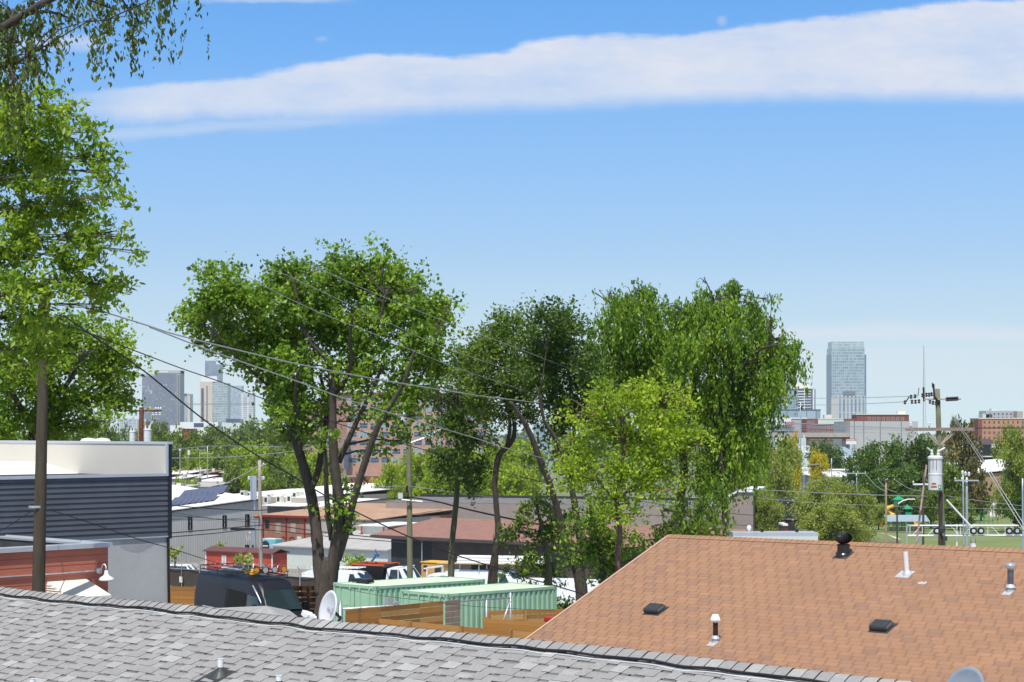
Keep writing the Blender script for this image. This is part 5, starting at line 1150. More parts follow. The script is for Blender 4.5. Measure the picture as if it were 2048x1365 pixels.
tag(pp.build('ladder', mk('timber_ladder', (.5, .36, .2), .8, .15), origin=F.pt(-3, -.8, 2.6)), 'tan ladder strapped along the side of the pipe van rack', 'ladder')
vehicle('white_van', 'white van half hidden by leaves left of the leaning trunk', 1118, 1157, 105, -.2, carW, 'van', g_wv, 5.4, 2.0, 2.2)
vehicle('white_van', 'white van glimpsed between the leaning trunk and the orange roof', 1205, 1160, 102, -.3, carW, 'van', g_wv, 5.4, 2.0, 2.2)
t, F = vehicle('flatbed_truck', 'small truck with white pipe headache rack beside the ochre machine', 878, 1146, 112, -.5, carW, 'pickup', g_wv, 5.4, 2.0, 1.9)
b_ = MB(); b_.tube([F.pt(-.3, -.95, 1.2), F.pt(-.3, -.95, 2.25), F.pt(-.3, .95, 2.25), F.pt(-.3, .95, 1.2)], .05, 6); b_.tube([F.pt(-.5, -.95, 2.2), F.pt(-.5, .95, 2.2)], .05, 6); b_.tube([F.pt(-2.4, -.95, 1.1), F.pt(-2.4, -.95, 2.2), F.pt(-2.4, .95, 2.2)], .04, 6); b_.build('pipe_rack', M['white'], t)
mp = P(862, 1155, 122); F = Fr(mp, (.87, -.5, 0)); t = thing('ochre_machine', 'ochre boxy machine housing behind the farther container', 'machine', mp)
b_ = MB(); b_.box(F, -.8, .95, 0, 1.4, -1.2, .98); b_.build('housing', M['orangebox'], t, bevel=.05); b_ = MB(); b_.box(F, .3, .8, -.02, .0, .2, .7); b_.box(F, -.6, -.3, -.02, .0, .4, .8); b_.build('louvre', M['ventgrey'], t); b_ = MB(); b_.box(F, -.85, 1.0, -.05, 1.45, .98, 1.04); b_.build('top_cover', M['yellow'], t)
bm = MB(); b0 = P(726, 1147, 130); b1 = P(752, 1112, 128); b2 = P(751, 1105, 128); bm.tube([b0, b1], .07, 8); bm.tube([b0.lerp(b1, .1), b0.lerp(b1, .7)], .1, 8); bm.build; t = thing('boom_lift', 'blue boom arm rising at a slant left of the white cab truck', 'lift', b0)
bm.build('boom', M['blue'], t); j = MB(); Fj = Fr(b1, (.9, -.4, 0)); j.box(Fj, -.1, .22, -.06, .1, -.06, .12); j.tube([Fj.pt(.1, 0, .1), Fj.pt(-.05, 0, .45)], .05, 6); j.build('jib', M['blue'], t); j = MB(); g0 = P(724, 1150, 130); Fj = Fr(g0, (.9, -.4, 0)); j.box(Fj, -1, 1, -.8, .8, -1.6, -.5); j.build('chassis', M['blue'], t)
vehicle('white_suv', 'white car beyond the screened fence at far left, by the metal building', 372, 1129, 205, -.3, carW, 'suv', None, 4.7, 1.9, 1.75)
vehicle('red_car', 'low red car with white top in front of the red cabin', 512, 1128, 190, -.3, mk('red_car_paint', (.5, .08, .04), .35, .1), 'suv', None, 6.0, 2.0, 1.7)

# ------------------------------------------------------------------ screened fence with razor wire
def screened_fence():
    A = P(338, 1137, 104); d = Vector((.802, -.597, 0)).normalized(); L = reach(A, d, 668); F = Fr(A, d)
    t = thing('screened_fence', 'brown screened chain-link fence topped with razor wire behind the dark van', 'fence', F.pt(0, 0, -2.6))
    m = MB(); N = 40
    for i in range(N):
        a0, a1 = L * i / N, L * (i + 1) / N; w = lambda a: .03 * math.sin(a * 3.1); m.hexa([F.pt(a0, w(a0), -2.6), F.pt(a1, w(a1), -2.6), F.pt(a1, w(a1) + .01, -2.6), F.pt(a0, w(a0) + .01, -2.6), F.pt(a0, w(a0), -.05 * abs(math.sin(a0))), F.pt(a1, w(a1), -.05 * abs(math.sin(a1))), F.pt(a1, w(a1) + .01, 0), F.pt(a0, w(a0) + .01, 0)])
    m.build('windscreen', M['screen'], t)
    for k in range(int(L / 2.6) + 1):
        p = MB(); a = k * 2.6; p.tube([F.pt(a, -.06, -2.6), F.pt(a, -.06, .35), F.pt(a, -.3, .6)], .03, 8); p.build('post', M['galv'], t)
    w = MB(); a = 0; pts = []
    while a < L: pts.append(F.pt(a, -.18 + .25 * math.cos(a * 17), .38 + .25 * math.sin(a * 17))); a += .05
    w.tube(pts, .008, 3, cap=False); w.tube([F.pt(0, -.06, .02), F.pt(L, -.06, .02)], .02, 6)
    w.build('razor_wire', M['galv'], t)
    s = MB(); a = reach(A, d, 366); s.box(F, a - .18, a + .1, -.12, -.1, -.75, -.42); s.build('notice_plate', M['cream'], t)
    s = MB(); a = reach(A, d, 366); s.tube([F.pt(a, -.1, -2.6), F.pt(a, -.1, .5)], .025, 6); s.build('sign_post', M['galv'], t)
screened_fence()
e_ = P(340, 1115, 150)
for i, (x, y, w, h, l) in enumerate(((350, 1112, 16, 14, 'olive shrub by the foot of the metal building'), (477, 1122, 8, 12, 'left of two small saplings in front of the red cabin'), (494, 1122, 8, 14, 'right of two small saplings in front of the red cabin'), (708, 1132, 26, 16, 'bright shrub in front of the pale warehouse'), (440, 1092, 13, 7, 'treetop showing over the red cabin roof'))):
    tree('shrub', l, 185 if i != 4 else 250, [[(x, y + h, 3), (x, y, 2)]], [(x, y, w, h)], LF['olive'] if i < 3 else LF['farb'], M['bark'], 'far', L=.34, Wl=.26, cov=2.2, seed=60 + i, cat='shrub', dj=.1, sc=.6, twigs=3)

# ------------------------------------------------------------------ industrial middle ground
def industrial():
    # grey metal building with solar roof
    p0 = P(330, 1023, 262); d = V2; L = reach(p0, d, 518); F = Fr(p0, d); zb = -12.2; H = p0.z - zb
    t = thing('metal_building', 'grey ribbed metal building with solar panels on its white roof', 'building', F.pt(0, 0, -H))
    rise = 1.35; w = MB()
    w.add([F.pt(0, 0, -H), F.pt(L, 0, -H), F.pt(L, 0, rise), F.pt(0, 0, 0), F.pt(0, 22, -H), F.pt(L, 22, -H), F.pt(L, 22, rise), F.pt(0, 22, 0)], [(0, 1, 2, 3), (5, 4, 7, 6), (1, 5, 6, 2), (4, 0, 3, 7)]); w.build('wall', M['greysiding'], t)
    rb = MB(); a = .2
    while a < L: rb.hexa([F.pt(a, -.05, -H), F.pt(a + .1, -.05, -H), F.pt(a + .1, 0, -H), F.pt(a, 0, -H), F.pt(a, -.05, rise * a / L - .12), F.pt(a + .1, -.05, rise * a / L - .12), F.pt(a + .1, 0, rise * a / L - .12), F.pt(a, 0, rise * a / L - .12)]); a += .42
    rb.build('wall_ribs', M['greysiding'], t)
    r = MB(); R0 = lambda a, b, c: F.pt(a, b, rise * a / L + .07 * b + c)
    r.hexa([R0(-.4, -.3, 0), R0(L, -.3, 0), R0(L, 22, 0), R0(-.4, 22, 0), R0(-.4, -.3, .15), R0(L, -.3, .15), R0(L, 22, .15), R0(-.4, 22, .15)]); r.build('roof', M['whiteroof'], t)
    tr = MB(); tr.hexa([R0(-.42, -.36, -.18), R0(L, -.36, -.18), R0(L, -.3, -.18), R0(-.42, -.3, -.18), R0(-.42, -.36, .02), R0(L, -.36, .02), R0(L, -.3, .02), R0(-.42, -.3, .02)]); tr.build('eave_trim', M['black'], t)
    for x, y0, y1 in ((379, 1034, 1060), (448, 1031, 1056), (494, 1029, 1054)):
        a = reach(p0, d, x); D = (p0 + d * a).y; window(t, F, a - .35, zat(y1, D) - p0.z, .75, (y1 - y0) * D / FPX, M['navydark'], M['blackglass'], inset=.14)
    for x in (493, 507):
        a = reach(p0, d, x); D = (p0 + d * a).y; window(t, F, a - .3, zat(1102, D) - p0.z, .7, .9, M['navydark'], M['blackglass'], inset=.14)
    for i, (x, rowsb) in enumerate(((0, 1),)):
        for c in range(8):
            for r_ in range(2):
                a0 = .9 + c * 1.06; b0 = 2 + r_ * 5.2; s = MB(); sh = 1.0 + r_ * 5.6
                s.hexa([R0(a0 + sh, b0, .35), R0(a0 + .98 + sh, b0, .35), R0(a0 + .98 + sh + 4.1, b0 + 3.9, .75), R0(a0 + sh + 4.1, b0 + 3.9, .75), R0(a0 + sh, b0, .42), R0(a0 + .98 + sh, b0, .42), R0(a0 + .98 + sh + 4.1, b0 + 3.9, .82), R0(a0 + sh + 4.1, b0 + 3.9, .82)])
                s.build('solar_panel', M['solar'], t)
    # white roofed buildings behind, with air units
    t, F, L, H = block('flat_roof_building', 'long white roofed building with air units behind the solar roof', 'building', 440, 992, 330, FARU, 612, -12, 42, M['concrete'], M['whiteroof'], rise=1.2)
    for i, (x, y) in enumerate(((535, 1001), (541, 996), (549, 1001), (560, 1000), (566, 997), (574, 1000), (581, 999), (488, 990), (500, 992), (592, 992), (600, 993))):
        q = MB(); p = P(x, y, 322 + (i % 3) * 3); Fq = Fr(p, FARU + (0,)); q.box(Fq, -.5, .5, -.5, .5, -.6, .75); q.m = 1; q.box(Fq, -.3, .3, -.53, -.5, -.3, .5)
        q.m = 0
        q.build('air_unit', [M['cream'], M['ventgrey']], t)
    t, F, L, H = block('brick_workshop', 'old orange brick workshop with bricked arches right of the grey plank pole', 'building', 522, 1031, 292, FARU, 772, -12.4, 26, M['brick'], M['tanroof'], over=.3, rise=1.0)
    g = MB(); g.box(F, -.2, L + .2, -.45, -.3, -.25, .12); g.build('gutter', M['redtrim'], t)
    for x in (527, 573, 610, 628, 729):
        a = reach(F.o, F.u, x); g = MB(); g.box(F, a - .09, a + .09, -.2, 0, -H, -.2); g.build('downpipe', M['redtrim'], t)
    for x, y0, y1, mm in ((534, 1040, 1058, M['glass']), (556, 1046, 1066, M['concrete']), (586, 1046, 1066, M['concrete']), (616, 1046, 1066, M['concrete']), (598, 1072, 1084, M['white'])):
        a = reach(F.o, F.u, x); D = F.pt(a, 0, 0).y; window(t, F, a - .45, zat(y1, D) - F.o.z, 1.0, (y1 - y0) * D / FPX, M['brick3'] if mm == M['glass'] else M['concrete'], mm)
    for x in (567, 584):
        a = reach(F.o, F.u, x); z = zat(1080, F.pt(a, 0, 0).y) - F.o.z; g = MB(); g.tube([F.pt(a + .5 * math.cos(w), -.03, z + .45 * math.sin(w)) for w in [math.pi * i / 8 for i in range(9)]], .09, 5); g.build('brick_arch', M['redtrim'], t)
    t, F, L, H = block('flat_roof_building', 'white flat roof above a dark parapet just above the brick workshop', 'building', 522, 1012, 318, FARU, 640, -11, 18, M['taupeflash'], M['whiteroof'], rise=.8)
    g = MB(); g.box(F, 1.5, L, -.1, 0, -1.2, -.02); g.build('parapet_face', M['blackwall'], t)
    vents = MB(); 
    t, F, L, H = block('concrete_workshop', 'stained concrete workshop with canopy right of the big maple trunk', 'building', 640, 1038, 270, FARU, 745, -12, 18, M['concrete'], M['tanroof'], over=.2, rise=.8)
    t, F, L, H = block('canopy_shed', 'brick shed with white canopy and red posts beside the brown roof', 'building', 726, 1052, 250, (.9, -.43), 775, -10.5, 9, M['brick'], M['white'], over=.6)
    for x in (727, 771):
        a = reach(F.o, F.u, x); g = MB(); g.box(F, a - .1, a + .1, -.6, -.45, -H, 0); g.build('post', M['redpaint'], t)
    g = MB(); g.box(F, 0, L, -.02, 0, -H * .45, -.02); g.build('pale_upper_wall', M['cream'], t)
    # pale warehouse
    p0 = P(546, 1091, 246); d = Vector((*FARU, 0)); L = reach(p0, d, 775); F = Fr(p0, d); H = p0.z + 10.6
    t = thing('pale_warehouse', 'long pale metal warehouse with weathered grey roof behind the big maple', 'building', F.pt(0, 0, -H))
    w = MB(); w.box(F, 0, L, 0, 12, -H, 0); w.build('wall', M['palewall'], t); r = MB(); r.hexa([F.pt(-.3, -.5, -.12), F.pt(L + .3, -.5, -.12), F.pt(L + .3, 12, 1.5), F.pt(4, 12, 1.5), F.pt(-.3, -.5, .05), F.pt(L + .3, -.5, .05), F.pt(L + .3, 12, 1.65), F.pt(4, 12, 1.65)]); r.build('roof', M['greyroof'], t)
    rb = MB(); a = .2
    while a < L: rb.box(F, a, a + .08, -.04, 0, -H, -.15); a += .3
    rb.build('wall_ribs', M['palewall'], t)
    # teal end with round sign
    t, F, L, H = block('teal_shop', 'teal walled shop with a dark round sign, right of the red cabin', 'building', 524, 1079, 252, FARU, 552, -10.6, 1.5, M['teal'], M['palewall'])
    a = reach(F.o, F.u, 531); g = MB(); c = F.pt(a, -.06, -.9); g.lathe(c + F.v * .05, [(0, 0), (.72, 0), (.72, .08), (0, .08)], 28, -F.v); sg = g.build('round_sign', M['blackwall'], t)
    g = MB(); g.box(F, a - .5, a + .5, -.125, -.1, -.97, -.83); g.build('sign_stroke', M['white'], sg)
    # red cabin
    p0 = P(411, 1102, 238); L = reach(p0, d, 545); F = Fr(p0, d); H = p0.z + 9.9
    t = thing('red_cabin', 'red metal cabin with white corners in front of the grey metal building', 'cabin', F.pt(0, 0, -H))
    w = MB(); w.box(F, 0, L, 0, 3, -H, 0); w.build('wall', M['redsiding'], t); r = MB(); r.prismz; r.hexa([F.pt(-.2, -.3, -.05), F.pt(L + .2, -.3, -.05), F.pt(L + .2, 1.5, .45), F.pt(-.2, 1.5, .45), F.pt(-.2, -.3, .08), F.pt(L + .2, -.3, .08), F.pt(L + .2, 1.5, .55), F.pt(-.2, 1.5, .55)]); r.hexa([F.pt(-.2, 1.5, .45), F.pt(L + .2, 1.5, .45), F.pt(L + .2, 3.3, -.05), F.pt(-.2, 3.3, -.05), F.pt(-.2, 1.5, .55), F.pt(L + .2, 1.5, .55), F.pt(L + .2, 3.3, .08), F.pt(-.2, 3.3, .08)]); r.build('roof', M['maroonroof'], t)
    g = MB(); g.box(F, -.03, .14, -.03, .0, -H, 0); g.build('corner_trim', M['white'], t); g = MB(); g.box(F, L - .14, L + .03, -.03, .0, -H, 0); g.build('corner_trim', M['white'], t)
    for x in (448, 503): a = reach(p0, d, x); window(t, F, a - .35, -1.75, .72, 1.25, M['white'], M['ltink'])
    # long taupe building
    t, F, L, H = block('taupe_warehouse', 'long taupe metal warehouse beyond the brown roof, behind the slim trees', 'building', 772, 1005, 300, (.935, -.355), 1420, -9, 12, M['taupe'], M['roofgrey'], rise=.4)
    g = MB(); g.box(F, 1, L, 12.0, 12.4, .4, .95); g.build('rear_parapet', M['blackwall'], t)
    rnd = random.Random(9); g = MB()
    for i in range(40): a = rnd.uniform(1, L - 1); z = -rnd.uniform(.6, 4); g.box(F, a, a + rnd.uniform(.06, .14), -.02, 0, z - rnd.uniform(.1, .5), z)
    g.build('paint_chips', M['concrete'], t)
    # brown roofed building
    p0 = P(741, 1070, 203); d2 = Vector((.795, -.607, 0)).normalized(); L = reach(p0, d2, 1420); F = Fr(p0, d2); H = p0.z + 8.2
    t = thing('brown_roof_shed', 'long dark shed with brown shingle roof behind the green containers', 'building', F.pt(0, 0, -H))
    b0 = reach(p0, d2, 774); w = MB(); w.box(F, 2.3, 8.2, .9, 9, -H, -.1); w.build('charcoal_wall', M['blackwall'], t)
    b1 = 8.2; w = MB(); w.box(F, b1, L, .95, 9, -H, -.1); w.build('brown_wall', M['brownwall'], t)
    r = MB(); r.hexa([F.pt(0, 0, -.15), F.pt(L, 0, -.15), F.pt(L, 7, 1.5), F.pt(3.2, 7, 1.5), F.pt(0, 0, .0), F.pt(L, 0, .0), F.pt(L, 7, 1.65), F.pt(3.2, 7, 1.65)]); r.add([F.pt(0, 0, 0), F.pt(3.2, 7, 1.65), F.pt(0, 12, -.1)], [(0, 1, 2)]); r.build('roof', M['brownroof'], t)
    rc = MB(); rc.box(F, 3.1, L, 6.9, 7.2, 1.6, 1.76); rc.build('ridge_cap', M['tanroof'], t)
    fa = MB(); fa.box(F, 0, L, -.06, 0, -.3, .02); fa.build('fascia', M['brownwall'], t)
    a0, a1 = reach(p0, d2, 932), reach(p0, d2, 983); dr = MB(); dr.box(F, a0, a1, .9, .96, -H, -2.0 + .0); dr.build('door_opening', mk('doorway_shade_black', (.003, .003, .004), .9), t)  # solid black box, its colour stands in for the shade inside the doorway
    a0 = reach(p0, d2, 838); pl = MB(); pl.tube([F.pt(a0, .5, -H), F.pt(a0, .5, -.4)], .06, 6); pl.build('downpipe', M['galv'], t)
    s = MB(); a0 = reach(p0, d2, 919); s.box(F, a0 - .25, a0 + .25, .9, .94, -4.2, -3.5); s.build('notice', M['cream'], t)
    # houses beyond
    t, F, L, H = block('brick_row', 'dark red brick buildings low behind the maple, left of the bright trees', 'building', 698, 958, 470, (.95, -.3), 768, -12.5, 12, M['brick3'], M['brick3'], par=.4)
    for x, w_ in ((707, 1.6), (745, 2.0)): a = reach(F.o, F.u, x); window(t, F, a, -5.2, w_, 2.6, M['white'], M['ltink'])
    g = MB(); a = reach(F.o, F.u, 750); g.hexa([F.pt(a, -2.4, -2.8), F.pt(a + 2.6, -2.4, -2.8), F.pt(a + 2.6, 0, -1.6), F.pt(a, 0, -1.6), F.pt(a, -2.4, -2.7), F.pt(a + 2.6, -2.4, -2.7), F.pt(a + 2.6, 0, -1.5), F.pt(a, 0, -1.5)]); g.build('awning', M['orangered'], t)
    g = MB(); a = reach(F.o, F.u, 712); g.hexa([F.pt(a, -2.8, -2.3), F.pt(a + 5, -2.8, -2.3), F.pt(a + 5, 0, -1.5), F.pt(a, 0, -1.5), F.pt(a, -2.8, -2.2), F.pt(a + 5, -2.8, -2.2), F.pt(a + 5, 0, -1.4), F.pt(a, 0, -1.4)]); g.build('porch_roof', M['whiteroof'], t)
    # clutter of low roofs at left
    rr = [(336, 949, 400, 370, M['whiteroof'], M['brown'] if 'brown' in M else M['brownwall'], 'low brown shed with white sloping roof at the right edge of the navy building'),
          (368, 946, 410, 388, M['greyroof'], M['ltink'], 'grey louvred rooftop box among the low roofs'), (402, 948, 405, 416, M['brownroof'], M['brownwall'], 'small brown gabled roof among the low roofs'),
          (385, 958, 395, 402, M['whiteroof'], M['cream'], 'cream low block left of the small brown gable'), (416, 952, 420, 445, M['tanroof'], M['cream'], 'tan roofed low building below the far poles'),
          (395, 964, 370, 450, M['whiteroof'], M['redtrim'], 'low reddish shed with pale sloping roof above the solar panels'), (340, 958, 360, 366, M['whiteroof'], M['concrete'], 'pale cluttered rooftop left of the green bush'),
          (348, 974, 340, 420, M['greyroof'], M['concrete'], 'grey cluttered flat roof just behind the solar roof'), (332, 980, 300, 352, M['greyroof'], M['greysiding'], 'grey box beside the left end of the solar roof'), (600, 1000, 330, 640, M['whiteroof'], M['concrete'], 'white roof between the trunks of the big maple'), (640, 1010, 320, 700, M['whiteroof'], M['concrete'], 'pale flat roof right of the big maple trunk')]
    for x, y, D, x1, rm, wm, l in rr:
        t, F, L, H = block('low_building', l, 'building', x, y, D, (.97, -.24), x1, -12.5, 9, wm, rm, over=.3, rise=.5); rc_ = random.Random(x + int(y))
        for k in range(max(2, int(L / 1.6))):
            a, b = rc_.uniform(.2, max(L - .9, .3)), rc_.uniform(.5, 7.5); w_, h_ = rc_.uniform(.3, .9), rc_.uniform(.25, .9); g = MB(); g.box(F, a, a + w_, b, b + w_, .1, .35 + h_)
            if k % 3 == 0: g.tube([F.pt(a + w_ * 1.4, b, .1), F.pt(a + w_ * 1.4, b, .8 + h_)], .1, 6)
            g.build('roof_unit', [M['greyroof'], M['cream'], M['tanroof'], M['ventgrey']][k % 4], t)
    rnd = random.Random(8)
    # right side
    p0 = P(1456, 1000, 186); L = 3.1; d = Vector((.97, -.24, 0)).normalized(); L = reach(p0, d, 1506); F = Fr(p0, d); H = p0.z + 4.2; t = thing('gable_shed', 'brown-grey ribbed metal shed end beside the dark post, above the orange ridge', 'building', F.pt(0, 0, -H))
    w = MB(); w.add([F.pt(-2.6, 0, -H), F.pt(L, 0, -H), F.pt(L, 0, .75), F.pt(1.1, 0, .85), F.pt(-2.6, 0, -1.4), F.pt(-2.6, 14, -H), F.pt(L, 14, -H), F.pt(L, 14, .75), F.pt(1.1, 14, .85), F.pt(-2.6, 14, -1.4)], [(0, 1, 2, 3, 4), (9, 8, 7, 6, 5), (1, 6, 7, 2), (5, 0, 4, 9)]); w.build('wall', M['taupe'], t)
    r = MB(); r.hexa([F.pt(-2.7, -.2, -1.4), F.pt(1.1, -.2, .86), F.pt(1.1, 14, .86), F.pt(-2.7, 14, -1.4), F.pt(-2.7, -.2, -1.2), F.pt(1.1, -.2, 1.06), F.pt(1.1, 14, 1.06), F.pt(-2.7, 14, -1.2)]); r.box(F, 1.1, L + .1, -.2, 14, .8, .98); r.build('roof', M['white'], t)
    rb = MB(); a = -2.4
    while a < L: rb.box(F, a, a + .07, -.05, 0, -H, -1.5 if a < .0 else .6); a += .28
    rb.build('wall_ribs', M['taupe'], t)
    t, F, L, H = block('dark_shed', 'black open sided shed behind the olive trees, above the orange ridge', 'building', 1515, 1004, 200, (.98, -.2), 1660, -5, 10, M['blackwall'], M['blackwall'])
    g = MB(); 
    for k in range(5): g.tube([F.pt(L * k / 4.2, -.1, -H), F.pt(L * k / 4.2, -.1, 0)], .06, 6)
    g.tube([F.pt(0, -.1, -1.9), F.pt(L, -.1, -1.9)], .05, 6); g.build('rail', M['ventgrey'], t)
    t, F, L, H = block('flat_grey_roof', 'low building with silver-grey flat roof just beyond the orange ridge', 'building', 1466, 1073, 60, (1, .0), 1636, 1, 1.0, M['palewall'], M['alu'])
    for x in (1527, 1597): q = MB(); a = reach(F.o, F.u, x); q.box(F, a - .05, a + .05, .3, .4, .1, .22); q.build('roof_vent', M['black'], t)
    q = MB(); a = reach(F.o, F.u, 1503); q.lathe(F.pt(a, .6, .1), [(.03, 0), (.03, .05), (.07, .09), (.08, .15), (.06, .22), (0, .24)], 14); q.build('vent_ball', M['white'], t)
    t, F, L, H = block('rust_shed', 'small rusty hut beneath the dark shed', 'hut', 1566, 1052, 120, (1, 0), 1576, -3, 2, M['rust'], M['whiteroof'])
industrial()

# ------------------------------------------------------------------ city skyline
def boxpx(mb, x0, x1, y0, zb, D, depth, yaw=0.0, F=None):
    p = P(x0, y0, D); q = P(x1, y0, D); F = F or Fr(p, (math.cos(yaw), math.sin(yaw), 0)); w = (q.x - p.x); mb.box(F, 0, w, 0, depth, zb - p.z, 0); return F, w, p.z - zb
GZ = -8.0
def skyline():
    # left residential tower of two slabs, dark window strips between pale fins
    D = 2600; wall = mk('tower_pale_cladding', (.40, .43, .50), .6, .05, .02); side = mk('tower_stone_side', (.45, .44, .43), .7, .05, .02); strip = mk('tower_dark_glazing', (.085, .11, .17), .3, .3, .05)
    t = thing('residential_tower', 'tall slab tower with dark vertical window strips, leftmost of the skyline', 'tower', P(322, 880, D))
    m = MB(); F, w, H = boxpx(m, 309, 352, 741, GZ, D, 30); m.build('main_slab', wall, t)
    rnd = random.Random(2); s = MB(); n = 22
    for i in range(n):
        a = w * (i + .35) / n; z = -6.0
        while z > -H + 3:
            h = rnd.choice([14, 20, 26, 34]); s.box(F, a, a + w / n * .46, -.5, 0, max(z - h, -H + 2), z)
            z -= h + rnd.choice([1.2, 2.2])
    s.build('window_strips', strip, t)
    c = MB(); c.box(F, -.6, w + 6.5, -.7, 31, -4.4, 0); c.build('crown_band', side, t); sg = MB(); sg.box(F, 8, 20, -.95, -.7, -3.2, -1.6); sg.build('rooftop_sign', M['white'], t)
    m = MB(); Fs, ws, _ = boxpx(m, 352, 361, 742, GZ, D, 30); m.build('side_wing', side, t)
    s = MB()
    for i in range(3): a = ws * (i + .4) / 3; s.box(Fs, a, a + 1.0, -.5, 0, -H + 3, -6)
    s.build('window_strips', strip, t)
    m = MB(); Fl, wl, Hl = boxpx(m, 284, 309, 748, GZ, D, 28); m.build('lower_slab', wall, t); s = MB(); n = 11
    for i in range(n):
        a = wl * (i + .35) / n; z = -3
        while z > -Hl + 3: h = rnd.choice([14, 20, 30]); s.box(Fl, a, a + wl / n * .42, -.5, 0, max(z - h, -Hl + 2), z); z -= h + rnd.choice([1.5, 3, 6])
    s.build('window_strips', strip, t)
    gl = lambda n, p, l, sx, sz, fx=.22, fz=.25, **k: gridmat(n, tuple(c * .8 for c in p), tuple(c * .88 for c in l), sx, sz, fx, fz, **k)
    def tower(label, x0, x1, y, D, mat, depth=28, name='tower', top=None, extra=None, yaw=0):
        t = thing(name, label, 'tower', P((x0 + x1) / 2, 880, D)); m = MB(); F, w, H = boxpx(m, x0, x1, y, GZ, D, depth, yaw); m.build('shaft', mat, t)
        if top: m = MB(); m.box(F, -.4, w + .4, -.4, depth, 0, top[0]); m.build('roof_band', top[1], t)
        return t, F, w, H
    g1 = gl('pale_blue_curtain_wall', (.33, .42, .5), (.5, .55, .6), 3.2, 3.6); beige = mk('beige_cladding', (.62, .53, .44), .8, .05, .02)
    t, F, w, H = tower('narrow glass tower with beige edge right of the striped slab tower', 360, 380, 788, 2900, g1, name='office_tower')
    m = MB(); m.box(F, w * .78, w + .3, -.5, 10, -H, 1.5 - 5); m.build('beige_edge', beige, t); m = MB(); m.box(F, 0, w * .7, -.4, 10, -3.0, .3); m.build('dark_cap', strip, t)
    D = 2500; t, F, w, H = tower('beige tower with white curved roof and a glass right half', 400, 425, 764, D, beige, name='hotel_tower')
    s = MB(); 
    for z in range(30): s.box(F, w * .52, w * .6, -.5, 0, -6 - z * 2.9 - 1.9, -6 - z * 2.9)
    s.box(F, w * .1, w * .3, -.5, 0, -H + 4, -9); s.build('window_strip', strip, t)
    m = MB(); m.box(F, w, w + 21, .5, 26, -H, -1.5); m.build('glass_wing', gl('green_grey_curtain_wall', (.34, .42, .46), (.55, .6, .6), 2.2, 3.4), t)
    m = MB(); m.prism(F, [(1.0, 0), (2.5, 7), (w + 6, 8), (w + 7, 0)], 0, 20); m.build('curved_roof', M['white'], t)
    for a in range(8): pass
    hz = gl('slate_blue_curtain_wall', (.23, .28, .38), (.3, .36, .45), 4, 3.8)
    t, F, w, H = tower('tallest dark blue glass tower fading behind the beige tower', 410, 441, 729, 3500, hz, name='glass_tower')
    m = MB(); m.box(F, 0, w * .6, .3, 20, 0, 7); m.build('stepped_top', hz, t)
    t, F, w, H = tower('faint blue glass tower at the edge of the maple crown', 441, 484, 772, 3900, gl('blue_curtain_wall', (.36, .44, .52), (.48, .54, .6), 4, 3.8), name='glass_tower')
    t, F, w, H = tower('white balconied tower low at the edge of the maple crown', 482, 506, 786, 3000, gl('white_balcony_wall', (.4, .45, .5), (.75, .76, .77), 9, 3.2, .3, .45), name='apartment_tower')
    t, F, w, H = tower('low dark glass block in front of the faint blue tower', 452, 480, 838, 2450, strip, name='office_block')
    # low pieces under the skyline at left
    low = [(236, 292, 838, 2500, gl('pale_office_wall', (.36, .42, .5), (.6, .62, .66), 6, 4), 'pale low office block at the treeline left of the skyline towers'), (276, 292, 844, 1200, M['tanbrick'], 'small tan stone church block behind the rusty pole'),
           (340, 438, 851, 1500, M['white'], 'long white flat roofline below the skyline towers'), (436, 500, 846, 1450, M['palewall'], 'pale roofline just left of the maple crown')]
    for x0, x1, y, D, mm, l in low: t, F, w, H = tower(l, x0, x1, y, D, mm, depth=20, name='low_building')
    t, F, w, H = tower('red and white modern flats peeking over the hillside trees at left', 364, 386, 856, 1000, M['redpaint'], depth=14, name='apartment_block')
    m = MB(); m.box(F, -1, w + 14, -.4, 12, -.5, 3.2); m.build('white_upper_floor', M['white'], t)
    for i in range(3): window(t, F, 1 + i * 2.0, 1.0, 1.1, 1.6, M['ltink'], M['navydark']); window(t, F, 1 + i * 2.0, -2.4, 1.1, 1.6, M['redpaint'], M['navydark'])
    m = MB(); m.box(F, w + .5, w + 6, -.5, 0, .4, 2.6); m.build('dark_glazing', strip, t)
    # right tower
    D = 2400; gt = gl('silver_blue_curtain_wall', (.30, .40, .46), (.47, .55, .58), 2.6, 3.9, .2, .3)
    t = thing('glass_tower', 'tall silver-blue glass tower standing alone at right of the skyline', 'tower', P(1696, 880, D)); m = MB(); F, w, H = boxpx(m, 1663, 1729, 696, GZ, D, 36); m.build('shaft', gt, t)
    m = MB(); m.box(F, 0.5, w - .5, .4, 30, 0, 8.2); m.build('glass_crown', gl('pale_crown_glass', (.42, .5, .54), (.55, .61, .64), 2.6, 4), t)
    zl = -(792 - 696) * D / FPX; m = MB(); m.box(F, w * .17, w + 1.2, -.8, 0, -H, zl); m.build('lower_facade', gl('pale_finned_wall', (.25, .32, .4), (.55, .59, .62), 5.2, 18, .55, .06), t)
    m = MB(); m.box(F, -.6, w * .17, -1.0, 0, -H, zl - 2); m.build('stone_strip', mk('tower_stone', (.52, .5, .47), .8, .05, .02), t)
    m = MB(); m.box(F, -1.6, 0, 0, 30, -H, -9); m.box(F, w, w + 2.4, 0, 30, -H, -9); m.build('side_notch', mk('notch_glazing', (.16, .22, .3), .3, .15, .05), t)
    m = MB(); m.box(F, w * .34, w * .72, -.9, 0, zl + 1.5, zl + 6); m.build('dark_terrace_band', mk('terrace_recess', (.2, .2, .23), .8, .1), t)
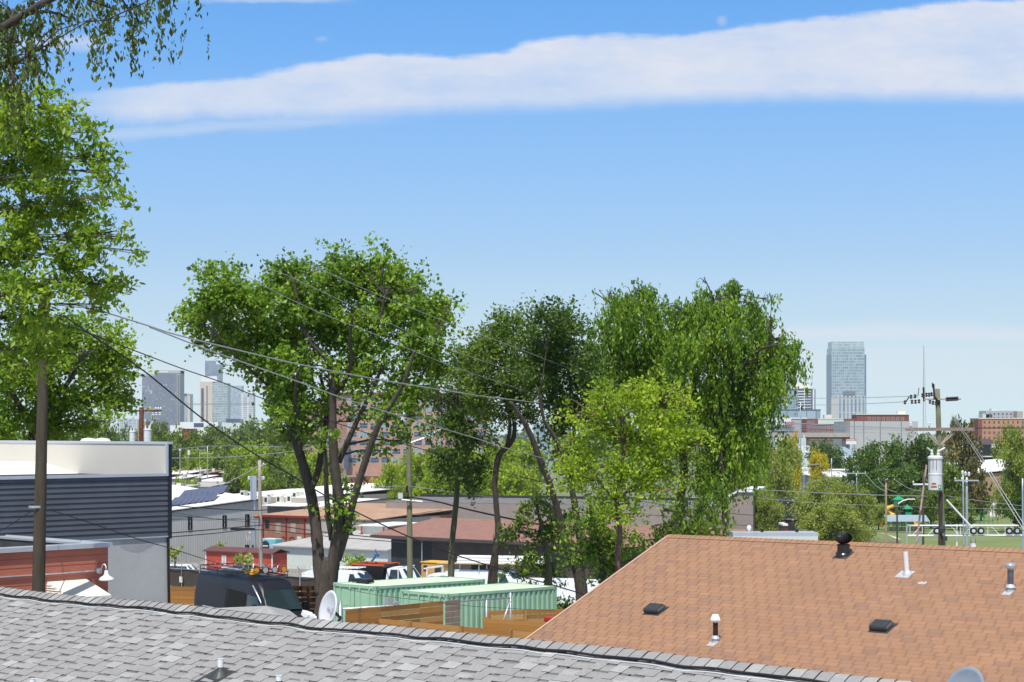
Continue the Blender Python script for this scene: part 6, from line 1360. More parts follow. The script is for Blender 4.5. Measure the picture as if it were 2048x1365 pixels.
    # apartment tower with balconies
    D = 2200; t = thing('apartment_tower', 'mid-height tower with white balconies left of the silver-blue tower', 'tower', P(1600, 880, D)); m = MB(); F, w, H = boxpx(m, 1570, 1596, 778, GZ, D, 25); m.build('glass_half', gl('blue_green_curtain_wall', (.26, .36, .42), (.36, .45, .5), 3, 3.4), t)
    m = MB(); F2, w2, H2 = boxpx(m, 1596, 1631, 779, GZ, D, 25); m.build('core', strip, t)
    m = MB()
    for k in range(16): z = -2 - k * 3.3; m.box(F2, 0, w2 * .36, -1.2, 0, z - 1.2, z); m.box(F2, w2 * .36, w2 * .75, -.3, 0, z - .7, z)
    m.box(F2, w2 * .84, w2 * .93, -.8, 0, -H2, 0); m.box(F2, w2 * .34, w2 * .38, -.8, 0, -H2, 0); m.build('balcony', M['white'], t)
    m = MB(); m.box(F, -.5, w + w2 + .3, -.8, 25, 0, 1.4); m.box(F, w * .6, w + w2 * .7, 2, 20, 1.4, 5.2); m.box(F, w * .9, w + w2 * .6, 3, 18, 5.2, 8); m.build('roof_plant', M['cream'], t)
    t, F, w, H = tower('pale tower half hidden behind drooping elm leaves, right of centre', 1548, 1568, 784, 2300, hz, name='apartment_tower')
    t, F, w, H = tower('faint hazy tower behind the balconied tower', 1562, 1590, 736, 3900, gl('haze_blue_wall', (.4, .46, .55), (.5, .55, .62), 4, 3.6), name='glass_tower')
    t, F, w, H = tower('wide glass podium with dark frame below the balconied tower', 1546, 1641, 821, 2000, gl('podium_glass', (.42, .52, .6), (.14, .18, .25), 10.5, 40, .09, .02), depth=30, name='glass_podium', top=(1.0, strip))
    # brick and big box buildings at right
    D = 1250; t, F, w, H = tower('grey big-box store with red lettering right of the drooping elm', 1556, 1613, 838, D, mk('store_grey', (.42, .42, .42), .8, .05), depth=30, name='store_building', top=(.8, M['white']))
    m = MB(); m.box(F, -6, w * .45, -1.5, 0, -4.5, .6); m.build('white_entrance', M['white'], t)
    s = MB(); rnd = random.Random(6)
    for k in range(9): s.box(F, 4.5 + k * .75, 5.0 + k * .75, -1.9, -1.5, -3.2, -1.9 - .3 * rnd.random())
    for k in range(8): s.box(F, 4.9 + k * .7, 5.3 + k * .7, -1.9, -1.5, -4.6, -3.7)
    s.build('red_lettering', M['redpaint'], t)
    s = MB(); s.box(F, -4, w * .5, -.5, 0, -11, -8.5); s.build('dark_glazing', strip, t); s = MB(); s.box(F, 9, 14, -2, -1, -13, -8.6); s.build('red_entrance_panel', M['redpaint'], t)
    t, F, w, H = tower('white shopfront with two red panels under the viaduct', 1549, 1612, 876, 900, M['palewall'], depth=12, name='shopfront')
    for x in (1568, 1582): a = (x - 1549) * 900 / FPX; s = MB(); s.box(F, a, a + 1.5, -.3, 0, -2.4, -.4); s.build('red_panel', M['redpaint'], t)
    s = MB(); a = (1590 - 1549) * 900 / FPX; s.box(F, a, a + 2, -.3, 0, -2.4, -.2); s.build('doorway', strip, t)
    D = 1150; gw = gridmat('brick_with_windows', (.27, .1, .07), (.27, .1, .07), 100, 100, .0, .0, var=.1, rough=.9)
    t, F, w, H = tower('long dark red brick block with pale top floor, left of the glass tower base', 1612, 1712, 838, D, M['brick3'], depth=18, name='brick_block')
    for r_ in range(5):
        for c in range(12):
            if r_ == 0 and 2 <= c <= 8: continue
            window(t, F, 1.2 + c * (w - 2) / 12, -3.3 - r_ * 3.3, 1.5, 1.9, M['cream'], strip)
    m = MB(); m.box(F, w * .24, w * .75, -.5, 0, -3.4, -.2); m.build('pale_top_floor', M['palewall'], t); m = MB(); m.box(F, w * .24, w * .75, -.7, 0, -.3, .2); m.box(F, w * .38, w * .53, 2, 8, 0, 2.6); m.build('roof_plant', M['cream'], t)
    D = 1000; t, F, w, H = tower('large blank pale grey warehouse below the glass tower', 1700, 1836, 843, D, mk('blank_grey_wall', (.47, .46, .45), .8, .04, .1), depth=50, name='big_warehouse')
    s = MB()
    for k, x in enumerate((1708, 1727, 1760, 1802)): a = (x - 1700) * D / FPX; s.box(F, a, a + .28, -.2, 0, -H, 0)
    s.build('wall_joint', strip, t)
    t, F, w, H = tower('brick penthouse rising behind the blank pale warehouse', 1713, 1818, 830, 1180, M['brick3'], depth=16, name='brick_block', top=(.5, M['cream']))
    for c in range(8): window(t, F, 7.5 + c * 3.1, -3.6, 1.8, 1.9, M['cream'], strip)
    m = MB(); m.box(F, w * .8, w * .95, 2, 8, .5, 2.6); m.build('roof_plant', M['cream'], t)
    # viaduct
    t = thing('viaduct', 'pale concrete road viaduct crossing in front of the brick block', 'bridge', P(1620, 900, 1000)); m = MB(); p = P(1530, 869, 1000); F = Fr(p, (1, .02, 0)); m.box(F, 0, 49, 0, 12, -1.6, .9); m.build('deck', M['concrete'], t)
    for k in range(5): q = MB(); q.box(F, 4 + k * 10, 5.4 + k * 10, 3, 5, -12, -1.6); q.build('pier', M['concrete'], t)
    m = MB(); m.box(F, 0, 49, .5, 11, -2.5, -1.6); m.build('girder', M['brownwall'], t)
    # sign board
    t = thing('sign_board', 'red and white roadside sign board in front of the pale warehouse', 'sign', P(1702, 905, 700)); F = Fr(P(1692, 878, 700), (1, 0, 0)); s7 = 700 / FPX
    m = MB(); m.box(F, 0, 20.5 * s7, 0, .3, -4.5 * s7, 0); m.build('red_panel', M['redpaint'], t); m = MB(); m.box(F, 0, 20.5 * s7, 0, .3, -11 * s7, -4.5 * s7); m.build('white_panel', M['white'], t)
    m = MB(); rnd = random.Random(3)
    for k in range(8): m.box(F, (1.2 + k * 2.3) * s7, (2.7 + k * 2.3) * s7, -.06, 0, -3.7 * s7, -(.9 + .5 * rnd.random()) * s7)
    m.build('white_strokes', M['white'], t)
    m = MB(); c = F.pt(9.5 * s7, .15, -11 * s7); m.tube([c, c - UP * 6], .18, 8); m.build('post', M['white'], t)
    # far right flats
    D = 1100; t, F, w, H = tower('orange brick flats at the right edge beyond the big utility pole', 1957, 2060, 838, D, M['orangebrick'], depth=20, name='apartment_block', top=(.5, M['cream']))
    for r_ in range(4):
        for c in range(10): window(t, F, 3.2 + c * 2.9, -3.0 - r_ * 3.2, 1.1, 1.7, M['brick3'], strip)
    m = MB(); m.box(F, -.3, 2.2, -.3, 10, -H, -.8); m.build('corner_bay', M['brick3'], t)
    t, F, w, H = tower('grey stepped flats rising behind the orange brick flats', 1972, 2034, 822, 1350, mk('flats_grey', (.45, .43, .43), .8, .06, .1), depth=20, name='apartment_block')
    for r_ in range(3):
        for c in range(7): window(t, F, 2.4 + c * 3.1, -3.4 - r_ * 3.0, 1.6, 2.0, M['white'], strip)
    m = MB(); m.box(F, w * .2, w * .42, 2, 9, 0, 1.6); m.box(F, -2.5, w * .2, 0, 12, -8, -2.5); m.build('stepped_top', M['palewall'], t)
    t, F, w, H = tower('tan stair tower at the right end of the grey stepped flats', 2034, 2046, 823, 1340, mk('stair_tan', (.44, .37, .32), .8, .05, .1), depth=12, name='apartment_block')
    t, F, w, H = tower('small white roofed house left of the orange brick flats', 1922, 1944, 853, 1050, M['palewall'], depth=10, name='low_building')
    # radio mast
    D = 1900; t = thing('radio_mast', 'thin lattice radio mast rising behind the big utility pole', 'mast', P(1848, 880, D)); b = P(1848.5, 862, D); tp = P(1847.5, 690, D); m = MB()
    for k in range(3):
        w_ = 2 * math.pi * k / 3; o = Vector((math.cos(w_), math.sin(w_), 0)); m.tube([b + o * 2.2 - UP * 14, b.lerp(tp, .55) + o * 1.2, tp], [.22, .18, .12], 4)
    for k in range(40):
        f = k / 40; r_ = 2.2 - 1.9 * f
        q = [b.lerp(tp, f) + Vector((math.cos(2 * math.pi * j / 3), math.sin(2 * math.pi * j / 3), 0)) * r_ for j in range(3)]; q2 = [b.lerp(tp, f + .02) + Vector((math.cos(2 * math.pi * j / 3), math.sin(2 * math.pi * j / 3), 0)) * r_ for j in range(3)]
        for j in range(3): m.tube([q[j], q2[(j + 1) % 3]], .1, 3, cap=False)
    m.build('lattice', mk('mast_paint', (.45, .42, .42), .6, .1), t)
    # brick office block behind the trees in the centre
    D = 780; s = D / FPX; t = thing('brick_office_block', 'large salmon brick office block seen through the trees at centre', 'building', P(790, 950, D)); m = MB(); p = P(694, 791, D); d = Vector((.96, .28, 0)).normalized(); F = Fr(p, d); L = reach(p, d, 975); H = p.z + 12
    m.box(F, 0, L, 0, 30, -H, 0); m.build('wall', M['brick2'], t)
    st = 17.3 * s; bay = L / 13.0; n = 0; wd = MB()
    for r_ in range(9):
        for c in range(13):
            if n < 100: window(t, F, c * bay + bay * .1, -(r_ + 1) * st + .6, bay * .8, st * .66, M['brick2'] if 0 else M['palewall'], strip if (r_ * 7 + c * 5) % 3 else M['steelblue']); n += 1
    m = MB(); m.box(F, -.5, L, -.5, 30, 0, 1.3); m.build('cornice', M['brick3'], t)
    t, F, w, H = tower('dark glazed stair wing at the left corner of the salmon brick block', 688, 697, 880, 775, strip, depth=14, name='stair_wing')
    t, F, w, H = tower('salmon brick wing left of the big maple trunks', 583, 690, 812, 900, M['brick2'], depth=24, name='brick_wing', top=(1.0, M['brick3']))
    for r_ in range(5):
        for c in range(8): window(t, F, 1.2 + c * 3.3, -4.6 - r_ * 4.2, 2.4, 2.6, M['palewall'], strip)
    t, F, w, H = tower('dark blue-grey block between the trunks behind the bright trees', 1068, 1105, 850, 700, M['steelblue'], depth=14, name='office_block')
    t, F, w, H = tower('blue-grey low block behind the curved trunk', 1010, 1068, 868, 560, strip, depth=12, name='office_block')
skyline()

# ------------------------------------------------------------------ right middle distance
def right_mid():
    t, F, L, H = block('grey_metal_store', 'grey metal store with white roof edge above the nearer olive tree', 'building', 1630, 955, 430, (1, .05), 1716, -8, 20, M['taupeflash'], M['white'], over=.3, rise=.8)
    for x in (1679, 1686): a = reach(F.o, F.u, x); g = MB(); g.box(F, a, a + .35, -.05, 0, -2.6, -.9); g.build('slot_window', M['black'], t)
    g = MB(); g.box(F, 1, 7, -.3, 0, -1.1, -.5); g.build('dark_gutter', M['navydark'], t)
    block('low_store', 'pale low roof behind the yellow bush', 'building', 1600, 938, 480, (1, 0), 1640, -8, 12, M['palewall'], M['whiteroof'])
    block('low_store', 'taupe low roof right of the yellow bush', 'building', 1645, 941, 460, (.97, -.2), 1735, -8, 12, M['taupe'], M['whiteroof'])
    block('low_store', 'white low building right of the dark round tree', 'building', 1690, 912, 560, (1, .1), 1722, -8, 18, M['white'], M['steelblue'], rise=2.5)
    block('long_white_roofs', 'long white roofs stepping below the viaduct', 'building', 1585, 893, 760, (1, 0), 1640, -8, 10, M['white'], M['whiteroof'])
    block('long_white_roofs', 'second row of pale roofs below the viaduct shopfront', 'building', 1590, 905, 650, (1, 0), 1650, -8, 10, M['palewall'], M['whiteroof'])
    t, F, L, H = block('white_porch_house', 'white house with dark porch opening left of the dark park trees', 'house', 1690, 928, 540, (1, 0), 1708, -8, 8, M['white'], M['whiteroof'])
    g = MB(); g.box(F, .8, 2.3, -.05, 0, -3, -.9); g.build('porch_opening', M['brownwall'], t)
    # tan brick hall at right with white sloping roof
    p0 = P(1958, 947, 345); d = Vector((.98, .2, 0)).normalized(); F = Fr(p0, d); L = 13; t = thing('tan_brick_hall', 'tan brick hall with white sloping roof behind the park columns', 'building', P(1990, 1010, 345))
    w = MB(); w.box(F, 0, L, 0, 14, -9, 0); w.build('wall', M['tanbrick'], t); r = MB(); r.hexa([F.pt(-.4, -.4, 0), F.pt(L, -.4, 1.2), F.pt(L, 14, 2.4), F.pt(-.4, 14, 1.6), F.pt(-.4, -.4, .15), F.pt(L, -.4, 1.4), F.pt(L, 14, 2.6), F.pt(-.4, 14, 1.8)]); r.build('roof', M['whiteroof'], t)
    t, F, L, H = block('dark_roof_house', 'dark roofed house with white dormer above the tan brick hall', 'house', 1960, 890, 500, (1, .1), 2005, -7, 10, M['navydark'], M['brownwall'], rise=1.5)
    g = MB(); g.box(F, 3.3, 5.6, -.3, 0, -.9, .3); g.build('dormer', M['white'], t); g = MB(); g.box(F, .2, 3.6, -.6, 0, -3.4, -3.1); g.build('porch_edge', M['cream'], t)
    block('garden_wall', 'low grey wall below the dark roofed house', 'wall', 1975, 925, 470, (1, 0), 2020, -7, 1, M['ventgrey'], M['greyroof'])
    # stone columns monument
    o = P(1994, 1040, 330); F = Fr(o, (1, 0, 0)); t = thing('column_monument', 'small white columned monument on a stone plinth in the park', 'monument', o)
    m = MB(); m.box(F, -1.9, 1.9, -.3, 3, -.7, .45); m.box(F, -1.3, 1.4, 0, 2.6, .45, .8); m.box(F, -3.8, -1.9, -.2, 1, -.7, -.2); m.build('plinth', M['stone'], t)
    for x in (-1.0, -.35, .95):
        m = MB(); c = F.pt(x, .5, .8); m.lathe(c, [(.2, 0), (.24, .15), (.19, .3), (.14, 1.6), (.12, 1.7)], 12); m.build('column', M['white'], t)
    m = MB(); m.box(F, -.95, .75, .3, 1.2, 2.5, 2.85); m.box(F, -.85, .65, .4, 1.1, 2.85, 3.0); m.build('lintel', M['white'], t)
    # playground
    o = P(1800, 1058, 257); s = o.y / FPX; F = Fr(o, (1, 0, 0)); t = thing('playground_tower', 'playground tower with green roofs and yellow tube slide', 'playground', o)
    def q(px, py, b=0): return F.pt((px - 1800) * s, b, (1058 - py) * s)
    m = MB()
    for x0, y0, w_, h_ in ((1797, 1000, 22, 9), (1814, 1018, 20, 9)):
        for wv, zz in ((w_ / 2, 0), ): m.add([q(x0 - w_ / 2, y0, -.8), q(x0 + w_ / 2, y0, -.8), q(x0 + w_ / 2, y0, .8), q(x0 - w_ / 2, y0, .8), q(x0, y0 - h_, 0)], [(0, 1, 4), (1, 2, 4), (2, 3, 4), (3, 0, 4), (3, 2, 1, 0)])
    m.build('roof', M['greenplastic'], t)
    m = MB()
    for x, y in ((1788, 1000), (1806, 1000), (1806, 1018), (1822, 1018), (1776, 1040), (1795, 1040), (1830, 1035)):
        for b in (-.7, .7): m.tube([q(x, y, b), q(x, 1060, b)], .06, 6)
    m.box(F, -1.0, 1.8, -.7, .7, 1.2, 1.3); m.box(F, -.9, .5, -.7, .7, 2.4, 2.5); m.build('deck_posts', M['brownwall'], t)
    m = MB(); m.box(F, -1.0, -.3, -.72, -.68, 3.2, 4.2); m.box(F, .6, 1.5, -.72, -.68, 1.9, 2.4); m.build('panel', M['greenplastic'], t)
    m = MB(); m.tube([q(1787, 1013), q(1776, 1016), q(1771, 1022, -.3), q(1775, 1027, -.9), q(1784, 1028, -1.1), q(1774, 1036, -1.2), q(1764, 1044, -1.4), q(1757, 1051, -1.6)], .3, 10); m.build('tube_slide', M['yellow'], t, smooth=True); m = MB(); m.tube([q(1826, 1044), q(1834, 1052, -.8)], .28, 8); m.build('tube_slide', M['yellow'], t, smooth=True)
    o = P(1812, 1048, 245); F2 = Fr(o, (1, 0, 0)); s2 = o.y / FPX; t = thing('picnic_shelter', 'long blue-grey roofed shelter in front of the playground', 'shelter', P(1812, 1062, 245))
    m = MB(); m.hexa([F2.pt(-37 * s2, 0, 4 * s2), F2.pt(48 * s2, 0, 4 * s2), F2.pt(48 * s2, 2.5, 15 * s2), F2.pt(-37 * s2, 2.5, 15 * s2), F2.pt(-37 * s2, 0, 5 * s2), F2.pt(48 * s2, 0, 5 * s2), F2.pt(48 * s2, 2.5, 16 * s2), F2.pt(-37 * s2, 2.5, 16 * s2)]); m.build('roof', M['steelblue'], t)
    for k in range(9): m = MB(); x = (-34 + k * 10) * s2; m.tube([F2.pt(x, .2, 4 * s2), F2.pt(x, .2, -13 * s2)], .06, 6); m.build('post', M['greenplastic'], t)
    m = MB(); m.box(F2, -30 * s2, 40 * s2, 1, 3, -14 * s2, -9 * s2); tag(m.build('mulch_bed', M['tanroof'], origin=F2.pt(0, 1, -14 * s2)), 'tan mulch bed edge beneath the playground shelter', 'bed')
    m = MB(); a = P(1760, 1062, 238); b = P(1785, 1075, 225); c = P(1797, 1082, 215); 
    for i, (p, q_, w_) in enumerate(((a, b, 1.2), (b, c, 1.8))): m.add([p + Vector((0, w_, .05)), p - Vector((0, w_, -.05)), q_ - Vector((0, w_, -.05)), q_ + Vector((0, w_, .05))], [(0, 1, 2, 3)])
    z = [v for v in m.v]; m.v = [(x, y, ground(x, y) + .06) for x, y, _ in z]; struct(m.build('path', M['path']))
    m = MB(); m.v = []; a = P(1975, 1050, 262); b = P(2048, 1066, 235); c = P(2100, 1076, 225)
    m.add([a + Vector((0, .9, 0)), a - Vector((0, .9, 0)), b - Vector((0, .9, 0)), b + Vector((0, .9, 0)), c - Vector((0, .9, 0)), c + Vector((0, .9, 0))], [(0, 1, 2, 3), (3, 2, 4, 5)]); m.v = [(x, y, ground(x, y) + .06) for x, y, _ in m.v]; struct(m.build('path', M['path']))
    for i, x in enumerate((1960, 1968, 1978, 1986)):
        o = P(x, 1052, 262); m = MB(); h = 2.0 + .3 * (i % 2); m.tube([o, o + UP * h, o + UP * (h + .15) + Vector((.15, 0, 0)), o + UP * h + Vector((.35, 0, 0))], .05, 6); tag(m.build('exercise_post', M['greenplastic'], origin=o), ('first', 'second', 'third', 'last')[i] + ' from the left of the green hooped exercise posts', 'post', 'green hooped exercise posts')
    # picket fence at the left of the pole foot
    p0 = P(1735, 1079, 130); F = Fr(p0, (1, 0, 0)); m = MB(); s3 = 130 / FPX
    for k in range(26): m.box(F, k * 2.6 * s3, (k * 2.6 + .8) * s3, 0, .03, -1.5, .0)
    m.box(F, 0, 67 * s3, .03, .06, -.3, -.2); tag(m.build('picket_fence', M['cedargrey'], origin=F.pt(0, 0, -1.5)), 'low dark picket fence just above the orange ridge, right of the olive tree', 'fence')
    # white truss with wheels
    D = 132; s = D / FPX; o = P(1925, 1090, D); t = thing('truss_gate', 'long white truss with five small black wheels above the orange ridge', 'truss', o); F = Fr(P(1812, 1052, D), (1, .03, 0))
    m = MB(); L = 246 * s; h = 20 * s
    for z in (0, -h): m.tube([F.pt(4 * s, 0, z), F.pt(L * (.92 if z == 0 else 1), 0, z)], .062, 6); m.tube([F.pt(4 * s, .45, z), F.pt(L * (.92 if z == 0 else 1), .45, z)], .05, 6)
    xs = [8, 33, 68, 110, 128, 145, 165, 200, 222, 238]
    for x in xs: m.tube([F.pt(x * s, 0, -h), F.pt(x * s, 0, 0)], .028, 5)
    for a_, b_, f in ((12, 30, 0), (42, 64, 0), (90, 108, 1), (115, 133, 0), (170, 190, 1), (195, 215, 0)): m.tube([F.pt(a_ * s, 0, 0 if f else -h), F.pt(b_ * s, 0, -h if f else 0)], .028, 5)
    m.build('truss', M['white'], t)
    for x in (61, 135, 150, 207, 223):
        wq = MB(); c = F.pt(x * s, -.12, -h * .52); wq.lathe(c, [(.15, -.08), (.25, -.08), (.27, 0), (.25, .08), (.15, .08)], 20, F.v); w_ = wq.build('wheel', M['rubber'], t); hh = MB(); hh.lathe(c, [(0, -.1), (.12, -.09), (.16, -.04), (.16, .05), (0, .06)], 16, F.v); hh.build('hub', M['insul'], w_)
    for x in (3, 26, 70, 104, 138): q_ = MB(); q_.tube([F.pt(x * s, .2, .1), F.pt(x * s, .2, -4.2)], .06, 6); q_.build('support_post', M['galv'] if x < 60 else M['white'], t)
    m = MB(); o2 = P(1947, 1092, 128); Fq = Fr(o2, (1, 0, 0)); m.box(Fq, -.17, .17, 0, .3, -.1, .15); tag(m.build('white_tub', M['white'], origin=o2), 'small white tub hanging below the truss by a cord', 'tub')
    m = MB(); m.tube([P(1942, 1076, 131), P(1941, 1083, 128), P(1944, 1090, 128)], .015, 4); m.tube([P(1952, 1076, 131), P(1951, 1083, 128), P(1950, 1090, 128)], .015, 4); tag(m.build('hanging_cord', M['cable'], origin=P(1947, 1085, 130)), 'black cord looped under the white truss', 'cord')
right_mid()

# ------------------------------------------------------------------ distant trees: a few kinds, copied
PROTO = {}
def proto(kind, leaf, bark, n, seed, L=.42, drop=0.0):
    rng = np.random.default_rng(seed); rnd = random.Random(seed); o = (0, 0, -300.0)
    t = thing('broadleaf_tree', 'x', 'tree', o); bl = []
    for i in range(34):
        w = rnd.random() * 2 * math.pi; r = 3.5 * math.sqrt(rnd.random()); z = 2.6 + (6.1) * rnd.random(); k = 1 - max(0, (z - 6.5)) / 6.5
        bl.append(((math.cos(w) * r * k, math.sin(w) * r * k, z - 300), rnd.uniform(1.0, 1.7), rnd.uniform(1.0, 1.7), rnd.uniform(.8, 1.3), 1.0))
    C, A, B, T, bases = leaves_for(rng, bl, L, L * .8, n, 'far', .9)
    mb = MB(); b0 = Vector(o); mb.tube([b0, b0 + Vector((.1, 0, 2.2)), b0 + Vector((0, .1, 4.5)), b0 + Vector((.1, 0, 7))], [.32, .24, .16, .06], 7)
    for (c, rx, ry, rz, d) in bl[:14]: c = Vector(c); mb.tube([b0 + UP * max(1.8, (c.z + 300) * .45), (b0 + UP * (c.z + 300) * .7).lerp(c, .5), c], [.13, .08, .03], 5)
    mb.build('trunk', bark, t, smooth=True); diamond_mesh('crown', C, A, B, T, leaf, t, LOC[t.name]); PROTO[kind] = t
proto('g', LF['farg'], M['bark'], 1.35, 101); proto('g2', LF['darkg'], M['barkdark'], 1.3, 102); proto('b', LF['farb'], M['bark'], 1.4, 103); proto('o', LF['olive'], M['bark'], 1.5, 104, L=.3); proto('y', LF['yell'], M['bark'], 1.3, 105); proto('m', LF['magn'], M['barkdark'], 1.2, 106, L=.5)
def ft(kind, px, ytop, wpx, D, label, group=None, zb=None, rz=None):
    p = P(px, ytop, D); zb = ground(p.x, p.y) if zb is None else zb; H = max(p.z - zb, 1.0); w = wpx * D / FPX
    r = random.Random(int(px * 7 + ytop)); c = copy_thing(PROTO[kind], (p.x, p.y, zb), rz=r.random() * 6.28, label=label, scale=(w / 8.3, w / 8.3, H / 9.4))
    if group: c['group'] = group
    return c
HILL = 'trees covering the hillside left of centre'
hl = [('g', 372, 866, 95, 560, 'dark tree on the hillside directly right of the red and white flats'), ('g', 425, 858, 95, 600, 'rounded tree on the hillside crest, below the beige tower'), ('g2', 470, 851, 90, 640, 'darker tree on the crest below the faint blue tower'), ('g', 522, 846, 100, 660, 'highest tree of the hillside crest, left of the maple trunks'), ('g', 575, 850, 90, 680, 'crest tree seen just left of the leaning maple limb'),
      ('b', 400, 900, 95, 480, 'lighter hillside tree behind the row of thin far poles'), ('g', 455, 888, 100, 450, 'hillside tree directly under the crossing bright wire, left'), ('b', 510, 888, 105, 430, 'light green hillside tree just above the grey plank pole'), ('g', 560, 900, 100, 410, 'hillside tree right of the grey plank pole'), ('b', 612, 905, 95, 400, 'bright tree between the forked maple limbs'),
      ('g', 470, 922, 66, 370, 'low tree left of the grey plank pole, above the solar roof'), ('b', 515, 935, 70, 350, 'low light tree behind the foot of the steel insulator pole'), ('g', 575, 938, 85, 350, 'low tree above the white gable roof'), ('g', 655, 900, 80, 440, 'tree seen between the central maple trunks'), ('g2', 345, 890, 60, 500, 'dark tree at the right edge of the cream parapet')]
for k, x, y, w, D, l in hl: ft(k, x, y, w, D, l, HILL)
hz_ = [('g', 168, 850, 70, 420, 'tree over the cream parapet left of the rusty pole'), ('g', 205, 846, 80, 470, 'pale green tree over the cream parapet, next left of the rusty pole'), ('g2', 215, 866, 50, 300, 'small dark tree close over the cream parapet'), ('g', 255, 862, 50, 500, 'tree directly behind the left transformer of the rusty pole'), ('g', 318, 850, 66, 620, 'tree below the leftmost slab tower')]
for k, x, y, w, D, l in hz_: ft(k, x, y, w, D, l, 'trees seen over the cream parapet')
BR = 'bright green trees behind the taupe warehouse'
for k, x, y, w, D, l in [('b', 795, 925, 85, 345, 'leftmost bright tree, at the left end of the taupe warehouse'), ('b', 850, 902, 100, 365, 'bright tree right behind the mossy pole'), ('b', 920, 898, 110, 375, 'bright tree behind the slim green-grey trunk'), ('b', 985, 890, 100, 385, 'bright tree left of the curved dark trunk'), ('b', 1045, 876, 100, 395, 'bright tree framed between the curved trunk and the leaning trunk'), ('b', 1010, 935, 110, 335, 'low bright tree between the curved trunk and the leaning trunk'), ('b', 880, 945, 110, 330, 'low bright tree right of the mossy pole'), ('b', 800, 962, 50, 305, 'small bright tree hanging over the left end of the taupe warehouse')]: ft(k, x, y, w, D, l, BR)
ft('b', 382, 958, 52, 330, 'bright green bush tree among the low roofs, above the solar panels')
ft('b', 357, 955, 24, 345, 'small bright bush beside the navy corner trim')
PK = 'trees of the park and streets at right'
for k, x, y, w, D, l in [('o', 1562, 884, 90, 230, 'tall olive tree right of the drooping elm'), ('o', 1500, 928, 84, 215, 'olive tree half hidden by the drooping elm tips'), ('o', 1533, 985, 75, 188, 'lower olive tree above the dark shed'), ('o', 1640, 962, 112, 160, 'olive tree with high left crown above the orange ridge'), ('o', 1700, 974, 104, 154, 'olive tree just left of the wooden crossarm pole'), ('o', 1660, 1005, 120, 148, 'nearest low olive tree above the turbine vent'),
                      ('g2', 1650, 880, 76, 520, 'dark round tree above the yellow bush'), ('y', 1580, 884, 44, 262, 'yellow-topped tree behind the tall olive tree'), ('y', 1638, 908, 44, 430, 'golden bush in front of the dark round tree'), ('g2', 1770, 874, 100, 335, 'dark tree below the pale warehouse'), ('g2', 1832, 868, 92, 345, 'dark tree directly behind the big pole transformer'), ('g2', 1722, 896, 66, 310, 'dark tree left end of the park row'), ('g2', 1790, 930, 120, 285, 'low dark tree behind the playground'), ('g2', 1735, 955, 66, 275, 'low dark tree behind the wooden crossarm pole'),
                      ('m', 1925, 848, 92, 300, 'brown-leaved magnolia right of the big utility pole'), ('m', 1942, 925, 50, 290, 'lower magnolia crown beside the tan brick hall'), ('g', 1895, 930, 80, 262, 'green tree behind the twin steel poles'), ('g', 1915, 1000, 80, 250, 'low green tree at the foot of the twin steel poles'), ('g2', 1912, 833, 24, 1000, 'small round tree on the horizon right of the big pole'), ('o', 2032, 862, 96, 240, 'tall olive-yellow tree at the right edge'), ('y', 1990, 955, 34, 360, 'yellow-green shrub in front of the tan brick hall'), ('g2', 2046, 985, 70, 236, 'dark low tree at the right edge below the olive-yellow one'), ('o', 2004, 905, 36, 362, 'small olive tree left of the tall olive-yellow one'), ('g', 1862, 985, 60, 256, 'small tree behind the foot of the big utility pole'), ('g', 1962, 985, 50, 300, 'green park tree directly left of the columned monument'), ('g2', 1825, 980, 80, 275, 'dark tree between the playground and the big pole'), ('g', 2010, 1000, 34, 345, 'small green tree just right of the columned monument'), ('o', 1757, 1010, 40, 250, 'small olive bush left of the yellow slide')]: ft(k, x, y, w, D, l, PK)
for c in list(PROTO.values()):
    for ch in list(c.children): bpy.data.objects.remove(ch)
    bpy.data.objects.remove(c)
def woods():
    rng = np.random.default_rng(55); rnd = random.Random(55); bl = []
    for i in range(420):
        D = rnd.uniform(900, 2300); x = rnd.uniform(-.33, .36) * D; px = CX + x * FPX / D; zt = rnd.uniform(10, 17) * (.6 if D < 1300 else 1); r = rnd.uniform(5, 10)
        if 1540 < px < 1860 and D < 1500: continue
        bl.append(((x, D, ground(x, D) + zt * .45), r, r, zt * .5, 1.0))
    C, A, B, T, _ = leaves_for(rng, bl, 2.6, 2.2, .8, 'far', 3.0)
    o = diamond_mesh('distant_woods', C, A, B, T, LF['farg'], None, (0, 0, 0)); o['kind'] = 'stuff'
woods()

# ------------------------------------------------------------------ poles
def pole(name, label, px_top, py_top, px_b, D, w_top, w_b, mat, arms=(), extra=None, zb=None, cat='utility pole', group=None, seg=12):
    s = D / FPX; tp = P(px_top, py_top, D); bt = P(px_b, py_top, D); bt.z = (ground(bt.x, bt.y) if zb is None else zb) - .2
    t = thing(name, label, cat, bt, group); m = MB(); n = 8; m.tube([bt.lerp(tp, i / n) for i in range(n + 1)], [(w_b + (w_top - w_b) * i / n) * s / 2 for i in range(n + 1)], seg); m.build('shaft', mat, t, smooth=True)
    for (px0, px1, py, th, am, ins) in arms:   # crossarm from px0 to px1 at height py
        yaw = random.Random(int(px0)).uniform(-.15, .15); a, b = P(px0, py, D - .15), P(px1, py, D - .15 + yaw); F = Fr(a, (b - a).normalized()); L = (b - a).length; q = MB(); q.box(F, 0, L, -th * s / 2, th * s / 2, -th * s / 2, th * s / 2); arm = q.build('crossarm', am, t)
        for f in ins:
            i_ = MB(); c = F.pt(L * f, 0, th * s / 2); k = th * s * .55
            i_.lathe(c, [(k * .4, 0), (k * .4, k), (k * 1.2, k * 1.2), (k * .8, k * 2), (k * 1.1, k * 2.3), (k * .5, k * 3.2), (0, k * 3.3)], 10); i_.build('insulator', M['insul'], arm)
    if extra: extra(t, D, s)
    return t
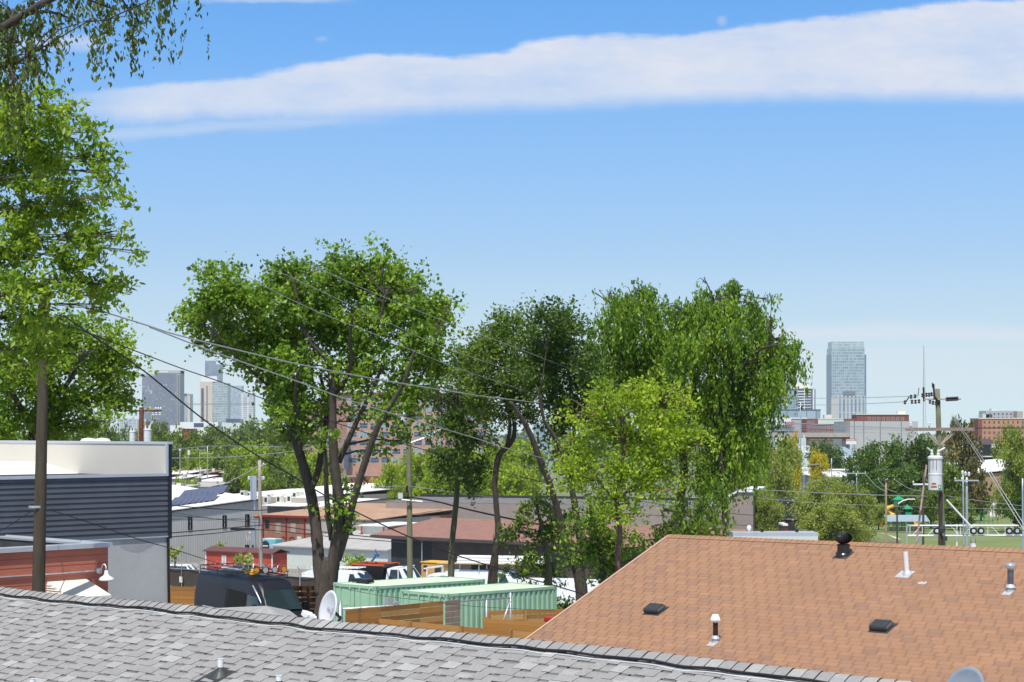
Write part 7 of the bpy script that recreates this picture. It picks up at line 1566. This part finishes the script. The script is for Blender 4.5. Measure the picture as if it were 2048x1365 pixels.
def can(t, px, py0, py1, w, D, mat=None, name='transformer'):
    s = D / FPX; c = P(px, py1, D); h = (py1 - py0) * s; r = w * s / 2; m = MB()
    m.lathe(c, [(0, 0), (r * .93, 0), (r, .03), (r, h * .44), (r * 1.04, h * .45), (r * 1.04, h * .48), (r, h * .49), (r, h * .9), (r * 1.1, h * .91), (r * 1.1, h * .96), (r * .9, h), (0, h * 1.01)], 24); o = m.build(name, mat or M['trafo'], t)
    for f in (-.5, .45):
        b = MB(); b.lathe(c + Vector((r * f, 0, h)), [(r * .22, 0), (r * .26, r * .3), (r * .16, r * .45), (r * .22, r * .6), (r * .12, r * .9), (0, r)], 10); b.build('bushing', M['insul'], o)
    return o, c, r, h
def left_pole_x(t, D, s):
    m = MB(); c = P(73, 1016, D); m.lathe(c, [(.165, 0), (.175, .0), (.175, .05), (.165, .05)], 16); m.build('strap', M['galv'], t)
    m = MB(); m.tube([P(88, 640, D - .2), P(128, 632, D - .2)], .02, 6); m.build('standoff_bracket', M['ventgrey'], t)
pole('utility_pole', 'thick dark wooden utility pole at left, rising into the bright leafed tree', 90, 560, 69, 40, 19, 31, M['polewood'], extra=left_pole_x, zb=1.5)
def rusty_x(t, D, s):
    can(t, 265, 862, 890, 12, D); can(t, 295, 858, 890, 15, D)
    m = MB(); m.tube([P(299, 858, D), P(302, 848, D), P(306, 843, D)], .05, 6); m.build('cutout', M['insul'], t)
    m = MB()
    for x in (245, 252): m.tube([P(x, 821, D), P(x, 808, D)], .02, 5)
    m.build('arm_pin', M['black'], t)
    for x in (263, 272, 306, 313, 320): i_ = MB(); i_.lathe(P(x, 832, D), [(.05, 0), (.09, .05), (.05, .1), (.09, .16), (.04, .25)], 8); i_.build('hanging_insulator', M['insul'], t)
pole('utility_pole', 'short rusty red-brown pole with crossarm above the cream parapet', 283, 815, 281, 106, 9.5, 12, M['rust'], arms=[(243, 323, 822, 3.2, M['rust'], (.72, .86, .92, .98))], extra=rusty_x)
def plank_x(t, D, s):
    m = MB(); m.tube([P(519, 933, D), P(531, 929, D)], .03, 5); m.lathe(P(527, 930, D), [(.04, -.05), (.08, .05), (.03, .15)], 8); m.build('top_bracket', M['insul'], t)
    m = MB(); m.lathe(P(513, 1038, D - .3), [(.05, 0), (.2, .05), (.24, .2), (.15, .3), (0, .34)], 12); m.build('amber_beacon', M['browndecal'], t)
    m = MB(); c = P(488, 1058, D); F = Fr(c, (1, 0, 0)); m.box(F, -1, .8, -.06, .06, -.12, .06); m.build('splice_box', M['black'], t)
    m = MB(); c = P(492, 1072, D); m.tube([c, c + Vector((.1, 0, -.35)), c + Vector((.25, 0, 0)), c + Vector((.3, 0, -.3))], .03, 6); m.lathe(c + Vector((.3, 0, .2)), [(.03, -.1), (.08, 0), (.03, .12)], 8); m.build('drop_connector', M['insul'], t)
pole('utility_pole', 'weathered grey pole with dark splice hardware in front of the metal building', 519, 921, 523, 133, 6.5, 9, M['polegrey'], extra=plank_x)
def mossy_x(t, D, s):
    can(t, 806, 826, 858, 10, D); m = MB(); m.tube([P(822, 886, D), P(850, 876, D), P(876, 862, D), P(900, 850, D)], .05, 6); m.build('lamp_arm', M['galv'], t); m = MB(); m.lathe(P(903, 848, D), [(0, -.06), (.14, -.05), (.2, .03), (.1, .1), (0, .12)], 12); m.build('lamp_head', M['insul'], t)
    m = MB(); m.box(Fr(P(814, 978, D - .3), (1, 0, 0)), -.05, .05, -.05, .05, -.2, .15); m.build('cable_clamp', M['black'], t)
    m = MB(); m.box(Fr(P(801, 994, D - .3), (1, 0, 0)), -.12, .12, -.05, .05, -.1, .2); m.tube([P(803, 1000, D - .3), P(845, 1004, D - .3)], .05, 6); m.build('amplifier_box', M['insul'], t)
pole('utility_pole', 'mossy green wooden pole right of the big maple, behind the containers', 817, 800, 821, 92, 9.5, 12.5, M['polegreen'], extra=mossy_x)
pole('utility_pole', 'thin distant wooden pole behind the big maple trunk fork', 677, 1068, 676, 190, 6, 6.5, M['polegreen'])
pole('utility_pole', 'dark post standing in the drooping elm, left of the ribbed shed', 1450, 930, 1452, 98, 9, 10, M['barkdark'])
def big_x(t, D, s):
    o, c, r, h = can(t, 1870.5, 912, 981, 27, D - .45)
    F = Fr(c + Vector((0, -r - .003, 0)), (1, 0, 0)); q = MB(); k = s
    def dec(x0, x1, y0, y1, mat, nm):    # decals follow the tank's curve
        m = MB(); n = 5; vs = []
        for j, yy in enumerate((y1, y0)):
            for i in range(n + 1): x = x0 + (x1 - x0) * i / n; dx = (x - 1870.5) * k; vs.append((c.x + dx, c.y - math.sqrt(max((r + .006) ** 2 - dx * dx, 0)), c.z + (981 - yy) * k))
        m.add(vs, [(i, i + 1, n + 2 + i, n + 1 + i) for i in range(n)]); m.build(nm, mat, o)
    dec(1861, 1869, 966, 969.5, M['browndecal'], 'stencilled_number'); dec(1860, 1870.5, 972, 975.5, M['browndecal'], 'stencilled_number'); dec(1873.5, 1880, 970, 979, M['green'], 'green_decal'); dec(1875.2, 1878, 971.8, 976, M['white'], 'decal_mark')
    m = MB()
    for x, y0, y1 in ((1858, 920, 945), (1863.5, 920, 939), (1870, 920, 940)): 
        dx = (x - 1870.5) * k; yy = c.y - math.sqrt(max((r + .02) ** 2 - dx * dx, 0)); m.tube([Vector((c.x + dx, yy, c.z + (981 - y0) * k)), Vector((c.x + dx - .01, yy, c.z + (981 - y1) * k))], .012, 5)
    m.build('drip_lead', M['black'], o)
    m = MB()
    for a, b in (((1852, 866), (1876, 890)), ((1856, 865), (1877, 886)), ((1905, 862), (1879, 892)), ((1909, 866), (1882, 890))): m.tube([P(*a, D - .1), P(*b, D - .1)], .035, 5)
    m.build('arm_brace', mk('brace_wood', (.42, .36, .31), .8, .1), t)
    for a, b in (((1854, 896), (1862, 902)), ((1890, 896), (1877, 903))): m = MB(); m.tube([P(*a, D - .3), P(*b, D - .3)], .045, 6); m.build('fuse_cutout', M['insul'], t)
    m = MB(); m.tube([P(1867, 768, D - .2), P(1867.5, 776, D - .2), P(1869, 798, D - .2)], .05, 6); m.tube([P(1864.5, 766, D), P(1865, 776, D)], .03, 5); m.tube([P(1866, 790, D - .2), P(1880, 806, D - .2)], .035, 5); m.build('lightning_arrester', M['black'], t)
    m = MB(); m.tube([P(1847, 775, D), P(1848, 803, D)], .05, 6); m.tube([P(1838, 776, D), P(1836, 792, D), P(1826, 796, D)], .02, 5); m.tube([P(1818, 794, D), P(1812, 804, D)], .03, 5); m.build('switch_arm', M['black'], t)
    bp_ = mk('brown_porcelain', (.06, .04, .035), .3, .1)
    for x, y in [(1822, 794), (1830, 793), (1845, 791), (1853, 790), (1858, 790), (1863, 789), (1810, 805), (1824, 804), (1831, 804), (1838, 803), (1860, 804), (1866, 806), (1872, 807), (1878, 806)] + [(1894 + 3.4 * j, 799 - .2 * j) for j in range(7)]: m = MB(); m.lathe(P(x, y, D - .1), [(.02, -.11), (.085, -.06), (.03, 0), (.085, .05), (.02, .11)], 8); m.build('insulator', bp_, t)
    m = MB(); m.lathe(P(1885, 1062, D - .5), [(.12, -.1), (.16, .1), (.1, .25), (0, .3)], 10); m.box(Fr(P(1889, 1078, D - .5), (1, 0, 0)), -.1, .13, -.06, .06, -.1, .12); m.build('meter_box', M['ventgrey'], t)
    m = MB(); m.tube([P(1882, 985, D - .35), P(1880, 1100, D - .35)], .1, 8); m.build('cable_riser', M['barkdark'], t)
    m = MB(); m.tube([P(1893, 1000, D - .2), P(1944, 1056, D - .2)], .05, 6); m.build('pole_brace_rod', M['white'], t)
pole('utility_pole', 'big leaning utility pole with grey transformer, at right above the orange roof', 1875, 778, 1890, 90, 9.5, 16, M['polegreen'], arms=[(1848, 1922, 799, 3.0, M['polegrey'], ()), (1812, 1948, 859, 6.5, mk('crossarm_wood', (.27, .215, .18), .9, .25, 5), (.07, .34)), ], extra=big_x)
m = MB(); m.tube([P(1853, 930, 92), P(1846, 985, 92), P(1836, 1060, 92), P(1832, 1095, 92)], .05, 6); tag(m.build('striped_guard', mk('red_white_guard', (.5, .32, .3), .7, .5, 6), origin=P(1832, 1095, 92)), 'thin red and white slanting rod left of the transformer pole', 'rod')
pole('utility_pole', 'pole stub with small white crossarm left of the transformer', 1847, 945, 1846, 140, 4, 5, M['polewood'], arms=[(1826, 1858, 969, 3, M['white'], (.02,))])
pole('utility_pole', 'tan wooden pole with narrow crossarm beside the playground', 1772, 959, 1773, 125, 3.8, 4.6, M['poletan'], arms=[(1756, 1790, 961, 1.6, M['polewood'], (.02, .55, .97))])
def curvy(t, D, s):
    m = MB(); m.tube([P(1796, 1008, D), P(1806, 1002, D), P(1816, 999, D), P(1830, 999, D)], .045, 6); m.build('lamp_arm', M['white'], t)
pole('street_lamp', 'brown lamp post with white curved arm in front of the playground', 1794, 1000, 1795, 125, 3.4, 4, M['polewood'], extra=curvy, cat='street lamp')
def twin(t, D, s):
    for x, y in ((1925, 944), (1931, 946), (1938, 947)): m = MB(); m.lathe(P(x, y + 6, D), [(.04, 0), (.08, .05), (.09, .2), (.05, .28), (0, .3)], 10); m.build('insulator', M['insul'], t)
pole('steel_pole', 'thicker of the twin blue-grey steel poles, with crossarm', 1933.5, 955, 1934, 118, 4.5, 6.5, M['steelpole'], arms=[(1909, 1957, 961.5, 2.8, M['galv'], (.03, .3))], extra=twin)
pole('steel_pole', 'thinner of the twin blue-grey steel poles', 1926, 950, 1928.5, 120, 2.6, 3.6, M['steelpole'])
pole('steel_pole', 'slim steel pole at the very right edge', 2045, 957, 2047, 115, 3, 5, M['steelpole'])
pole('utility_pole', 'white-armed pole above the nearer olive trees', 1713, 948, 1717, 200, 1.8, 2.4, M['galv'], arms=[(1690, 1732, 947, 1.8, M['galv'], (.4, .6, .97))])
pole('steel_pole', 'tall thin grey steel pole left of the glass tower', 1601, 805, 1602, 270, 2.2, 3.4, M['steelpole'], arms=[(1590, 1614, 913, 1.2, M['galv'], (.98,))], group=None)
pole('steel_pole', 'steel pole standing on the grey metal store', 1663, 917, 1663, 300, 1.8, 2.2, M['steelpole'], arms=[(1618, 1642, 929, 1.3, M['galv'], (.02, .98))])
pole('steel_pole', 'thin pale pole over the yellow-topped tree', 1608, 870, 1608, 420, 1, 1.4, M['galv'])
for i, (x, y, m_, l) in enumerate(((1786, 820, 0, 0), (1727, 850, 0, 0))): pass
# far row of poles on the left
for x, y, mm, arm, l in ((341, 905, 'polegrey', None, 'thin far pole touching the navy corner, first of the far row'), (360, 898, 'polegrey', None, 'thin far pole with round lamp top, second of the far row'), (376, 900, 'poletan', None, 'thin far pole with small can, third of the far row'), (399.5, 900, 'poletan', (390, 410, 900.5), 'thin far wooden pole with level crossarm, fourth of the far row'), (415, 892, 'steelpole', (404, 426, 907), 'blue-grey far pole with low crossarm, right end of the far row')):
    t = pole('utility_pole', l, x, y, x, 380, 1.7, 2.2, M[mm], arms=[(*arm, 1.0, M['galv'], (.02, .98))] if arm else (), group='far row of thin poles')
    if x == 360: q = MB(); q.lathe(P(360, 901, 379), [(.12, -.2), (.3, 0), (.2, .25), (0, .3)], 10); q.build('lamp_head', M['insul'], t)
    if x == 376: q = MB(); q.lathe(P(378, 910, 379), [(0, 0), (.3, 0), (.3, .9), (0, .95)], 10); q.build('transformer', M['trafo'], t)
def stp(t, D, s):
    for x in (498, 504, 522, 527): m = MB(); m.lathe(P(x, 960, D), [(.05, 0), (.16, .1), (.18, .35), (.08, .5), (0, .52)], 8); m.build('insulator', M['insul'], t)
    m = MB(); m.box(Fr(P(507, 1000, D - .3), (1, 0, 0)), -.4, .4, -.2, .2, 0, 3.2); m.build('cabinet', M['steelpole'], t)
pole('steel_pole', 'steel pole with insulators just left of the grey plank pole', 509, 955, 510, 240, 3.4, 4.2, M['steelpole'], arms=[(496, 529, 959.5, 1.6, M['galv'], ())], extra=stp)
pole('utility_pole', 'thin distant steel pole seen before the salmon brick block', 735, 906, 735, 520, 1.4, 1.8, M['steelpole'])

# ------------------------------------------------------------------ overhead wires
def wire(label, pts, r, mat, name='overhead_wire', group='overhead wires between the poles'):
    P3 = [P(*p) for p in pts]; out = []
    for i in range(len(P3) - 1):
        p0, p1, p2, p3 = P3[max(i - 1, 0)], P3[i], P3[i + 1], P3[min(i + 2, len(P3) - 1)]
        for k in range(6): u = k / 6; out.append(.5 * ((2 * p1) + (p2 - p0) * u + (2 * p0 - 5 * p1 + 4 * p2 - p3) * u * u + (3 * p1 - p0 - 3 * p2 + p3) * u ** 3))
    out.append(P3[-1]); m = MB(); m.tube(out, r, 5, cap=False); return tag(m.build(name, mat, origin=P3[0], smooth=True), label, 'wire', group)
wr, ca = M['wire'], M['cable']
wire('heavy black cable sloping from the dark left pole down to the orange roof', [(128, 632, 39.6), (180, 668, 41), (290, 744, 43), (408, 840, 45), (515, 912, 46.5), (574, 946, 47.5), (658, 996, 49), (738, 1037, 50), (825, 1077, 51.5), (907, 1109, 52.5), (999, 1138, 54), (1050, 1155, 54.5), (1110, 1172, 55), (1170, 1190, 56)], .019, ca)
wire('dark wire from the left pole crossing below the maple crown', [(100, 640, 40), (180, 668, 42), (288, 709, 45), (362, 737, 48), (446, 766, 50), (494, 786, 52), (553, 807, 54), (630, 833, 56), (702, 856, 58), (763, 876, 60), (866, 905, 63), (913, 919, 65), (997, 942, 68), (1088, 965, 71), (1266, 1000, 78), (1400, 1021, 84), (1506, 1031, 90), (1739, 1048, 100), (2060, 1062, 112)], .015, ca)
wire('bright twisted wire from left pole to the low crossarm of the big pole', [(210, 625, 41), (290, 650, 44), (360, 672, 47), (519, 711, 52), (627, 735, 56), (760, 760, 61), (920, 786, 66), (1000, 797, 69), (1205, 820, 76), (1418, 837, 81), (1551, 845, 84), (1687, 852, 87), (1815, 857, 89.6)], .02, wr)
wire('bright wire running from the maple crown to the arrester below the transformer', [(300, 655, 42), (424, 703, 47), (580, 758, 53), (705, 803, 58), (843, 845, 63), (948, 876, 67), (1016, 898, 69), (1131, 928, 73), (1266, 958, 77), (1418, 974, 81), (1599, 984, 85), (1739, 990, 88), (1855, 993, 90)], .019, wr)
wire('thin wire from high in the maple crown sloping to the big pole, lowest of three', [(482, 547, 54), (549, 583, 56), (638, 625, 59), (758, 672, 63), (805, 693, 64), (900, 731, 67), (1014, 770, 71), (1137, 806, 75), (1300, 836, 80), (1470, 852, 84), (1640, 862, 88), (1815, 868, 90)], .0095, wr)
wire('thin wire through the maple crown sloping to the big pole, middle of three', [(535, 536, 54), (583, 555, 55.5), (666, 594, 58), (750, 633, 61), (833, 672, 64), (900, 700, 66), (1032, 744, 71), (1207, 801, 77), (1383, 835, 82), (1546, 852, 86), (1815, 862, 90)], .0095, wr)
wire('thin wire over the top of the maple crown to the big pole, highest of three', [(591, 516, 54), (705, 568, 58), (794, 605, 61), (900, 647, 65), (1032, 696, 69), (1207, 762, 75), (1383, 810, 80), (1546, 845, 84), (1700, 856, 87), (1830, 859, 90)], .0095, wr)
wire('grey wire low over the orange ridge towards the right', [(1180, 930, 74), (1300, 962, 78), (1400, 981, 81), (1463, 990, 83), (1600, 1004, 86), (1739, 1011, 89), (1860, 1015, 91), (2060, 1020, 95)], .011, wr)
wire('faint wire close above the orange ridge towards the right', [(1300, 1030, 80), (1400, 1041, 82), (1456, 1049, 84), (1600, 1057, 88), (1739, 1063, 92), (2060, 1075, 100)], .011, ca)
for (a, b, l) in (((1420, 790.5), (1826, 793), 'upper of two high wires leaving the big pole top to the left'), ((1420, 806), (1812, 804), 'lower of two high wires leaving the big pole top to the left')):
    wire(l, [(1180, a[1] + 14, 190), (a[0], a[1] + 7, 160), (1660, (a[1] + b[1]) / 2 + 5, 120), (b[0], b[1], 90)], .018, wr)
wire('first of two taut guy lines falling to the right of the big pole', [(1907, 838, 90), (1965, 926, 90), (2010, 1000, 88), (2060, 1080, 86)], .02, wr, 'guy_wire')
wire('second of two taut guy lines falling to the right of the big pole', [(1911, 838, 90.3), (1969, 924, 90.3), (2014, 996, 88.3), (2064, 1074, 86.3)], .02, wr, 'guy_wire')
wire('thin wire leaving the big pole brace to the right', [(1893, 992, 90), (1960, 1002, 94), (2060, 1014, 100)], .014, wr)
wire('low crossarm wire leaving the big pole to the right', [(1948, 857, 90), (2000, 857, 100), (2060, 858, 110)], .018, ca)
wire('second low crossarm wire leaving the big pole to the right', [(1905, 857, 90), (1980, 856, 100), (2060, 855, 112)], .014, ca)
wire('upper black service cable from the navy corner through the plank pole to the dark shed', [(335, 1067, 100), (420, 1060, 115), (519, 1051, 132), (541, 1050, 134), (642, 1064, 128), (738, 1074, 122), (814, 1080, 110), (930, 1086, 100), (1050, 1091, 96), (1190, 1097, 92)], .035, ca)
wire('lower black service cable from the navy corner through the plank pole', [(335, 1075, 100), (420, 1068, 115), (519, 1060, 132), (642, 1072, 128), (738, 1080, 122), (816, 1086, 110)], .03, ca)
wire('wavy black cable from the navy corner to the plank pole beacon', [(335, 1010, 110), (375, 1014, 118), (430, 1018, 124), (500, 1021, 131), (519, 1021, 132), (580, 1017, 140), (640, 1008, 150)], .035, ca)
for i, (y0, y1) in enumerate(((1030, 1040), (1024, 1046), (1040, 1034))): wire(('upper', 'middle', 'lower')[i] + ' thin line fanning from the navy corner to the plank pole', [(335, y0, 110), (430, (y0 + y1) / 2 + 3, 122), (519, y1, 132.5)], .016, ca)
wire('white wire across the hillside trees from the navy corner', [(335, 917, 200), (463, 914, 230), (574, 904, 260), (700, 886, 300)], .05, wr)
wire('thin wire across the hillside trees from the grey far pole', [(342, 900, 370), (415, 893, 379), (500, 893, 390), (640, 896, 400)], .06, wr)
wire('upper skyline wire crossing the leftmost towers', [(60, 806, 150), (243, 808, 165), (400, 808, 190), (500, 807, 210)], .025, wr)
wire('lower skyline wire crossing the leftmost towers', [(60, 822, 150), (243, 811, 160), (400, 810, 190), (500, 810, 210)], .025, wr)
wire('pale pair wire from the plank pole top down to the left', [(516, 933, 133), (490, 948, 150), (470, 958, 165), (440, 972, 190)], .04, wr)
wire('black feeder cable from the mossy pole to the right', [(690, 1008, 110), (740, 1002, 103), (800, 996, 93), (821, 995, 91.6), (870, 1003, 88), (910, 1013, 86), (960, 1025, 84), (1040, 1042, 82), (1120, 1056, 80), (1210, 1066, 78)], .04, ca)
wire('thin grey line from the mossy pole top through the right trees', [(690, 975, 120), (760, 974, 105), (818, 973, 92), (900, 984, 88), (1000, 996, 85), (1100, 1003, 83), (1250, 1010, 80)], .014, wr)
wire('bright streetlamp wire left of the mossy pole', [(560, 886, 140), (640, 880, 120), (740, 874, 103), (821, 869, 92), (900, 852, 90)], .016, wr)
wire('dark drop line from the wall strap across the navy siding to the van', [(73, 1016, 40), (110, 1024, 42), (180, 1046, 44.5), (270, 1077, 46.5), (337, 1096, 48.5), (420, 1122, 58), (470, 1136, 66), (545, 1150, 78)], .012, ca)
wire('thin dark line on the left of the wall strap', [(73, 1018, 40), (48, 1032, 40), (12, 1056, 40), (-30, 1080, 40)], .009, ca)
wire('thin line from the cut container down to the gate brace', [(655, 1170, 60), (750, 1190, 60), (850, 1202, 60), (935, 1212, 60), (1030, 1218, 60), (1110, 1222, 60)], .008, ca)
for i, (x, y, x2, y2) in enumerate(((1731, 948, 1775, 985), (1757, 961, 1795, 985), (1791, 961, 1848, 983))): wire(('left', 'middle', 'right')[i] + ' pale green line drooping above the playground', [(x, y, 150), ((x + x2) / 2, (y + y2) / 2 + 6, 145), (x2, y2, 140)], .022, wr)

# ------------------------------------------------------------------ the air between here and the skyline
hm = bpy.data.materials.new('air'); hm.use_nodes = True; hn = hm.node_tree; hn.nodes.remove(hn.nodes['Principled BSDF'])
pv = hn.nodes.new('ShaderNodeVolumePrincipled'); pv.inputs['Density'].default_value = .000052; pv.inputs['Color'].default_value = (.86, .92, 1, 1); pv.inputs['Anisotropy'].default_value = 0.0
hn.links.new(pv.outputs[0], hn.nodes['Material Output'].inputs['Volume'])
hb = MB(); hb.box(Fr((0, 0, 0), (1, 0, 0)), -7600, 7600, -300, 5600, -16, 182); ho = hb.build('haze', hm); ho['kind'] = 'stuff'
